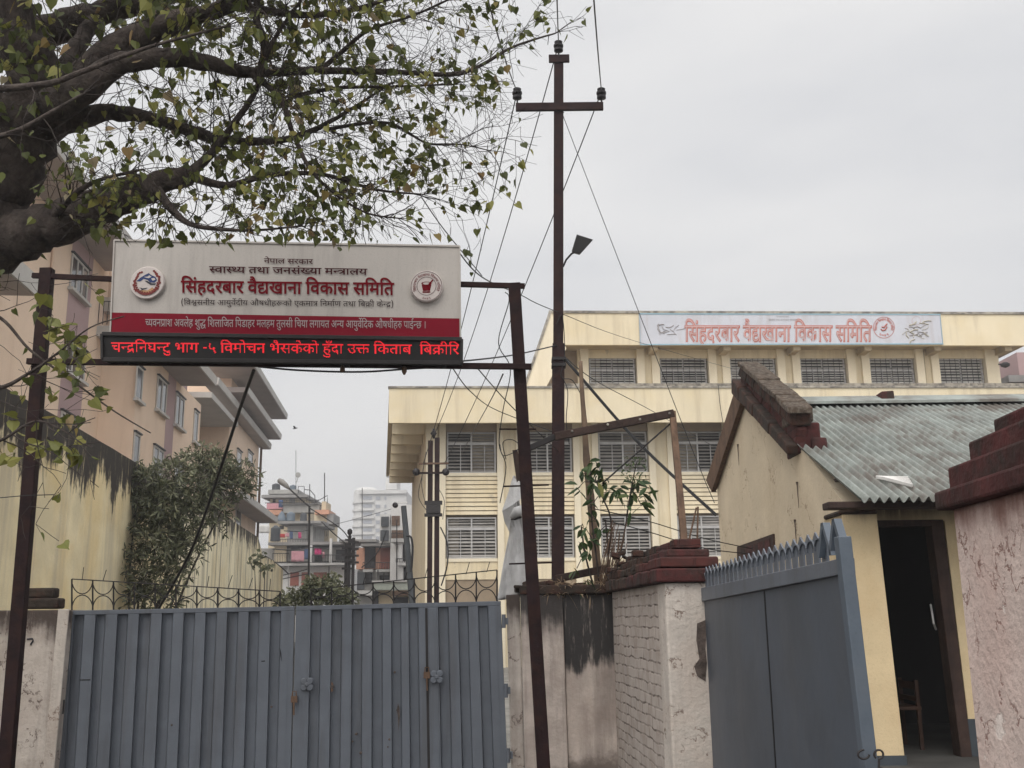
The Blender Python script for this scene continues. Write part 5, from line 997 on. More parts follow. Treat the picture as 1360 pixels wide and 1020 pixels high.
m = MB(); m.prism([(X0 + .35, YR, zr_ - .02), (X0 + .35, 15, zr_ - .9), (X0 + .35, 15, zr_ - .95), (X0 + .35, YR, zr_ - .07)], (XR - X0, 0, 0)); m.build('rear_roof', 'roof', sd)
# left gable wall: on a plane that runs from the porch post back to the rear corner
GA = P(1112, 700, 8.75); GBk = P(952, 645, 13.4)
gn = Vector((GBk.x - GA.x, GBk.y - GA.y, 0)); gd = gn.normalized(); gn = Vector((gd.y, -gd.x, 0)); gn = gn if gn.x < 0 else -gn
def gpt(px, py): return PP(px, py, Vector((GA.x, GA.y, 0)), gn)
outl = [(1120, 668), (1071, 602), (1050, 587), (988, 520), (952, 640)]
pw = [gpt(*q) for q in outl]
f0, b0_ = pw[0].copy(), pw[-1].copy(); f0.z = 0; b0_.z = 0
m = MB(); m.prism([f0] + pw + [b0_], -gn * .25); m.build('gable_wall', 'shedwall', sd)
# verge board down the back slope
m = MB(); a, b = gpt(985, 528) + gn * .12, gpt(950, 568) + gn * .12
vq = [gpt(987, 508), gpt(944.5, 638), gpt(952, 653), gpt(994, 527)]; m.hexa([p + gn * .01 for p in vq], [p + gn * .07 for p in vq]); m.build('verge_board', 'oldwood', sd)
# stepped brick parapet on the front slope of the gable
def gpara(name, mt, line_t, line_b, o0, o1, wob=.012, nseg=12):
    m = MB(); (t0, t1), (c0, c1) = line_t, line_b
    t0, t1, c0, c1 = gpt(*t0), gpt(*t1), gpt(*c0), gpt(*c1)
    for i in range(nseg):
        a0, a1 = i / nseg, (i + 1) / nseg; j = random.uniform(-wob, wob); k = Vector((0, 0, random.uniform(-wob, wob)))
        q = [c0.lerp(c1, a0), c0.lerp(c1, a1), t0.lerp(t1, a1) + k, t0.lerp(t1, a0) + k]
        m.prism([p + gn * (o1 + j) for p in q], -gn * (o1 - o0 + j))
    return m.build(name, mt, sd, bevel=.02)
gpara('parapet_course', 'moss', ((986, 503), (1063, 590)), ((986, 523), (1062, 604)), -.06, .13, .006, 7)
gpara('parapet_course', 'redbrick', ((990, 497), (1064, 568)), ((986.5, 504), (1063, 591)), -.06, .04, .006, 7)
gpara('parapet_course', 'moss', ((994, 484), (1064, 543)), ((990, 498), (1064, 566)), -.1, .1, .006, 6)
m = MB(); q = [gpt(996, 480), gpt(1066, 541)]
for i in range(9):
    a_, b_ = q[0].lerp(q[1], i / 9), q[0].lerp(q[1], (i + 1) / 9); z = random.uniform(-.015, .015)
    m.prism([p + gn * (.14 + random.uniform(-.01, .01)) + Vector((0, 0, dz + z)) for p, dz in ((a_, -.05), (b_, -.05), (b_, .012), (a_, .012))], -gn * .24)
m.build('parapet_top', 'lichen', sd, bevel=.012)
# end block of the parapet, facing the street
kb = gpt(1062, 600); kt = gpt(1063, 545)
m = MB(); w_ = .2; m.box(kb.x - .02, kb.x + w_, kb.y - .05, kb.y + .4, kb.z - .02, kt.z - .1); m.build('end_block', 'redpaint', sd, bevel=.02)
m = MB(); m.box(kb.x - .06, kb.x + w_ - .06, kb.y - .07, kb.y + .35, kt.z - .099, kt.z + .05); m.build('end_block_cap', 'lichen', sd, bevel=.02)
m = MB(); m.box(kb.x + .1, kb.x + w_ + .04, kb.y - .11, kb.y + .3, kb.z - .06, kb.z + .12); m.build('end_block_foot', 'redpaint', sd, bevel=.02)
# porch: beam, post, door wall, door frame, dark room, plinth
YP = 8.45
pl, pr = P(1120, 690, YP), P(1165, 690, YP)
m = MB(); a, b = P(1100, 676, 8.2), P(1260, 676, 8.2); m.box(a.x, XR, 8.2, 8.36, P(1150, 675, 8.2).z, P(1150, 663.5, 8.2).z - .012); m.build('porch_beam', 'wood', sd, bevel=.01)
def leanbox(name, mt, x0t, x1t, x0b, x1b, yt, Y, depth, zb=.2, bevel=.008):
    m = MB(); colprism(m, P(x0t, yt, Y), P(x1t, yt, Y), P(x0b, 1015, Y), P(x1b, 1015, Y), depth, zb); return m.build(name, mt, sd, bevel=bevel)
leanbox('porch_post', 'porch', 1117, 1164, 1158, 1203, 678, YP, .5)
m = MB(); a, b = P(1115, 684, YP - .01), P(1166, 678, YP - .01); m.box(a.x, b.x, YP - .01, YP + .45, a.z, b.z + .01); m.build('post_head', 'moss', sd, bevel=.02)
YD = 8.9
m = MB(); a = P(1160, 693, YD); m.box(pl.x + .1, XR, YD, YD + .2, a.z, 2.86); m.build('door_head_wall', 'porch', sd)
leanbox('door_side_wall', 'porch', 1254, 1420, 1293, 1460, 690, YD, .2, bevel=0)
fr_ = leanbox('door_frame', 'wood', 1236, 1253, 1278, 1293, 690, YD - .03, .16)
m = MB(); a, b = P(1166, 699, YD - .03), P(1252, 690, YD - .03); m.box(a.x, b.x, YD - .028, YD + .12, a.z, b.z); m.build('door_frame', 'wood', sd)
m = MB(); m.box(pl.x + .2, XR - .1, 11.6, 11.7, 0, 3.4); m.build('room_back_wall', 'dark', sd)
m = MB(); m.box(pl.x + .1, XR, 7.9, 11.7, 0, P(1200, 1017, 8.2).z - .03); m.build('plinth', 'ground', sd)
m = MB(); q = [Vector((f0.x, f0.y, 0)), Vector((b0_.x, b0_.y, 0))]; m.box(b0_.x + .3, XR, 14.4, 14.6, 0, 3.6); m.build('rear_wall', 'shedwall', sd)
m = MB(); m.box(XR - .12, XR, YD + .2, 14.4, 0, 3.2); m.build('end_wall', 'shedwall', sd)
# small window in the gable wall
wq = [gpt(x, y) + gn * .02 for x, y in ((981, 745), (1030, 740), (1029, 709), (981, 726))]
m = MB(); m.prism(wq, -gn * .06)
wo = m.build('window', 'wood', sd)
wq2 = [gpt(x, y) + gn * .026 for x, y in ((987, 745), (1026, 740), (1025.5, 715), (987, 729))]
m = MB(); m.prism(wq2, -gn * .02); m.build('pane', 'redpaint', wo)
for x, y in ((981, 590), (1057, 690), (1060, 640)): m = MB(); q = gpt(x, y) + gn * .012; m.tube([q, q + Vector((0, 0, -.035)), q + Vector((.0, .0, -.25))], [.012, .006, .002], 6); m.build('plaster_crack', 'rawedge', sd)
for nm_, x0, x1, yt_, Yk in (('skirting', 1157.5, 1204, 1004, YP - .012), ('skirting', 1284.5, 1420, 955, YD - .012)):
    m = MB(); q0, q1 = P(x0, yt_, Yk), P(x1, yt_, Yk); m.box(q0.x, q1.x, Yk, Yk + .01, .2, q0.z); m.build(nm_, 'skirt', sd)
m = MB(); m.tube([P(1236, 803, YD + .0), P(1238, 815, YD - .1), P(1240, 828, YD - .1), P(1243, 836, YD)], .008, 6); m.build('door_handle', 'alu', sd)
ch = thing('wooden_chair', 'dark wooden chair just inside the shed doorway', 'chair', tuple(P(1205, 1010, 9.3)))
cx, cz = P(1203, 1010, 9.3).x, P(1203, 1017, 8.2).z - .03; Yc = 9.35
m = MB(); m.box(cx - .2, cx + .2, Yc, Yc + .42, cz + .33, cz + .36); m.build('seat', 'chairm', ch, bevel=.006)
for ix, dy in ((-.19, 0), (.16, 0), (-.19, .39), (.16, .39)):
    m = MB(); m.box(cx + ix, cx + ix + .03, Yc + dy, Yc + dy + .03, cz, cz + .33); m.build('leg', 'chairm', ch)
m = MB(); m.box(cx + .16, cx + .19, Yc + .0, Yc + .03, cz + .36, cz + .58); m.box(cx + .16, cx + .19, Yc + .39, Yc + .42, cz + .36, cz + .58); m.box(cx + .162, cx + .188, Yc + .03, Yc + .39, cz + .5, cz + .56); m.box(cx + .162, cx + .188, Yc + .03, Yc + .39, cz + .4, cz + .44); m.build('backrest', 'chairm', ch)
# things lying on the roof
def roofpt(px, py): return PP(px, py, Vector((X0, YE, E0.z)), up)
lt = MB(); q = roofpt(1164, 638); 
for i in range(5): a = roofpt(1163 + i * 2, 637 + i * 1.4) + up * (.02 + .008 * i); b = roofpt(1206 + i * 1.5, 640 + i * 2.4) + up * .03; lt.bar(a, b, .03, .012, up)
tag(lt.build('plastic_sheet', 'litter', origin=tuple(q), bevel=.004), 'crumpled white plastic strip lying on the corrugated roof', 'litter')
bk = MB(); q = P(1175, 532, 11.35); bk.hexa([q + Vector(v) for v in ((-.07, -.1, -.03), (.08, -.1, -.03), (.09, .1, -.03), (-.08, .1, -.03))], [q + Vector(v) for v in ((-.06, -.09, .09), (.085, -.08, .1), (.08, .1, .1), (-.07, .08, .08))])
tag(bk.build('brick', 'redpaint', origin=tuple(q), bevel=.012), 'dark brick weighing down the ridge of the corrugated roof', 'brick')

# ------------------------------------------------------------------ utility pole behind the wall
YU = 14.0
up_ = thing('utility_pole', 'tall dark steel utility pole with cross arm and three insulators', 'utility pole', (P(742, 760, YU).x, YU, 0))
a, b = P(742, 78, YU), P(741, 770, YU); xm = a.x
d = b - a; base_ = a + d * (a.z / (a.z - b.z))
def ibeam(mb, a, b, w, h, t=.016):
    a, b = Vector(a), Vector(b); L = b - a
    mb.obox(a + Vector((-w / 2, -h / 2, 0)), (w, 0, 0), (0, t, 0), L); mb.obox(a + Vector((-w / 2, h / 2 - t, 0)), (w, 0, 0), (0, t, 0), L); mb.obox(a + Vector((-t / 2, -h / 2 + t, 0)), (t, 0, 0), (0, h - 2 * t, 0), L)
mid = a + d * ((478 - 78) / (770 - 78.))
m = MB(); ibeam(m, mid, a, .138, .14); m.build('upper_mast', 'steel', up_)
m = MB(); ibeam(m, base_, mid, .168, .17); m.build('mast', 'steel', up_)
m = MB(); p0, p1 = P(729, 83, YU - .08), P(756, 73, YU - .08); m.box(p0.x, p1.x, YU - .1, YU - .062, p0.z, p1.z); m.build('head_plate', 'steel', up_)
m = MB(); p0, p1 = P(685, 147, YU - .1), P(801, 136, YU - .1); m.box(p0.x, p1.x, YU - .12, YU - .11, p0.z, p1.z); m.box(p0.x, p1.x, YU - .109, YU - .062, p1.z - .012, p1.z); m.box(p0.x, p1.x, YU - .109, YU - .062, p0.z, p0.z + .012); m.build('cross_arm', 'steel', up_)
INS = []
for x, y in ((687, 136), (742, 73), (799, 136)):
    q = P(x, y, YU - .1); m = MB(); m.lathe(q, [(.012, -.02), (.012, .05), (.04, .055), (.068, .065), (.068, .1), (.045, .108), (.06, .118), (.074, .135), (.074, .165), (.05, .18), (.056, .19), (.062, .215), (.035, .232)], 14); m.build('insulator', 'porcelain', up_, smooth=False); INS.append(q + Vector((0, -.05, .15)))
m = MB()
for y in (478, 486): q = P(742, y, YU); m.box(q.x - .1, q.x + .1, YU - .105, YU + .105, q.z - .02, q.z + .02)
m.build('clamp', 'darksteel', up_)
lp = thing('flood_lamp', 'small dark floodlight on a bent arm on the utility pole', 'lamp', tuple(P(748, 352, YU)))
m = MB(); m.tube([P(748, 354, YU - .1), P(752, 345, YU - .2), P(759, 337, YU - .3), P(767, 333, YU - .34)], .014, 8); m.build('arm', 'darksteel', lp)
m = MB(); q = [P(759, 334, YU - .4), P(771, 337, YU - .4), P(788, 318, YU - .4), P(766, 311, YU - .4)]
m.hexa(q, [p.lerp(sum(q, Vector()) / 4, .18) + Vector((0, .2, .03)) for p in q]); m.build('housing', 'darksteel', lp, bevel=.008)
m = MB(); m.prism([p.lerp(sum(q, Vector()) / 4, .1) + Vector((0, -.004, 0)) for p in q], (0, .003, 0)); m.build('glass', 'ledbox', lp)

# distant pole in the yard
Y2 = 30.0
p2 = thing('distribution_pole', 'rusty twin-rail distribution pole at the left corner of the office building', 'utility pole', (P(576, 790, Y2).x, Y2, 0))
for x in (571.5, 580.5):
    a = P(x, 585 if x < 575 else 581, Y2); m = MB(); m.box(a.x - .07, a.x + .07, Y2, Y2 + .12, 0, a.z); m.build('rail', 'steel', p2)
for y, x0, x1 in ((615.5, 556, 596), (628, 553, 591)):
    m = MB(); a, b = P(x0, y + 1.4, Y2 - .08), P(x1, y - 1.4, Y2 - .08); m.box(a.x, b.x, Y2 - .1, Y2 - .02, a.z, b.z); m.build('cross_arm', 'oldwood' if y < 620 else 'steel', p2)
for x in (553, 592): m = MB(); m.lathe(P(x, 627, Y2 - .1), [(.03, -.12), (.1, -.08), (.11, .04), (.06, .1)], 12, 'Y'); m.build('insulator', 'porcelain', p2, smooth=True)
m = MB(); m.lathe(P(576, 578, Y2), [(.03, -.1), (.06, 0), (.1, .05), (.05, .12), (.03, .2)], 10); m.build('insulator', 'porcelain', p2, smooth=True)
m = MB(); a, b = P(566, 686, Y2 - .1), P(585, 665, Y2 - .1); m.box(a.x, b.x, Y2 - .16, Y2 - .01, a.z + .1, b.z - .12); m.box(a.x - .05, b.x + .05, Y2 - .12, Y2 - .005, b.z - .11, b.z); m.box(a.x - .05, b.x + .05, Y2 - .12, Y2 - .005, a.z, a.z + .09); m.build('switch_box', 'darksteel', p2)
for pts in ([(585, 700), (594, 722), (594, 750), (586, 778)], [(566, 600), (560, 640), (564, 665)], [(583, 650), (590, 665), (588, 690)], [(561, 630), (556, 660), (570, 682)]):
    pp = smooth_path([(P(x, y, Y2 - .15), .022 if pts[0][1] > 690 else .010) for x, y in pts]); m = MB(); m.tube([p for p, r in pp], [r for p, r in pp], 6); m.build('cable', 'cable', p2)

# ------------------------------------------------------------------ wires
def wire(label, pts, r, group=None, drop=0, n=16):
    if len(pts) == 2: path = sag(pts[0], pts[1], drop, n)
    else: path = [p for p, _ in smooth_path([(p, 0) for p in pts], 6)]
    m = MB(); m.tube(path, r, 5); o = m.build('overhead_wire', 'cable', origin=tuple(path[0])); return tag(o, label, 'wire', group)
T2 = [P(562, 616, Y2), P(576, 579, Y2), P(590, 616, Y2)]
wire('wire from the left insulator of the tall pole down to the distribution pole', [INS[0], T2[0]], .009, None, .35)
wire('wire from the top insulator of the tall pole down to the distribution pole', [INS[1], T2[1]], .009, None, .5)
wire('wire from the right insulator of the tall pole down to the distribution pole', [INS[2], T2[2]], .009, None, .3)
for k, (px, lab) in enumerate(((640, 'left'), (737, 'top'), (787, 'right'))):
    q = P(px - (40 if k == 0 else 12 if k == 2 else 3), -190, 5); wire('wire rising overhead toward the street from the %s insulator of the tall pole' % lab, [INS[k], q], .008, None, .15)
wire('thin stay wire slanting from the tall pole past the banner to the shed', [P(749, 150, YU), P(751, 162, YU), P(905, 560, 13.5), P(949, 668, 13.2)], .0055)
wire('thick black service cable from the tall pole down to the shed corner', [P(748, 474, YU), P(762, 490, 13.9), P(850, 590, 13.8), P(951, 684, 13.3)], .022)
wire('thin wire running from the signboard corner down across the fascia', [P(606, 330, 8.6), P(640, 368, 9), P(692, 392, 12), P(742, 415, YU), P(850, 455, 25), P(1010, 500, 39.5)], .006)
wire('thin wire from the tree across the sign post to the tall pole', [P(560, 262, 8), P(590, 305, 8.7), P(640, 366, 10)], .005)
wire('thin wire from the tall pole across the lower fascia', [P(742, 466, YU), P(790, 505, 16), P(870, 548, 22), P(960, 600, 30)], .007)
wire('twisted service wire from the tall pole to the left behind the sign post', [P(742, 458, YU), P(690, 470, 12.5), P(640, 477, 10.5), P(560, 484, 9.2)], .009)
wire('loose wire curling down the right sign post', [P(671, 388, 8.7), P(676, 400, 8.8), P(662, 455, 8.9), P(678, 490, 9), P(668, 545, 9), P(663, 590, 9), P(672, 620, 9), P(664, 668, 9)], .0045)
wire('looped wire hanging beside the tarpaulin', [P(664, 590, 9.3), P(668, 605, 9.3), P(684, 600, 9.3), P(690, 592, 9.3), P(680, 584, 9.3), P(668, 588, 9.3), P(672, 610, 9.3)], .004)
wire('slack wire crossing the fascia left of the sign post', [P(600, 487, 9), P(625, 520, 11), P(660, 545, 14), P(742, 576, YU)], .006)
wire('wire from under the LED display down across the fascia', [P(635, 490, 9), P(670, 530, 11), P(700, 560, 12), P(742, 600, YU)], .006)
wire('wire slanting down left from the sign post to the upper left window', [P(668, 497, 9.5), P(650, 535, 16), P(625, 580, 26), P(612, 605, 36)], .008)
wire('loose wire hanging from the tall pole flood lamp height', [P(746, 500, YU - .1), P(754, 520, YU - .1), P(752, 560, YU - .1), P(756, 590, YU - .1)], .006)
wire('hanging cord of loops on the tall pole', [P(739, 430, YU - .1), P(747, 420, YU - .1), P(750, 470, YU - .1), P(745, 500, YU - .1), P(760, 505, YU - .1), P(772, 525, YU - .1)], .006)
wire('upper of two thin wires running into the gable window', [P(790, 676, 9.7), P(860, 692, 10), P(935, 715, 10.6), P(1000, 729, 11)], .005, None)
wire('lower of two thin wires running into the gable window', [P(800, 690, 9.7), P(860, 706, 10), P(935, 728, 10.6), P(1000, 736, 11)], .005, None)
wire('black hanging cable from the sign crossbar down behind the gate', [P(337, 492, 8.6), P(318, 545, 9.2), P(287, 640, 10.2), P(252, 735, 11), P(205, 818, 11.6)], .016)
wire('slack cable drooping under the sign crossbar', [P(343, 487, 8.56), P(400, 492, 8.56), P(480, 494, 8.56), P(560, 489, 8.56), P(690, 484, 8.56)], .009)
wire('short thin wire tied across the left sign post', [P(-20, 663, 8.5), P(24, 659, 8.5), P(38, 658, 8.5), P(72, 657, 8.5)], .004)
wire('thin wire down the front of the lower fascia', [P(954, 512, YB0 - .1), P(956, 535, YB0 - .1), P(960, 561, YB0 - .1)], .012)
# ------------------------------------------------------------------ leaf meshes
def frame_from(d, roll):
    d = d.normalized(); a = d.orthogonal().normalized(); b = d.cross(a)
    u = a * math.cos(roll) + b * math.sin(roll); return d, u, d.cross(u)
def heart_leaf(mb, p, d, L, roll, tint, fold=.25):
    """heart shaped leaf with a drip tip, folded along its midrib"""
    d, u, n = frame_from(d, roll); W = L * .42
    prof = [(0.02, .25), (-.06, .62), (.12, .98), (.38, .86), (.62, .45), (.8, .14)]
    tip = p + d * L + n * (-.1 * L); b = len(mb.v); mb.v.append(tuple(p)); mb.v.append(tuple(tip))
    mb.v.append(tuple(p + d * L * .42 - n * (.03 * L)))
    for s in (-1, 1):
        for t, w in prof: mb.v.append(tuple(p + d * (L * t) + u * (s * W * w) + n * (fold * W * w - .08 * L * t * t)))
    l = [b + 3 + i for i in range(6)]; r = [b + 9 + i for i in range(6)]
    mb.face((b, b + 2, l[3], l[2], l[1], l[0]), tint); mb.face((b + 2, b + 1, l[5], l[4], l[3]), tint)
    mb.face((b, r[0], r[1], r[2], r[3], b + 2), tint); mb.face((b + 2, r[3], r[4], r[5], b + 1), tint)
def lance_leaf(mb, p, d, L, W, roll, tint, droop=.15, fold=.3):
    d, u, n = frame_from(d, roll); b = len(mb.v)
    q = [(0, 0), (.3, .8), (.6, 1), (.85, .5)]
    mid = [p + d * L * t - Vector((0, 0, droop * L * t * t)) for t in (0, .3, .6, .85, 1)]
    for c_ in mid: mb.v.append(tuple(c_))
    for s in (-1, 1):
        for (t, w), c_ in zip(q[1:], mid[1:]): mb.v.append(tuple(c_ + u * (s * W * w * .5) + n * (fold * W * w * .5)))
    for o in (5, 8):
        mb.face((b, b + 1, b + o) if o == 5 else (b, b + o, b + 1), tint)
        for i in (0, 1):
            f = (b + 1 + i, b + 2 + i, b + o + 1 + i, b + o + i); mb.face(f if o == 5 else f[::-1], tint)
        f = (b + 3, b + 4, b + o + 2); mb.face(f if o == 5 else f[::-1], tint)
def rvec(): 
    while True:
        v = Vector((random.uniform(-1, 1), random.uniform(-1, 1), random.uniform(-1, 1)))
        if .05 < v.length < 1: return v.normalized()

# ------------------------------------------------------------------ big fig tree on the left
random.seed(21)
ft = thing('fig_tree', 'big old fig tree with thick dark limbs and hanging heart shaped leaves', 'tree', (-4.6, 6.2, 0))
def lim(pts): return [(P(x, y, Y), r / 1360 * Y) for x, y, Y, r in pts]
TR0 = [(Vector((-4.6, 6.3, -.2)), .62), (Vector((-4.5, 6.25, 1.0)), .5), (Vector((-4.1, 6.2, 2.4)), .42)]
limbs = [
 ('trunk', TR0 + lim([(-120, 420, 6.2, 80), (-40, 300, 6.2, 66), (5, 220, 6.1, 55), (40, 150, 6.0, 50), (44, 95, 5.9, 38), (22, 30, 5.8, 27), (0, -60, 5.7, 25), (-30, -260, 5.4, 20)])),
 ('limb', lim([(-100, 400, 6.2, 46), (-30, 340, 6.2, 40), (40, 309, 6.15, 35), (100, 287, 6.1, 31), (150, 268, 6.1, 25), (205, 246, 6.1, 19), (250, 232, 6.1, 15)])),
 ('limb', lim([(20, 175, 6.0, 38), (75, 128, 5.9, 30), (125, 95, 5.9, 25), (175, 55, 5.8, 21), (240, 28, 5.8, 14.5), (310, 5, 5.7, 11), (400, -40, 5.6, 7)])),
 ('limb', lim([(-60, 95, 6.3, 26), (0, 64, 6.3, 25), (60, 43, 6.4, 23), (127, 20, 6.4, 20), (200, -4, 6.5, 16), (300, -60, 6.6, 12)])),
 ('limb', lim([(70, 118, 6.0, 15), (92, 80, 6.1, 13.5), (113, 45, 6.3, 12.5), (128, 22, 6.4, 11)])),
 ('limb', lim([(60, 150, 5.8, 27), (110, 118, 5.7, 22), (165, 84, 5.7, 17), (225, 76, 5.7, 14), (275, 84, 5.8, 11), (330, 96, 6, 7.5), (390, 94, 6.2, 6.5), (440, 94, 6.3, 5.5), (520, 95, 6.4, 4), (613, 97, 6.6, 3), (680, 63, 6.8, 2), (738, 44, 7, 1.2)])),
 ('limb', lim([(50, 172, 6.1, 22), (105, 155, 6.1, 18), (150, 150, 6.2, 12), (200, 157, 6.2, 9), (253, 174, 6.3, 8), (300, 186, 6.3, 6.5), (360, 188, 6.4, 5), (413, 174, 6.4, 4), (463, 147, 6.5, 2.6), (520, 110, 6.6, 1.5)])),
 ('branch', lim([(423, 95, 6.3, 4), (455, 68, 6.3, 3.5), (490, 40, 6.2, 2.6), (550, 20, 6.2, 2), (605, -5, 6.1, 1.4)])),
 ('branch', lim([(390, 128, 6.3, 3.6), (447, 117, 6.3, 2.8), (523, 115, 6.4, 2), (600, 112, 6.4, 1.2)])),
 ('branch', lim([(432, 172, 6.4, 3), (513, 163, 6.4, 2.2), (567, 190, 6.4, 1.5), (613, 192, 6.4, 1), (650, 200, 6.4, .8)])),
 ('branch', lim([(250, 232, 6.1, 9), (280, 205, 6.1, 6), (310, 165, 6.0, 5), (340, 120, 5.9, 4), (360, 60, 5.8, 3), (400, 0, 5.7, 2)])),
 ('branch', lim([(250, 232, 6.1, 8), (300, 246, 6.1, 5), (360, 232, 6.2, 4), (430, 232, 6.3, 3), (500, 252, 6.4, 2), (560, 258, 6.4, 1)])),
 ('branch', lim([(340, 110, 5.9, 5), (352, 60, 5.8, 6), (340, 20, 5.7, 5.5), (350, -60, 5.6, 4)])),
 ('branch', lim([(330, 96, 6, 5), (372, 130, 5.9, 4.5), (390, 180, 5.9, 3.5), (420, 235, 5.9, 2.6), (480, 280, 6.0, 1.6), (530, 290, 6.0, 1)])),
 ('branch', lim([(310, 5, 5.7, 7), (400, 20, 5.8, 5), (480, 10, 5.9, 3.5), (560, -20, 6, 2)])),
 ('branch', lim([(205, 246, 6.1, 8), (230, 280, 5.9, 6), (260, 300, 5.8, 3.5), (330, 306, 5.7, 2), (400, 300, 5.7, 1.2)])),
 ('branch', lim([(-30, 120, 4.8, 6), (60, 112, 4.7, 5), (110, 95, 4.7, 4), (200, 62, 4.7, 2.8), (300, 35, 4.8, 1.6)])),
 ('branch', lim([(-40, 190, 4.6, 5), (20, 175, 4.6, 4), (70, 148, 4.6, 3), (110, 125, 4.6, 2)])),
 ('branch', lim([(-60, 400, 5.2, 4), (0, 422, 5.1, 2.4), (40, 465, 5.1, 1.9), (95, 505, 5.1, 1.5), (150, 545, 5.1, 1.1), (200, 575, 5.1, .9)])),
 ('branch', lim([(-60, 520, 4.9, 5), (0, 515, 4.9, 3.2), (36, 497, 4.9, 2.2), (75, 470, 4.9, 1.5), (120, 435, 4.9, 1.0), (165, 420, 4.9, .9)])),
 ('branch', lim([(-60, 600, 4.7, 4), (0, 585, 4.7, 2.2), (45, 560, 4.7, 1.6), (80, 570, 4.7, 1.1), (110, 590, 4.7, 1)])),
 ('branch', lim([(60, 300, 6.1, 7), (95, 262, 5.8, 5), (130, 240, 5.6, 3), (190, 225, 5.4, 1.6)])),
]
paths = []
for name, pts in limbs:
    sp_ = smooth_path(pts, 6)
    if name != 'branch': sp_ = [(p + rvec() * r * .13, r * (1 + .22 * noise.noise(p * 5))) for p, r in sp_]
    paths.append((name, sp_))
    m = MB()
    m.tube([p for p, r in sp_], [max(r, .003) for p, r in sp_], 14 if name != 'branch' else 7)
    m.build(name, 'bark', ft, smooth=True)
tw, lf = MB(), MB()
def leaf_tint():
    r = random.random()
    return random.uniform(.02, .45) if r < .66 else random.uniform(.45, .75) if r < .88 else random.uniform(.75, 1)
def on_sign(p):                                # twigs are pruned clear of the face of the signboard
    x, y = screen(p); return (122 < x < 618 and 312 < y < 500) or x > 772 or (x > 690 and y > 215) or (x > 712 and 50 < y) or (674 < x < 700 and 98 < y < 150) or (x > 120 and 500 < y)
def screen(p):
    q = C3.transposed() @ (p - EYE); return 680 + FPX * q.x / -q.z, 510 - FPX * q.y / -q.z
def grow_twig(p, d, L, r, depth, leafy, big=1.):
    n = max(3, int(L / .07)); path = [p.copy()]; d = d.normalized()
    for i in range(n):
        if on_sign(p): break
        d = (d + rvec() * .28 + Vector((0, 0, -.07 if depth else -.03))).normalized()
        p = p + d * (L / n); path.append(p.copy())
        if depth < 2 and i > 0 and random.random() < (.6 if depth == 0 else .3):
            sd_ = (d + rvec() * 1.0).normalized(); grow_twig(p, sd_, L * random.uniform(.35, .65), r * .6, depth + 1, leafy, big)
        if random.random() < leafy * 1.2 * min(1.9, max(.12, .85 + 2.2 * noise.noise(p * 1.9))) * (.55 if i > n * .35 else .18):
            hang = (Vector((0, 0, -1)) * random.uniform(.3, 1.3) + rvec() * .7 + d * .4).normalized()
            pet = p + hang * random.uniform(.02, .05)
            if depth < 2 or random.random() < .5: tw.tube([p, pet], .0012, 3, False)
            heart_leaf(lf, pet, hang, random.uniform(.034, .080) * big, random.uniform(0, 6.28), leaf_tint(), random.uniform(.1, .5))
    tw.tube(path, [max(.0013, r * (1 - .75 * i / n)) for i in range(len(path))], 4, False)
DENS = {1: (5, .9), 2: (7, .6), 3: (5, .5), 4: (5, .5), 5: (7, .85), 6: (6, .9), 7: (8, .9), 8: (7.5, 1.0), 9: (6.5, 1.0), 10: (8, 1.0), 11: (9, 1.0), 12: (7, .9), 13: (9.5, 1.3), 14: (7, .9), 15: (11, 1.25), 16: (2.2, .22), 17: (2.4, .2), 18: (2.0, .1), 19: (3.4, 1.2), 20: (3.0, 1.2), 21: (10, 1.1)}
for k, (name, sp_) in enumerate(paths):
    if k not in DENS: continue
    den, leafy = DENS[k]
    for i in range(2, len(sp_) - 1):
        (a, r0), (b, r1) = sp_[i], sp_[i + 1]; L = (b - a).length
        nt = den * 2.3 * L * (1.0 if r0 < .05 else .45); cnt = int(nt) + (random.random() < nt % 1)
        for _ in range(cnt):
            p = a.lerp(b, random.random()); dr = (b - a).normalized()
            out = (dr * .8 + rvec() * 1.0 + Vector((.15, -.1, .0))).normalized()
            sx, sy = screen(p)
            if name == 'limb' and r0 > .09 and random.random() < .5: continue
            big = 1.05 if k in (16, 17, 18, 19, 20) else 1.
            grow_twig(p, out, random.uniform(.25, .62) * (1. if r0 > .012 else .8), .0045 if r0 > .02 else .0032, 0, leafy, big)
    if k >= 5 and k not in (16, 17, 18, 19, 20):                                    # long bare twigs
        for i in range(2, len(sp_) - 1):
            if random.random() < .38 and screen(sp_[i][0])[0] < 640:
                p, r = sp_[i]; out = ((sp_[i + 1][0] - p).normalized() + rvec() * 1.1).normalized(); grow_twig(p, out, random.uniform(.4, .9), .003, 0, .10)
    if name == 'branch' or k in (5, 6):           # a spray at the tip
        p, r = sp_[-1]; dr = (sp_[-1][0] - sp_[-3][0]).normalized()
        for _ in range(3): grow_twig(p, (dr + rvec() * .6).normalized(), random.uniform(.2, .45), .003, 0, leafy)
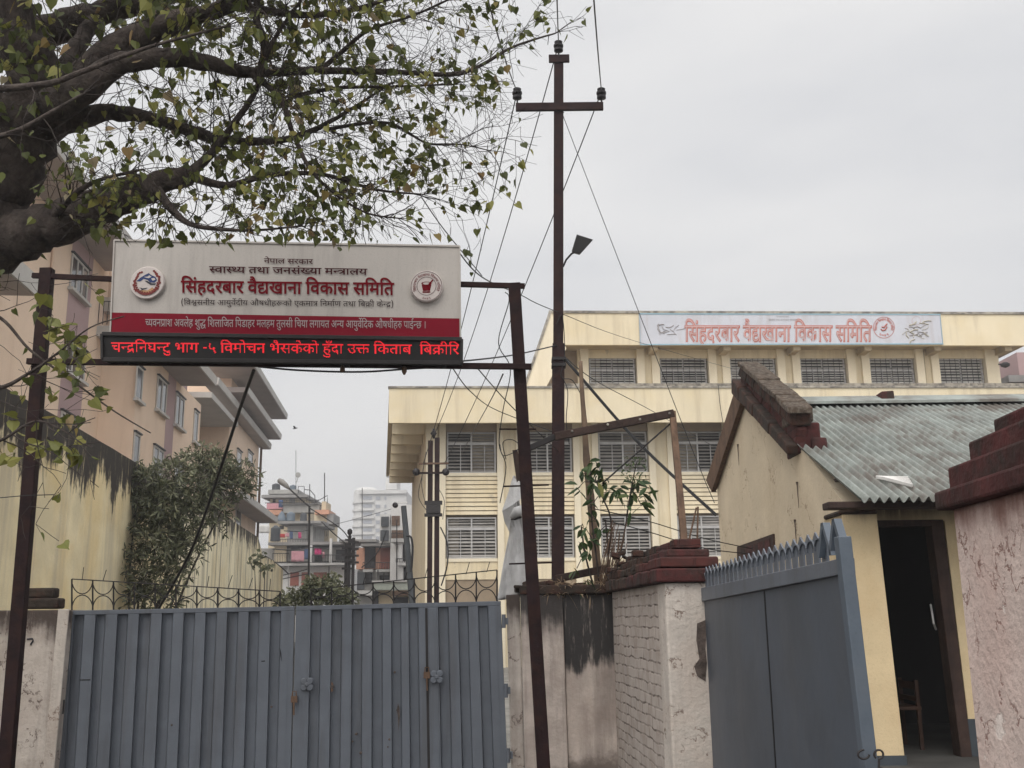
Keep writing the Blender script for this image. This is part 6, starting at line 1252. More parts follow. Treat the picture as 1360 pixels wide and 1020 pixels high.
for x, y, n in ((62, 432, 5), (76, 440, 5), (88, 456, 5), (96, 470, 5), (70, 476, 4), (102, 440, 4), (112, 462, 4), (52, 402, 3), (58, 520, 3), (86, 560, 5), (104, 592, 5), (62, 588, 5), (30, 565, 4), (45, 600, 4), (20, 610, 4), (92, 600, 4), (78, 492, 4), (120, 390, 3)):
    c = P(x, y, 4.95)
    for _ in range(n):
        q = c + rvec() * .05; hang = (Vector((0, 0, -1)) * random.uniform(.2, 1) + rvec() * .8).normalized(); tw.tube([c + Vector((0, 0, .03)), q], .0012, 3, False)
        heart_leaf(lf, q, hang, random.uniform(.05, .085), random.uniform(0, 6.28), random.uniform(.3, .82), random.uniform(.1, .4))
# the rest of the crown, above the picture
for k in (0, 2, 3):
    for p, r in paths[k][1][6:]:
        if screen(p)[1] < -20:
            for _ in range(5): grow_twig(p, (rvec() + Vector((.3, -.3, .3))).normalized(), random.uniform(.6, 1.2), .006, 0, 1.0, 1.2)
tw.build('twigs', 'twig', ft); lf.build('crown', 'leaf', ft)

# ------------------------------------------------------------------ yellow boundary wall
W0 = P(0, 511, 11); dw = ray(515, 825); dw.z = 0; dw.normalize(); nwl = Vector((dw.y, -dw.x, 0))
def yw(px, py): return PP(px, py, W0, nwl)
yt = thing('yellow_wall', 'tall yellow boundary wall streaked with black mould on the left', 'wall', (W0.x, W0.y, 0))
def wseg(name, mt, tops, par, th=.3, wob=0.012, label=None):
    m = MB(); q = []
    for (x0, y0), (x1, y1) in zip(tops, tops[1:]):
        n = max(1, int(abs(x1 - x0) / 14))
        for i in range(n): q.append(yw(x0 + (x1 - x0) * i / n, y0 + (y1 - y0) * i / n + random.uniform(-wob, wob) * 40))
    q.append(yw(*tops[-1]))
    for i, (a, b) in enumerate(zip(q, q[1:])): m.hexa([Vector((a.x, a.y, -.2)), Vector((b.x, b.y, -.2)), Vector((b.x, b.y, -.2)) - nwl * th, Vector((a.x, a.y, -.2)) - nwl * th], [a, b, b - nwl * th, a - nwl * th])
    return m.build(name, mt, par, label)
wseg('wall_panel', 'ywall', [(-170, 421), (0, 511), (120, 578), (206, 629), (242, 652)], yt)
wseg('wall_panel', 'ywall_low', [(242.3, 652), (300, 684), (322, 700), (343, 714), (349, 738), (362, 744), (376, 757)], yt, label='farther yellow wall section with heavy black drips')

# ------------------------------------------------------------------ peach hotel block
VPX = 545
dl = ray(VPX, 822); dl.z = 0; dl.normalize(); nl = Vector((dl.y, -dl.x, 0))
Q2 = P(206, 540, 43)
def on2(px, py, off=0.): return PP(px, py, Q2 + nl * off, nl)
def sof(p): return (p - Q2).dot(dl)
s_r = sof(on2(175, 600)); YR1 = on2(175, 600).y
Q1 = P(128, 600, YR1)
off1 = (Q1 - Q2).dot(nl)
def on1(px, py, off=0.): return PP(px, py, Q1 + nl * off, nl)
hb = thing('peach_hotel', 'peach and mauve hotel block with deep eaves behind the yellow wall', 'building', (Q2.x - 4, Q2.y, 0))
def hp(s, o, z): v = Q2 + dl * s + nl * o; return Vector((v.x, v.y, z))
def hbox(name, mt, s0, s1, o0, o1, z0, z1, par=None, bevel=0):
    m = MB(); m.hexa([hp(s0, o0, z0), hp(s0, o1, z0), hp(s1, o1, z0), hp(s1, o0, z0)], [hp(s0, o0, z1), hp(s0, o1, z1), hp(s1, o1, z1), hp(s1, o0, z1)]); return m.build(name, mt, par or hb, bevel=bevel)
zE1 = on1(101, 316).z; zE2 = on2(219, 490).z
s_a = sof(on1(-90, 500)); s_b2 = sof(on2(266, 560)); s_c = sof(on2(302, 620)); s_e = sof(on2(342, 640))
hbox('wall', 'peach', s_a, s_r, off1 - 9, off1, 0, zE1 + .3)
hbox('return_wall', 'tan', s_r + .001, s_r + .3, off1 - 1, 0 - .301, 0, zE2 + 3.2)
hbox('wall', 'peach', s_r + .0, s_b2, -9, 0, 0, zE2 + .05)
hbox('upper_wall', 'mauve', s_r + 1, s_b2 + 2, -9, -1.2, zE2 + .06, zE2 + 3.4)
hbox('upper_wall', 'mauve', s_a, s_r - 3, off1 - 9, off1 - 1.5, zE1 + .301, zE1 + 3.2)
hbox('wall', 'tan', s_b2 + .001, s_c, -9, -2.2, 0, zE2 + 1.5)
zF = {k: P(x, y, on2(342, 640).y + 1.0) for k, (x, y) in dict(e5=(380, 557), e4=(372, 584), e3=(358.5, 597), e6=(367, 695)).items()}
hbox('wall', 'peach', s_c + .001, s_e, -9, 0, 0, zF['e5'].z + .2)
def eave(s0, s1, o_in, o_out, z, drop=.0, th=.32, rise=.28, tile=True):
    m = MB(); pr = [(o_in, z), (o_out, z), (o_out, z + th), (o_in, z + th + .01)]
    m.use('eave'); b0 = [hp(s0, o, q) for o, q in pr]; b1 = [hp(s1, o, q) for o, q in pr]; m.hexa(b0, b1)
    e = m.build('eave', None, hb) if False else m.build('eave', 'eave', hb)
    m = MB(); m.hexa([hp(s0 - .05, o_out + .001, z + .02), hp(s1 + .05, o_out + .001, z + .02), hp(s1 + .05, o_out + .07, z + .02), hp(s0 - .05, o_out + .07, z + .02)],
                     [hp(s0 - .05, o_out + .001, z + th + .1), hp(s1 + .05, o_out + .001, z + th + .1), hp(s1 + .05, o_out + .11, z + th + .1), hp(s0 - .05, o_out + .11, z + th + .1)]); m.build('gutter', 'eavetrim', hb)
    if tile:
        m = MB(); L = o_out - o_in
        m.hexa([hp(s0, o_in, z + th + .02), hp(s1, o_in, z + th + .02), hp(s1, o_out - .01, z + th + .02), hp(s0, o_out - .01, z + th + .02)],
               [hp(s0 + L * .6, o_in, z + th + .05 + L * rise), hp(s1 - L * .6, o_in, z + th + .05 + L * rise), hp(s1 - .02, o_out - .02, z + th + .06), hp(s0 + .02, o_out - .02, z + th + .06)]); m.build('tiled_roof', 'tile', hb)
def PZ(px, py, z): d = ray(px, py); return EYE + d * ((z - EYE.z) / d.z)
p = PZ(285, 513, zE2); eave(s_r - 1.0, sof(p), -1.0, (p - Q2).dot(nl), zE2)
eave(s_a, s_r - .6, off1 - 1.4, off1 + 1.6, zE1)
for k, i0 in (('e5', -1.2), ('e4', -.01), ('e3', .001), ('e6', .001)):
    q = zF[k]; o = (q - Q2).dot(nl); s1 = sof(q); s0 = s_c - (8 if k == 'e3' else 5 if k == 'e5' else 3)
    eave(s0, s1, i0 if k != 'e5' else -1.2, o, q.z, th=.3, tile=k in ('e3', 'e5'), rise=.2)
# canopy of tiles at the far left
qa = on1(46, 393); 
oC = 1.6; qz = PP(45, 393, Q1 + nl * oC, nl)
eave(s_a, sof(qz), off1 + .001, off1 + oC, qz.z, th=.45, rise=.35)
def hwin(fn, off0, x0, x1, yt_, yb_, n=2, xb=None, par=None, sill=True):
    a, b = fn(x0, yt_), fn(x1, yt_); s0, s1 = sof(a), sof(b); z1 = a.z; z0 = fn(xb if xb else x0, yb_).z
    w = .05; m = MB()
    def bx(mb, sa, sb, oa, ob, za, zb_): mb.hexa([hp(sa, off0 + oa, za), hp(sa, off0 + ob, za), hp(sb, off0 + ob, za), hp(sb, off0 + oa, za)], [hp(sa, off0 + oa, zb_), hp(sa, off0 + ob, zb_), hp(sb, off0 + ob, zb_), hp(sb, off0 + oa, zb_)])
    W_ = s1 - s0; t_ = min(.09, W_ * .08)
    bx(m, s0, s1, .012, .06, z0, z0 + .08); bx(m, s0, s1, .012, .06, z1 - .08, z1)
    for i in range(n + 1): c_ = s0 + (W_ - t_) * i / n; bx(m, c_, c_ + t_, .012, .055, z0 + .08, z1 - .08)
    f = m.build('window', 'wframe', hb)
    m = MB(); bx(m, s0 + .02, s1 - .02, .006, .025, z0 + .02, z1 - .02); m.build('pane', 'glass', f)
    if sill: m = MB(); bx(m, s0 - .12, s1 + .12, .006, .2, z0 - .12, z0 - .01); m.build('sill', 'eavetrim', f)
    m = MB(); bx(m, s0 - .06, s1 + .06, .006, .12, z1 + .01, z1 + .07); m.build('hood', 'darksteel', f)
# bay 1: mauve strip with three windows
a, b = on1(91.5, 380), on1(119, 408); hbox('pilaster_strip', 'mauve', sof(a), sof(b), off1 + .001, off1 + .005, 0, zE1 - .01)
hwin(on1, off1, 95, 119, 336, 382, 3, xb=92); hwin(on1, off1, 88, 115, 448, 490, 3, xb=84); hwin(on1, off1, 80.5, 105.5, 545, 600, 3)
hwin(on1, off1, 21, 38, 575, 640, 2)
dp = MB(); dp.tube([hp(sof(on1(69, 330)), off1 + .06, zE1), hp(sof(on1(69, 330)), off1 + .06, 0)], .05, 6); dp.build('downpipe', 'peach', hb)
# bay 2
a, b = on2(223, 512), on2(233.5, 520); hbox('pilaster_strip', 'mauve', sof(a), sof(b), .001, .005, 0, zE2 - .01)
for args in ((181, 190, 484, 530, 1, 180), (208.8, 222, 498.5, 543, 2, 206.5), (233.3, 244.8, 521, 563, 2, 231), (257.7, 263.2, 544, 586, 1, 256.5), (177.7, 185.6, 573.5, 640, 1, None), (203.5, 217, 590.8, 650, 2, None), (232, 243, 610, 660, 2, None)):
    hwin(on2, .001, args[0], args[1], args[2], args[3], args[4], xb=args[5])
for args in ((314.5, 320.5, 596, 621, 1, None), (329, 335.5, 597.5, 612, 1, None), (313, 320, 672, 700, 1, None)): hwin(on2, .001, *args[:4], args[4])
dp = MB(); dp.tube([hp(s_e + .1, .15, zF['e5'].z), hp(s_e + .1, .15, 0)], .09, 6); dp.build('downpipe', 'oldwood', hb)
# balconies in the gaps
zb = P(130, 437, YR1 - .9)
m = MB(); a, b = P(121, 446, YR1 - 1.2), P(176, 432, YR1 - 1.2); m.box(a.x, b.x, YR1 - 1.2, YR1 - .01, a.z, b.z); m.build('balcony_slab', 'eavetrim', hb)
m = MB()
for x in range(124, 176, 6): q = P(x, 431, YR1 - 1.15); m.tube([q, q + Vector((0, 0, .95))], .015, 5)
m.tube([P(121, 431, YR1 - 1.15) + Vector((0, 0, .95)), P(176, 431, YR1 - 1.15) + Vector((0, 0, .95))], .02, 5); m.build('balcony_railing', 'darksteel', hb)
m = MB(); q = P(138, 405, YR1 - .5); m.box(q.x - .4, q.x + .4, YR1 - .6, YR1 - .02, q.z - .3, q.z + .3); m.build('air_conditioner', 'wframe', hb, bevel=.02)
m = MB(); a = hp(s_b2, -2.2, 0); z = on2(275, 560, -1).z
m.hexa([hp(s_b2 + .01, -2.1, z), hp(s_b2 + .01, .5, z), hp(s_c - .01, .5, z), hp(s_c - .01, -2.1, z)], [hp(s_b2 + .01, -2.1, z + .3), hp(s_b2 + .01, .5, z + .3), hp(s_c - .01, .5, z + .3), hp(s_c - .01, -2.1, z + .3)]); m.build('balcony_slab', 'eavetrim', hb)
z = on2(275, 648, -1).z
m = MB(); m.hexa([hp(s_b2 + .01, -2.1, z), hp(s_b2 + .01, .5, z), hp(s_c - .01, .5, z), hp(s_c - .01, -2.1, z)], [hp(s_b2 + .01, -2.1, z + .3), hp(s_b2 + .01, .5, z + .3), hp(s_c - .01, .5, z + .3), hp(s_c - .01, -2.1, z + .3)]); m.build('balcony_slab', 'eavetrim', hb)

# ------------------------------------------------------------------ shrub spilling over the yellow wall
random.seed(5)
sb = thing('wall_shrub', 'tall grey-green shrub with narrow leaves leaning against the yellow wall', 'shrub', (P(205, 800, 17.5).x, 17.5, 0))
st, lf = MB(), MB()
blobs = [(205, 790, 16.8, 34, 34), (205, 745, 17, 36, 36), (205, 695, 17.3, 34, 45), (225, 655, 17.5, 48, 40), (265, 640, 17.8, 62, 36), (300, 640, 18.2, 40, 26), (250, 690, 17.6, 55, 38), (320, 632, 18.4, 22, 14), (240, 740, 17.3, 26, 30), (275, 612, 18, 30, 16), (185, 640, 17.2, 16, 24)]
bs = Vector((P(205, 800, 17.5).x, 17.3, 0))
for (x, y, Y, rx, ry) in blobs:
    c = P(x, y, Y); ax, az = rx / 1360 * Y, ry / 1360 * Y
    pp = smooth_path([(bs, .035), (bs.lerp(c, .5) + Vector((-.2, 0, .1)), .02), (c, .006)], 5); st.tube([q for q, r in pp], [r for q, r in pp], 6)
    for _ in range(int(rx * ry / 9.5)):
        v = rvec(); v *= random.random() ** .4; p = c + Vector((v.x * ax, v.y * ax * .7, v.z * az))
        up_d = (Vector((v.x, v.y - .25, v.z + .45)) + rvec() * .5).normalized()
        tip = p + up_d * random.uniform(.08, .2); st.tube([p, tip], .004, 3, False)
        for j in range(random.randint(5, 9)):
            q = p.lerp(tip, random.uniform(.2, 1)); d_ = (up_d * .6 + rvec()).normalized()
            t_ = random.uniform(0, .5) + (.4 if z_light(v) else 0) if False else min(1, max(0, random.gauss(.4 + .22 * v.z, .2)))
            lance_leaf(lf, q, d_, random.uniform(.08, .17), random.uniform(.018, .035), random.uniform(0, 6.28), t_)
st.build('stem', 'twig', sb); lf.build('crown', 'oleander', sb)

def bush(name, label, blobs, base, leafL, n_per, mt='oleander', group=None, W=.3, spread=1.):
    t = thing(name, label, 'bush' if 'bush' in name else 'plant', tuple(base), group); st, lf = MB(), MB()
    for (x, y, Y, rx, ry) in blobs:
        c = P(x, y, Y); ax, az = rx / 1360 * Y, ry / 1360 * Y; st.tube([base, base.lerp(c, .5) + rvec() * .1, c], [.03, .02, .008], 5)
        for _ in range(int(rx * ry * n_per)):
            v = rvec(); v *= random.random() ** .45; p = c + Vector((v.x * ax, v.y * ax * .7, v.z * az)); d_ = (rvec() + Vector((0, -.2, .25)) + v * .5).normalized()
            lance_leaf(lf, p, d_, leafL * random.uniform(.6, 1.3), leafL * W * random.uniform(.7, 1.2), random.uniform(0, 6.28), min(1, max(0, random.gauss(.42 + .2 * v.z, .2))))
    st.build('stem', 'twig', t); lf.build('crown', mt, t); return t
bush('leafy_bush', 'leafy green bush behind the middle of the gate', [(392, 797, 20, 22, 16), (425, 790, 20, 26, 22), (455, 795, 20, 22, 16), (440, 775, 20.5, 14, 14), (375, 800, 19, 10, 10), (415, 780, 20, 14, 16)], Vector((P(420, 800, 20).x, 20, 0)), .10, 1.15, W=.5)
bush('creeper_plant', 'small creeper on the stepped end of the yellow wall', [(338, 748, 27, 10, 5), (352, 756, 28, 9, 5), (346, 738, 27, 5, 6)], Vector((P(345, 790, 27.5).x, 27.5, 0)), .16, .6, W=.5)

# ------------------------------------------------------------------ things on the stained wall: pipe frame, bamboo, tarpaulin, sapling, dry grass
YW = 9.7
pf = thing('pipe_frame', 'rusty leaning pipe frame standing on the stained wall', 'frame', tuple(P(800, 780, YW)))
m = MB(); m.bar(P(690, 601, YW), P(745, 577, YW), .055, .05); m.build('beam', 'darksteel', pf, bevel=.006)
m = MB(); m.bar(P(737, 580, YW - .03), P(895, 549, YW - .03), .075, .06); m.build('beam', 'wood', pf, bevel=.006)
for x, y in ((760, 573), (807, 564), (850, 557), (889, 549)): m = MB(); m.lathe(P(x, y, YW - .061), [(.012, 0), (.012, .008), (.006, .012)], 8, 'Y'); m.build('bolt', 'coping', pf)
m = MB(); a, b = P(893, 547, YW), P(909, 722, 7.35); m.bar(a, P(909, 722, YW - .6), .06, .05, (1, 0, 0)); m.build('upright', 'oldwood', pf, bevel=.006)
m = MB(); m.bar(P(684, 598, YW), P(691, 650, YW), .05, .05, (1, 0, 0)); m.build('upright', 'wood', pf)
m = MB(); m.tube([P(891, 562, YW), P(800, 642, YW)], .009, 6); m.build('brace_rod', 'darksteel', pf)
m = MB(); m.bar(P(738, 769, YW), P(806, 755, YW), .07, .05); m.build('lower_beam', 'wood', pf, bevel=.006)
bm = MB(); pp = [(P(x, y, YW + .15), r / 1360 * 9.85) for x, y, r in ((771, 480, 2.6), (773, 520, 3.0), (776, 560, 3.6), (779, 610, 4.6), (784, 660, 5.2), (789, 710, 5.6), (797, 795, 6))]
pp = smooth_path(pp, 4); bm.tube([p for p, r in pp], [r * (1.12 if i % 4 == 0 else 1) for i, (p, r) in enumerate(pp)], 10)
tag(bm.build('bamboo_pole', 'bamboo', origin=tuple(pp[-1][0]), smooth=True), 'thin brown bamboo pole standing behind the sapling', 'pole')
for x0, y0, x1, y1 in ((914, 722, 925, 674), (926, 722, 927, 673)):
    r_ = MB(); r_.tube([P(x0, y0, 7.4), P(x1, y1, 7.4)], .007, 6); tag(r_.build('rebar', 'oldwood', origin=tuple(P(x0, y0, 7.4))), 'slanting thin rebar' if x0 == 914 else 'upright pale rebar', 'rod')
for o, l in zip([o for o in col.objects if o.name.startswith('rebar')], ('slanting thin rod sticking up from the return wall coping', 'upright thin rod sticking up from the return wall coping')): o['label'] = l
# tarpaulin
tp = MB(); rows = [(632, 682, 684), (655, 675, 689), (679, 667, 692), (692, 670, 694), (706, 677, 696), (724, 673, 697), (750, 668, 699), (776, 664, 702), (798, 660, 696)]
nx, ny = 22, 34; b0 = 0
def tarp_row(y):
    for (y0, a0, c0), (y1, a1, c1) in zip(rows, rows[1:]):
        if y0 <= y <= y1: t = (y - y0) / (y1 - y0); return a0 + (a1 - a0) * t, c0 + (c1 - c0) * t
    return rows[-1][1:]
for j in range(ny + 1):
    y = 632 + (798 - 632) * j / ny; xa, xb = tarp_row(y)
    for i in range(nx + 1):
        u = i / nx; p = P(xa + (xb - xa) * u, y - 6 * u * max(0, j / ny - .9) * 10, 9.75)
        p.y += .02 * math.sin(u * 8 + 1.2 * math.sin(j * .13)) + .045 * noise.noise(Vector((u * 3, j * .09, 2))) + .02 * noise.noise(Vector((u * 9, j * .4, 7))); tp.v.append(tuple(p))
for j in range(ny):
    for i in range(nx): k = j * (nx + 1) + i; tp.face((k, k + 1, k + nx + 2, k + nx + 1))
o = tp.build('tarpaulin', 'tarp', origin=tuple(P(680, 790, 9.75)), smooth=True); tag(o, 'grey-white tarpaulin hanging from the pipe frame behind the sign post', 'tarpaulin')
s_ = o.modifiers.new('thick', 'SOLIDIFY'); s_.thickness = .004
def tarp_piece(name, mt, pts, dy): m = MB(); m.prism([P(x, y, 9.75 + q) for x, y, q in pts], (0, dy, 0)); m.build(name, mt, o)
tarp_piece('fold', 'tarp', [(666.5, 679, -.10), (682, 670, -.16), (692, 662, -.12), (691, 640, -.08), (682, 634, -.06)], .006)
tarp_piece('fold', 'tarp', [(667, 679, -.10), (682, 671, -.15), (676, 706, -.08), (671, 694, -.08)], .006)
tarp_piece('fold_shade', 'darksteel', [(678, 690, -.13), (686, 683, -.17), (693, 683, -.15), (693, 688, -.15), (684, 691, -.16)], .006)  # dark piece put in for the shade inside the fold
m = MB(); m.tube([P(679, 688, 9.60), P(686, 680, 9.58), P(695, 678, 9.58)], [.02, .05, .055], 12); m.build('fold', 'tarp', o, smooth=True)
# sapling
random.seed(9)
sg = thing('wall_sapling', 'broad-leaved sapling growing out of the top of the stained wall', 'sapling', tuple(P(800, 790, 9.6)))
st, lf = MB(), MB()
stems = [[(798, 792), (792, 740), (786, 690), (784, 640), (786, 612)], [(812, 790), (825, 730), (832, 690), (838, 650), (846, 612)], [(800, 790), (812, 700), (800, 660), (792, 640)], [(792, 792), (778, 740), (772, 700)], [(805, 790), (808, 740), (804, 690)]]
lv = [(786, 615, 5), (772, 628, 7), (796, 622, 7), (790, 640, 8), (768, 648, 5), (803, 640, 7), (812, 652, 6), (822, 650, 6), (845, 640, 9), (838, 655, 6), (856, 656, 6), (852, 672, 5), (834, 676, 4), (862, 648, 3), (775, 700, 5), (786, 715, 6), (770, 722, 4), (782, 735, 6), (796, 706, 5), (766, 755, 3), (778, 772, 4), (790, 690, 5), (788, 668, 4)]
for s in stems:
    pp = smooth_path([(P(x, y, 9.6), .011 - .0017 * i) for i, (x, y) in enumerate(s)], 5); st.tube([p for p, r in pp], [r for p, r in pp], 6)
tips = [P(x, y, 9.6) for s in stems for x, y in s]
for x, y, n in lv:
    c = P(x, y, 9.6 + random.uniform(-.15, .15)); near = min(tips, key=lambda q: (q - c).length); st.tube([near, near.lerp(c, .5) + Vector((0, 0, .03)), c], .004, 4)
    for _ in range(n):
        d_ = (rvec() + Vector((0, -.15, -.35))).normalized(); q = c + rvec() * .03
        lance_leaf(lf, q, d_, random.uniform(.08, .15), random.uniform(.035, .055), random.uniform(0, 6.28), min(1, max(0, random.gauss(.4, .25))), .3)
for _ in range(90):       # feathery upper sprig
    c = P(random.uniform(826, 858), random.uniform(606, 640), 9.6 + random.uniform(-.1, .1)); lance_leaf(lf, c, (rvec() + Vector((0, 0, .1))).normalized(), random.uniform(.03, .06), .014, random.uniform(0, 6.28), random.uniform(.5, .8))
st.build('stem', 'twig', sg); lf.build('crown', 'sapling', sg)
dg_ = MB()
for _ in range(520):
    x = random.choice((random.gauss(741, 8), random.gauss(800, 14), random.gauss(812, 10), random.uniform(715, 820))); yb = 789 + min(0, (815 - x)) * .0; p = P(x, random.uniform(775, 792) - max(0, x - 790) * .3, 9.55 + random.uniform(-.06, .15))
    lance_leaf(dg_, p, (rvec() * .8 + Vector((0, -.2, .55))).normalized(), random.uniform(.05, .16), .008, random.uniform(0, 6.28), random.random(), .5)
dg_.build('dry_grass', 'drygrass', kind='stuff', origin=tuple(P(770, 790, 9.55)))
dv = MB(); random.seed(3)
for _ in range(34):
    x, y = random.uniform(806, 826), 790; p = P(x - 14, 792, 9.55); q = P(x + random.uniform(-6, 14), random.uniform(690, 770), 9.55 + random.uniform(-.1, .1)); dv.tube([p, p.lerp(q, .5) + rvec() * .05, q], .0035, 4, False)
tag(dv.build('dry_vine', 'oldwood', origin=tuple(P(800, 790, 9.55))), 'tangle of dry reddish stems beside the sapling', 'dead plant')
# ------------------------------------------------------------------ town beyond the gate
def fbox(mb, x0, x1, y0, y1, Y, depth):        # pixel rectangle at depth Y extruded backwards
    a, b = P(x0, y1, Y), P(x1, y0, Y); mb.box(a.x, b.x, Y, Y + depth, a.z, b.z); return mb
def house(name, label, Y, base_x, parts, cat='building'):
    t = thing(name, label, cat, (P(base_x, 800, Y).x, Y + 3, 0))
    for nm, mt, x0, x1, y0, y1, off, dep in parts:
        m = MB(); a, b = P(x0, y1, Y + off), P(x1, y0, Y + off); z0 = 0 if y1 >= 810 else a.z
        m.box(a.x, b.x, Y + off, Y + off + dep, z0, b.z); m.build(nm, mt, t)
    return t
def win(x0, x1, y0, y1, mt='dark', off=-.06, dep=.05, nm='window'): return (nm, mt, x0, x1, y0, y1, off, dep)
house('apartment_block', 'distant white apartment block with bands of windows and a curved corner', 240, 498, [
    ('wall', 'farwhite', 478, 540, 652, 830, 0, 20), ('parapet', 'farwhite', 476, 540, 650.5, 656, -.6, .55), ('roof_room', 'farwhite', 512, 527, 634, 650, 4, 8), ('roof_tank', 'fargrey', 513, 525, 628, 633, 4, 5)]
    + [win(482, 494, 659 + 10.6 * k, 663.5 + 10.6 * k, 'farglass', -.12, .1) for k in range(7)] + [('balcony_band', 'farwhite', 478, 497, 664.5 + 10.6 * k, 667.5 + 10.6 * k, -.5, .4) for k in range(7)] + [win(499, 505, 659.5 + 10.6 * k, 664 + 10.6 * k, 'farglass', -.12, .1) for k in range(6)] + [win(510.5, 513, 659.5 + 10.6 * k, 664 + 10.6 * k, 'farglass', -.12, .1) for k in range(6)])
ab = [o for o in col.objects if o.name == 'apartment_block'][0]
m = MB(); a, b = P(479, 652, 240), P(479, 830, 240); m.lathe((a.x + .9, 243, 0), [(2.9, 0), (2.9, a.z - .3), (2.8, a.z + .4), (2.0, a.z + 1.0)], 24); m.build('rounded_corner', 'farwhite', ab, smooth=False)
for k in range(6): q = P(474, 664 + 10.6 * k, 239); m = MB(); m.lathe((a.x + .9, 243, q.z - .6), [(3.2, 0), (3.2, .5)], 24); m.build('balcony_band', 'farwhite', ab)
house('cream_house', 'cream house with a flat overhanging roof slab and pink awning', 112, 385, [
    ('wall', 'farcream', 352, 405, 661, 830, 0, 8), ('roof_slab', 'farslab', 347, 408, 656.5, 661, -1.2, 10), ('parapet', 'fargrey', 356, 396, 650, 656, .5, 6), ('balcony', 'fargrey', 376, 424, 670.5, 681, -1.6, 1.5), ('balcony_slab', 'farslab', 374, 425, 668, 670.4, -1.8, 2),
    ('awning', 'farorange', 352, 374, 677, 684, -1.5, 1.4), ('awning', 'pinkcloth', 354, 376, 668, 676, -.9, .8), win(384, 392, 662, 668, 'fargrey'), win(362, 366, 663, 668)])
house('tower_house', 'narrow cream house with a red tiled lean-to roof', 108, 425, [
    ('wall', 'farcream', 413, 436, 679, 830, 0, 6), ('roof', 'farorange', 418, 437, 677, 683, -1, 4), ('eave_slab', 'farslab', 434, 443, 682, 696, -.6, 4), ('upper_wall', 'farcream', 427, 433, 666, 677, .5, 3), ('balcony', 'farcream', 420, 437, 700, 719, -1.0, .9), win(418, 421, 701, 716)])
house('concrete_house', 'grey concrete house under a slab crowded with water tanks', 100, 392, [
    ('wall', 'fargrey', 377, 416, 698, 830, 0, 6), ('roof_slab', 'farslab', 369, 426, 691.5, 695.5, -1.2, 8), ('side_wall', 'fargrey', 412, 416, 698, 722, -.3, .28), win(371, 377, 698, 703, 'dark', .5), ('canopy', 'farslab', 416, 430, 692, 699, -.8, 3)])
house('balcony_house', 'low white house with a laundry-hung balcony above brown shutters', 90, 415, [
    ('wall', 'farwhite', 372, 458, 752, 830, 0, 8), ('upper_wall', 'fargrey', 345, 460, 727, 746, .9, 7), ('balcony_slab', 'farwhite', 360, 460, 747, 751.5, -.9, 2), ('roof_slab', 'farslab', 356, 462, 719, 724, -.4, 9), ('post', 'farwhite', 411, 414.5, 724, 747, -.6, .3), ('post', 'farwhite', 437, 441, 715, 747, -.6, .3), ('pale_wall', 'farcream', 364, 380, 724, 746, .5, .35)]
    + [win(385, 397, 760, 778, 'farred', -.08, .07, 'shutter'), win(400, 409, 760, 778, 'farred', -.08, .07, 'shutter'), win(416, 434, 760, 778, 'farred', -.08, .07, 'shutter'), win(446, 459, 730, 744, 'dark', .8, .05), win(386, 398, 724, 730, 'dark', .8, .06), win(418, 428, 734, 746, 'dark', .7, .1)])
house('orange_house', 'orange and brick-red house with dark doorway under a flat slab', 84, 500, [
    ('wall', 'farorange', 473, 528, 727, 756, 0, 6), ('roof_slab', 'farslab', 479, 521.5, 721.5, 725.5, -1, 7.5), ('upper_slab', 'farslab', 450, 500, 716, 720, 1, 5), ('doorway', 'dark', 484, 499, 727, 755, -.08, .07), ('red_panel', 'farred', 505, 528, 727, 755, -.1, .09), ('balcony_slab', 'farwhite', 482, 495, 756, 759.5, -.9, 2), ('balcony_slab', 'farwhite', 499, 519, 756, 759.5, -.9, 2), ('lower_wall', 'fargrey', 473, 530, 757, 830, .3, 5), ('shutter', 'tank', 474, 484, 760, 783, .1, .15), ('shutter', 'dark', 485, 494, 761, 775, .1, .15), ('plinth', 'farwhite', 474, 495, 784, 791, -.3, .5), win(504, 517, 764, 770, 'dark', .1, .15), win(519, 528, 763, 770, 'tank', .1, .15)])
house('modern_house', 'white column and brown brick town house beside the office building', 78, 532, [
    ('wall', 'farwhite', 517, 556, 670, 830, 2, 6), ('slab', 'farwhite', 519, 537, 715, 720, -.6, 2.5), ('column', 'farwhite', 529, 534, 720, 745, -.4, .35), ('slab', 'farwhite', 526, 540, 747.5, 751, -.6, 2.5), ('column', 'farwhite', 530, 535, 751, 772, -.4, .35), ('brick_panel', 'oldwood', 520, 531, 685, 698, 1.9, .08), ('brick_panel', 'oldwood', 520, 538, 704, 715, 1.9, .08), win(506, 516, 686, 699, 'tank', 1.5, .3), win(505, 516, 704, 718, 'tank', 1.5, .3), win(535, 545, 722, 745, 'dark', 1.9, .08), win(536, 544, 752, 770, 'dark', 1.9, .08), ('room', 'farwhite', 504, 518, 683, 721, 1.85, 3)])
house('green_wall_house', 'low pale green parapet house with a dark doorway behind the railing', 62, 520, [
    ('parapet', 'fargreen', 496, 545, 773, 783.5, -.6, .5), ('parapet_top', 'farwhite', 494, 545, 770.5, 773, -.7, .7), ('wall', 'farcream', 498, 548, 783.6, 830, 0, 5), ('doorway', 'dark', 495, 502, 785, 830, -.3, .28), win(522, 542, 793, 803, 'tank', -.08, .07), ('awning', 'oldwood', 520, 548, 785, 791, -.9, .8)])
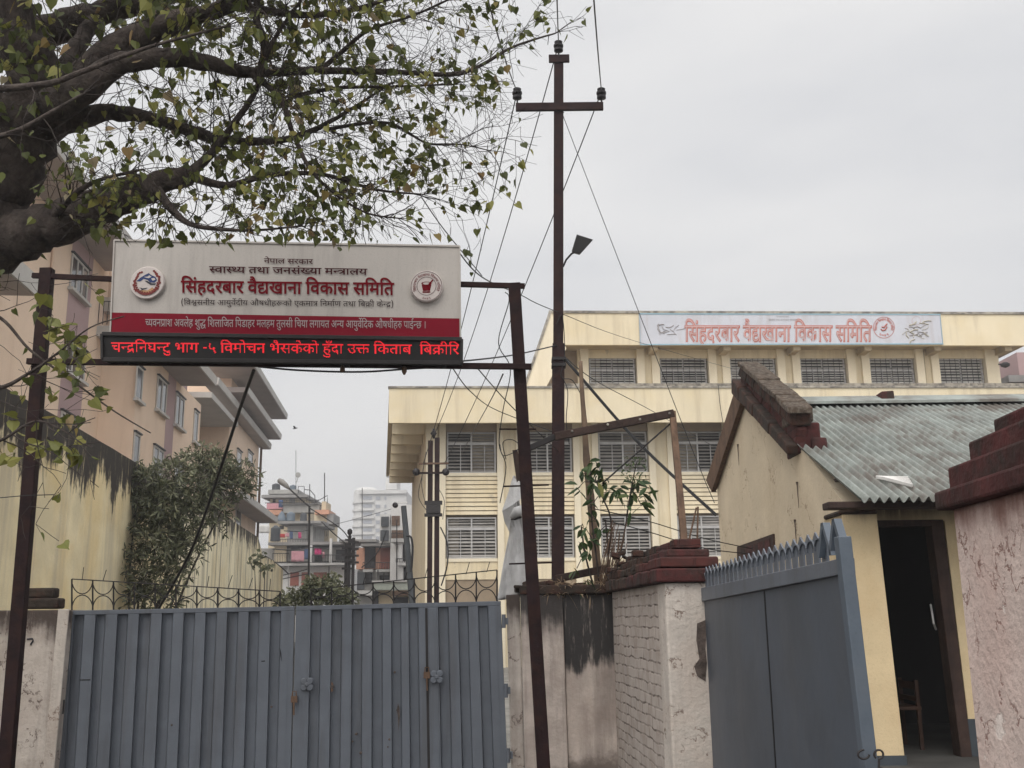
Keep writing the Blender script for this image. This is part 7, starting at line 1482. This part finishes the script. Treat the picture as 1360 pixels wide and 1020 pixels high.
def clutter(house_name, Y, items):
    t = [o for o in col.objects if o.name == house_name][0]
    for nm, mt, kind, q in items:
        m = MB()
        if kind == 'rail':                     # x0, x1, y0 (top), y1 (bottom): handrail with balusters
            x0, x1, y0, y1 = q; m.tube([P(x0, y0, Y), P(x1, y0, Y)], .035, 5)
            for i in range(int((x1 - x0) / 2.2) + 1): x = x0 + 2.2 * i; m.tube([P(x, y0, Y), P(x, y1, Y)], .022, 4)
        else: m.tube([P(x, y, Y) for x, y in q], .045, 5)
        m.build(nm, mt, t)
clutter('balcony_house', 88.6, [('railing', 'darksteel', 'rail', (362, 384, 735, 747)), ('railing', 'darksteel', 'rail', (415, 460, 737, 747)), ('drainpipe', 'fargrey', 'pipe', [(383, 751), (383, 800)]), ('drainpipe', 'darksteel', 'pipe', [(437, 752), (437, 800)]), ('washing_line', 'cable', 'pipe', [(362, 729), (386, 731), (411, 727), (437, 729)])])
clutter('concrete_house', 97.8, [('drainpipe', 'darksteel', 'pipe', [(408, 697), (408, 722)]), ('washing_line', 'cable', 'pipe', [(377, 705), (395, 706), (412, 704)]), ('railing', 'darksteel', 'rail', (364, 412, 716, 722))])
clutter('cream_house', 110, [('railing', 'darksteel', 'rail', (376, 424, 664, 670)), ('washing_line', 'cable', 'pipe', [(352, 668), (380, 667.5), (406, 668)]), ('pipe_frame', 'darksteel', 'pipe', [(396, 655), (396, 646), (404, 646), (404, 655)]), ('pipe_frame', 'darksteel', 'pipe', [(404, 650), (412, 651), (418, 658), (419, 668)])])
clutter('tower_house', 106.5, [('railing', 'darksteel', 'rail', (416, 437, 705, 712)), ('pipe_frame', 'darksteel', 'pipe', [(419, 667), (435, 658), (435, 668)])])
clutter('orange_house', 82.8, [('railing', 'darksteel', 'rail', (482, 519, 747, 756)), ('drainpipe', 'fargrey', 'pipe', [(519.5, 727), (519.5, 757)]), ('drainpipe', 'darksteel', 'pipe', [(502, 757), (502, 785)])])
clutter('modern_house', 77, [('railing', 'darksteel', 'rail', (526, 545, 742, 747)), ('railing', 'darksteel', 'rail', (520, 538, 708, 715)), ('drainpipe', 'darksteel', 'pipe', [(527, 690), (527, 770)])])
for k_, pts in enumerate(([(345, 770), (385, 762), (408, 756)], [(345, 776), (380, 768), (410, 762)], [(352, 738), (372, 752), (383, 762)], [(430, 700), (470, 690), (520, 676)], [(410, 674), (450, 700), (464, 716)])):
    wire(('upper of the slack wires beside the balcony house', 'lower of the slack wires beside the balcony house', 'cable running down from the yellow wall end', 'faint wire crossing in front of the white apartment block', 'wire from the street lamp to the tallest service pole')[k_], [P(x, y, (60, 60, 45, 100, 51)[k_]) for x, y in pts], .028)
# tanks, each a thing
def tank(label, x, y0, y1, w, Y, mt='tank', cone=False):
    q = P(x, y1, Y); r = w / 2 / 1360 * Y; h = P(x, y0, Y).z - q.z; m = MB()
    m.lathe(q, [(r, 0), (r, h * .28), (r * .97, h * .3), (r, h * .32), (r, h * .6), (r * .97, h * .62), (r, h * .64), (r * .96, h * .82), (r * .4, h * .96), (r * .3, h)] if not cone else [(r, 0), (r * .95, h * .3), (r * .5, h * .75), (r * .12, h)], 16)
    tag(m.build('water_tank', mt, origin=tuple(q), smooth=False), label, 'water tank', 'rooftop water tanks')
tank('black water tank standing highest on the cream house roof, left of the street lamp head', 366.5, 642, 652, 11, 113)
tank('grey water tank on the cream house roof behind the lamp head', 389, 644, 652, 9, 114, 'tankblue')
tank('cone-topped dark tank at the left end of the concrete house slab', 374, 679, 692, 13, 101, 'tankblue', True)
tank('round blue-grey tank in the middle of the concrete house slab', 386, 680, 692, 11.5, 101, 'tankblue')
tank('black tank at the right of the concrete house slab', 403, 681, 692, 9, 101)
tank('large black tank standing on the balcony house roof beside the hotel eave', 365.5, 698, 719, 13, 90)
# laundry, each a thing
def cloth(label, x0, x1, y0, y1, Y, mt, name='laundry'):
    m = MB(); n = 8
    for j in range(5):
        for i in range(n + 1):
            p = P(x0 + (x1 - x0) * i / n, y0 + (y1 - y0) * j / 4, Y); p.y += .06 * math.sin(i * 1.7 + x0) * j / 4; m.v.append(tuple(p))
    for j in range(4):
        for i in range(n): k = j * (n + 1) + i; m.face((k, k + 1, k + n + 2, k + n + 1))
    o = m.build(name, mt, origin=tuple(P((x0 + x1) / 2, y1, Y)), smooth=True); s = o.modifiers.new('thick', 'SOLIDIFY'); s.thickness = .02
    tag(o, label, 'laundry', 'laundry hung out on the far balconies')
cloth('pink striped sheet hung on the balcony rail of the low white house', 387, 404, 732, 746, 88.8, 'pinkcloth')
cloth('dark blue garment hanging beside the pink sheet', 404.5, 411, 729, 743, 88.7, 'bluecloth')
cloth('bright magenta shirt hanging on the low white house balcony', 418, 427, 728, 737, 88.7, 'magenta')
cloth('small pink towel hanging right of the magenta shirt', 428.5, 431, 733, 741, 88.7, 'pinkcloth')
cloth('red cloth hanging beside the large black tank', 372, 378.5, 709, 714, 88.9, 'redcloth')
cloth('red garment hanging right of the dark one on the concrete house line', 396, 400, 707, 715, 98, 'magenta')
cloth('dark garment hanging on the concrete house line', 385, 389, 706, 716, 98, 'bluecloth')
cloth('pale pink garment hanging on the concrete house line', 379, 384, 708, 713, 98, 'pinkcloth')
cloth('blue tarpaulin draped at the cream house balcony', 370, 376, 664, 674, 110.5, 'bluecloth')
cloth('white sheet hung below the hotel eave', 341, 358, 697, 708, 88.5, 'farwhite')
# masts
def mast(label, x, y0, y1, Y, r=.04):
    m = MB(); a, b = P(x, y1, Y), P(x, y0, Y); m.tube([a, b], r, 5); tag(m.build('antenna_mast', 'darksteel', origin=tuple(a)), label, 'antenna', 'antenna masts on the far roofs')
mast('tallest thin antenna mast rising from the cream house roof', 393, 598, 655, 113, .03)
mast('thick bent antenna pole on the tower house roof', 431, 628, 668, 109, .06)
mast('short antenna pole right of the street lamp', 411.3, 643, 662, 112, .05)
mast('thin mast in front of the white apartment block', 481, 648, 718, 86, .035)
dsh = MB(); dsh.lathe(P(396, 631, 112), [(.05, 0), (.28, .08), (.3, .1)], 14, 'Y'); dsh.tube([P(396, 633, 112), P(394, 641, 112)], .04, 5); tag(dsh.build('satellite_dish', 'fargrey', origin=tuple(P(394, 641, 112))), 'small round dish on the roof of the cream house', 'dish')
# street lamp
YLm = 52
sl_ = thing('street_lamp', 'street lamp with long diagonal arm in front of the far houses', 'street lamp', (P(411, 800, YLm).x, YLm, 0))
m = MB(); m.tube([Vector((P(411, 800, YLm).x, YLm, 0)), P(411, 672, YLm)], .055, 8); m.build('pole', 'darksteel', sl_)
m = MB(); m.tube([P(411, 673, YLm), P(404, 667, YLm), P(383, 648, YLm)], .045, 6); m.build('arm', 'darksteel', sl_)
m = MB(); pp = [(P(384, 649, YLm), .06), (P(380, 645, YLm), .13), (P(374, 640, YLm), .16), (P(370, 638, YLm), .12), (P(368.5, 638, YLm), .03)]; m.tube([p for p, r in pp], [r for p, r in pp], 10); m.build('lamp_head', 'fargrey', sl_, smooth=True)
wire('pale drooping cable in front of the orange house', [P(513, 705, 60), P(506, 725, 60), P(496, 740, 60), P(480, 754, 60)], .035)
wire('dark cable descending from the street lamp toward the pole cluster', [P(427, 693, 55), P(445, 710, 55), P(462, 724, 55)], .03)
# cluster of dark poles left of the orange house, and the leaning pole by the office building
for i, (x, y, lab) in enumerate(((460, 722, 'leftmost pole of the dark pole cluster left of the orange house'), (464.5, 711, 'tallest pole of the dark pole cluster, with an insulator on top'), (469.5, 714, 'right pole of the dark pole cluster touching the orange house'))):
    t = thing('service_pole', lab, 'utility pole', (P(x, 800, 50).x, 50, 0), 'dark service poles before the orange house')
    m = MB(); a = P(x, y, 50); m.box(a.x - .07, a.x + .07, 50, 50.12, 0, a.z); m.build('shaft', 'darksteel', t)
    for k in range(4): m = MB(); q = P(x, y + 6 + 9 * k, 49.9); m.box(q.x - .22, q.x + .25, 49.88, 49.97, q.z - .05, q.z + .05); m.build('cross_arm', 'darksteel', t)
    if i == 1: m = MB(); m.lathe(a, [(.05, 0), (.12, .1), (.12, .25), (.04, .32)], 10); m.build('insulator', 'porcelain', t)
t = thing('leaning_pole', 'dark leaning concrete pole at the corner below the soffit beams', 'utility pole', (P(543, 780, 33).x, 33, 0))
m = MB(); a, b = P(536, 672, 33), P(544, 760, 33); d = b - a; b = a + d * (a.z / (a.z - b.z)); m.tube([b, a], [.12, .09], 10); m.build('shaft', 'tank', t); 
m = MB(); m.bar(P(523, 667.5, 32.9), P(541, 667.5, 32.9), .06, .06); m.build('cross_arm', 'farwhite', t)
m = MB(); m.lathe(P(525, 671, 32.8), [(.03, -.12), (.09, -.04), (.09, .05), (.03, .1)], 10, 'Y'); m.build('insulator', 'porcelain', t)
m = MB(); m.tube([p for p, r in smooth_path([(P(x, y, 32.8), 0) for x, y in ((540, 712), (546, 714), (548, 730), (546, 760))], 5)], .04, 6); m.build('cable', 'cable', t)
# birds
def bird(label, x, y, Y, s, tilt):
    q = P(x, y, Y); m = MB(); m.tube([q + Vector((-s * .5, 0, -.1 * s)), q + Vector((-.1 * s, 0, 0)), q + Vector((.3 * s, 0, .06 * s)), q + Vector((.5 * s, 0, .12 * s))], [.02 * s, .11 * s, .08 * s, .01 * s], 8)
    for sg in (-1, 1): m.poly([q + Vector((.15 * s, 0, .02 * s)), q + Vector((-.2 * s, 0, 0)), q + Vector((-.25 * s, sg * .8 * s, .25 * s + tilt)), q + Vector((.05 * s, sg * .55 * s, .22 * s + tilt))])
    o = m.build('bird', 'birdm', origin=tuple(q)); tag(o, label, 'bird')
bird('small bird flying in the sky right of the hotel eaves', 392, 569, 40, .22, .02)

# ------------------------------------------------------------------ air
hz = MB(); hz.box(-420, 420, -70, 920, -1.5, 60)
hm = bpy.data.materials.new('thin_haze'); hm.use_nodes = True; hn = hm.node_tree.nodes; hn.remove(hn['Principled BSDF'])
pv = hn.new('ShaderNodeVolumePrincipled'); pv.inputs['Color'].default_value = (.93, .93, .95, 1); pv.inputs['Density'].default_value = .0016; pv.inputs['Anisotropy'].default_value = .2
hm.node_tree.links.new(pv.outputs[0], hn['Material Output'].inputs['Volume']); M['haze'] = hm
hz.build('haze', 'haze', kind='stuff')
